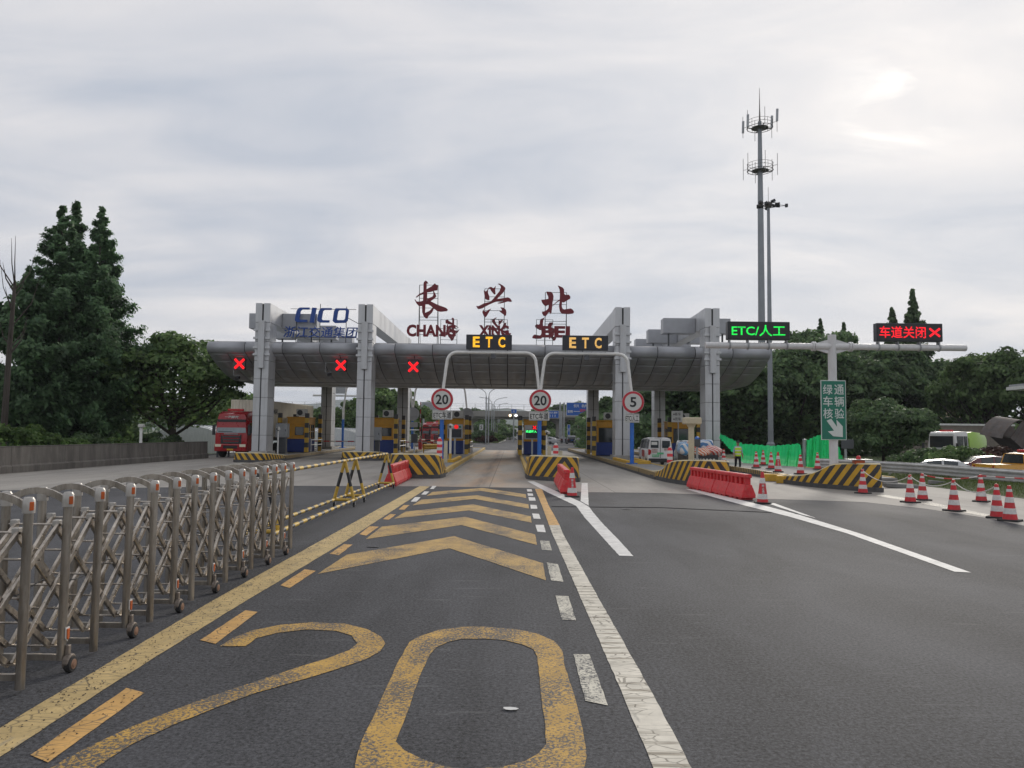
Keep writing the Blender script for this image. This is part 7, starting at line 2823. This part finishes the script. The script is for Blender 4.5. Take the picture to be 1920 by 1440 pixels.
plant_tree('redwood_tree', 'lower conifer at the left picture border', 38, 0, 58, rwD, .5, (1, 1, H_of(38, 498, 58) / 12), 'dawn redwoods on the left')
# bare trunk at the very edge
t = MB()
Hb = H_of(12, 470, 52)
t.tube([(0, 0, 0), (.1, 0, Hb * .5), (.25, 0, Hb * .85)], [.24, .17, .1], 8)
rr = random.Random(4)
for k in range(16):
    z = Hb * rr.uniform(.45, .86)
    a = rr.uniform(0, 6.28)
    L = rr.uniform(.6, 2.2)
    s = Vector((.1 + .2 * z / Hb, 0, z))
    t.tube([s, s + Vector((math.cos(a) * L * .5, math.sin(a) * L * .5, L * .8)), s + Vector((math.cos(a) * L * .7, math.sin(a) * L * .7, L * 1.7))], [.05, .03, .01], 4)
X = yp(6, 812, 52).x
e = thing('bare_tree', (X, 52, GZ), 'bare brown trunk with dead twigs at the left picture border', 'tree')
t.build('trunk', m_bark, e, local=True)
# left: camphor trees
camA = broadleaf_parts(13.5, 6.6, 21, lm_cam, 60, 430, .23, .16)
camB = broadleaf_parts(9, 6.0, 22, lm_cam, 40, 300, .3, .1)
camC = broadleaf_parts(16, 8.5, 23, lm_dark, 70, 430, .33, .08)
camD = broadleaf_parts(6.5, 5.2, 24, lm_dark, 46, 420, .2, .02)
plant_tree('camphor_tree', 'rounded camphor tree between the left conifers and the truck', 322, 0, 66, camA, 0, (.98, .98, H_of(322, 612, 66) / 13.5), 'camphor trees on the left')
plant_tree('camphor_tree', 'camphor tree filling under the left conifers', 205, 0, 72, camA, 2.0, (.9, .9, .8), 'camphor trees on the left')
plant_tree('camphor_tree', 'distant round tree just above the red truck', 440, 0, 105, camB, 1.0, (1.0, 1.0, H_of(440, 725, 105) / 9), 'camphor trees on the left')
plant_tree('camphor_tree', 'low tree behind the greenhouse beside the truck', 385, 0, 92, camB, .4, (1.0, .8, H_of(385, 752, 92) / 9), 'camphor trees on the left')
# behind the left lanes
for k, (px, py, Y, s, lab) in enumerate(((725, 722, 112, .95, 'tree behind the second booth air conditioner'), (660, 752, 130, .85, 'lower tree behind the leftmost rear column'), (600, 762, 140, 1.0, 'low tree row behind the container end'), (792, 752, 150, .7, 'tree behind the left 20 sign'))):
    me = camB
    plant_tree('roadside_tree', lab, px, 0, Y, camB, k * 1.3, (s, s, H_of(px, py, Y) / 9), 'trees behind the left lanes')
# right: large camphor belt
belt = [(1490, 640, 103, .9, 'large dark tree right of the high mast light'), (1540, 610, 118, .95, 'tall rounded tree top behind the gantry pole'), (1400, 668, 101, .9, 'dark tree behind the right canopy end'), (1270, 702, 112, .95, 'tree behind the third and fourth columns'), (1320, 700, 116, .95, 'tree behind the fourth column'),
        (1180, 735, 118, .75, 'tree seen between the third column and the 5 sign'), (1640, 644, 110, 1.0, 'broad tree below the red LED board'), (1700, 660, 112, .95, 'tree at the right end of the dark tree belt'), (1590, 660, 104, .9, 'tree behind the green direction sign'), (1148, 762, 150, .8, 'small tree left of the third column')]
for k, (px, py, Y, s, lab) in enumerate(belt):
    plant_tree('camphor_tree', lab, px, 0, Y, camC, k * 1.1, (s, s, H_of(px, py, Y) / 15.6), 'camphor trees on the right')
plant_tree('broadleaf_tree', 'low dense dark bush tree beside the green sign', 1655, 0, 74, camD, .2, (1.0, 1.0, H_of(1650, 745, 74) / 6.6), 'trees beside the side road')
lm_mid = leaf_mat('airy_leaf', (.065, .12, .040), (.16, .24, .085), .5)
camE = broadleaf_parts(11, 6.2, 27, lm_mid, 36, 300, .25, .2)
for k, (px, py, Y, s, lab) in enumerate(((1850, 655, 92, 1.0, 'airy light green tree above the sweeper truck'), (1925, 648, 90, 1.05, 'light green tree at the right picture border'), (1808, 690, 98, .7, 'thin tree before the beige building'))):
    plant_tree('broadleaf_tree', lab, px, 0, Y, camE, k * 1.7, (s, s, H_of(px, py, Y) / 10.8), 'trees beside the side road')
rwE = conifer_parts(20, 3.2, 31, lm_dark, .24, 1.5)
plant_tree('redwood_tree', 'tall conifer spire rising above the red LED board', 1717, 0, 126, rwE, 0, (1, 1, H_of(1717, 540, 126) / 20), 'conifer spires behind the right trees')
plant_tree('redwood_tree', 'shorter conifer spire left of the tallest right spire', 1677, 0, 128, rwE, 1.2, (1, 1, H_of(1677, 575, 128) / 20), 'conifer spires behind the right trees')
plant_tree('redwood_tree', 'conifer tip poking out above the gantry pole', 1541, 0, 132, rwE, 2.2, (.8, .8, H_of(1541, 596, 132) / 20), 'conifer spires behind the right trees')
plant_tree('redwood_tree', 'small conifer tip right of the gantry pole top', 1585, 0, 134, rwE, 3.2, (.8, .8, H_of(1584, 603, 134) / 20), 'conifer spires behind the right trees')

# shrubs
def shrub(label, X, Y, H, Rx, mat, seed, group, z=GZ, nl=16, per=260, leaf=.12, name='shrub'):
    me, t = broadleaf_parts(H, Rx, seed, mat, nl, per, leaf, .0)
    return plant_tree(name, label, 0, 0, Y, (me, None), seed, (1, 1, 1), group, 'shrub', X, z)


for k, (px, Y, H, Rx, m, lab) in enumerate(((40, 47, 2.7, 2.6, lm_lite, 'bright green shrub at the left picture border over the wall'), (105, 50, 2.1, 2.2, lm_lite, 'light green shrub second from the left over the wall'), (165, 53, 2.3, 2.2, lm_dark, 'dark shrub over the wall below the conifers'), (215, 55, 2.1, 2.0, lm_lite, 'light green shrub over the middle of the wall'), (300, 62, 2.2, 2.4, lm_dark, 'dark shrub over the wall near the camera pole'))):
    shrub(lab, yp(px, 812, Y).x, Y, H, Rx, m, 50 + k, 'shrubs behind the concrete wall')
for k, (px, Y, H, Rx, m, lab) in enumerate(((1765, 52, 1.9, 2.6, lm_dark, 'low hedge clump left of the sweeper cab'), (1800, 50, 2.0, 2.4, lm_cam, 'low hedge clump before the sweeper cab'), (1845, 51, 1.8, 2.6, lm_maroon, 'maroon hedge clump before the lime tank'), (1885, 52, 1.9, 2.6, lm_maroon, 'maroon hedge clump below the tipped skip'), (1720, 56, 1.6, 2.2, lm_dark, 'low hedge clump at the left end of the hedge'))):
    shrub(lab, yp(px, 812, Y).x, Y, H, Rx, m, 70 + k, 'hedge before the sweeper truck')
for k, (px, Y, H, Rx, m, lab) in enumerate(((905, 150, 2.6, 3.0, lm_dark, 'dark cloud pruned shrub on the planted island'), (911, 148, 1.5, 2.0, lm_maroon, 'dark red shrub on the planted island'), (928, 160, 2.0, 2.2, lm_lite, 'light green shrub on the planted island'), (893, 215, 5.5, 7, lm_dark, 'dark trees under the overpass at left'), (940, 232, 5.0, 5.5, lm_dark, 'round tree beside the far road under the overpass'), (1035, 215, 3.5, 6, lm_cam, 'green bush under the overpass right of the middle sign'), (1080, 222, 4.5, 7, lm_dark, 'dark bush under the overpass behind the parked cars'))):
    shrub(lab, yp(px, 812, Y).x, Y, H, Rx, m, 90 + k, 'planting beyond the toll lanes', .1 if Y < 200 else GZ, 22, 260, .22 if Y < 200 else .4)
for k, (px, py, Y, s, lab) in enumerate(((900, 765, 260, 1.3, 'round tree top above the overpass at left'), (1045, 758, 250, 1.4, 'tree group above the overpass right of the middle sign'), (1075, 752, 270, 1.4, 'tree above the overpass behind the blue sign'), (1010, 764, 280, 1.2, 'tree top behind the middle 20 sign'), (955, 795, 380, 1.2, 'far tree closing the road under the bridge'))):
    plant_tree('roadside_tree', lab, px, 0, Y, camB, k * 1.9, (s, s, H_of(px, py, Y) / 9), 'trees beyond the overpass')
for side in (-1, 1):
    me = leaf_mesh('far_wood', np.stack([rng.uniform(20 * side, 330 * side, 9000) if side > 0 else rng.uniform(-330, -20, 9000), rng.uniform(300, 420, 9000), GZ + 12 * rng.random(9000) ** .6 * rng.uniform(.6, 1, 9000)], 1), np.tile([0, -.5, .6], (9000, 1)), 1.1, lm_dark, .6, 5)
    o = bpy.data.objects.new('far_wood', me)
    col.objects.link(o)
    o['kind'] = 'stuff'
    o['label'] = 'far dark belt of woodland beyond the overpass on the ' + ('right' if side > 0 else 'left')
for nm_, x0, x1, y0, y1, hh, nn_ in (('right', 10, 84, 100, 122, 5.0, 26000), ('left', -64, -38, 66, 80, 3.2, 12000)):
    zz_ = GZ + hh * rng.random(nn_) ** .8
    me = leaf_mesh('undergrowth', np.stack([rng.uniform(x0, x1, nn_), rng.uniform(y0, y1, nn_), zz_], 1), np.tile([0, -.6, .5], (nn_, 1)), .42, lm_dark, .6, 8)
    o = bpy.data.objects.new('undergrowth', me)
    col.objects.link(o)
    o['kind'] = 'stuff'
    o['label'] = 'dark shaded undergrowth below the trees on the ' + nm_

# ================================================================ haze
m_haze = bpy.data.materials.new('haze')
m_haze.use_nodes = True
nt = m_haze.node_tree
nt.nodes.clear()
o_ = nt.nodes.new('ShaderNodeOutputMaterial')
vv = nt.nodes.new('ShaderNodeVolumePrincipled')
vv.inputs['Color'].default_value = (.86, .92, 1.0, 1)
vv.inputs['Density'].default_value = 0.00016
vv.inputs['Anisotropy'].default_value = .2
nt.links.new(vv.outputs[0], o_.inputs['Volume'])
hz = MB().bx(-3300, 3300, -200, 4300, -1.6, 215).build('haze', m_haze)
hz['kind'] = 'stuff'
hz['label'] = 'thin pale haze in the air over the whole plaza'
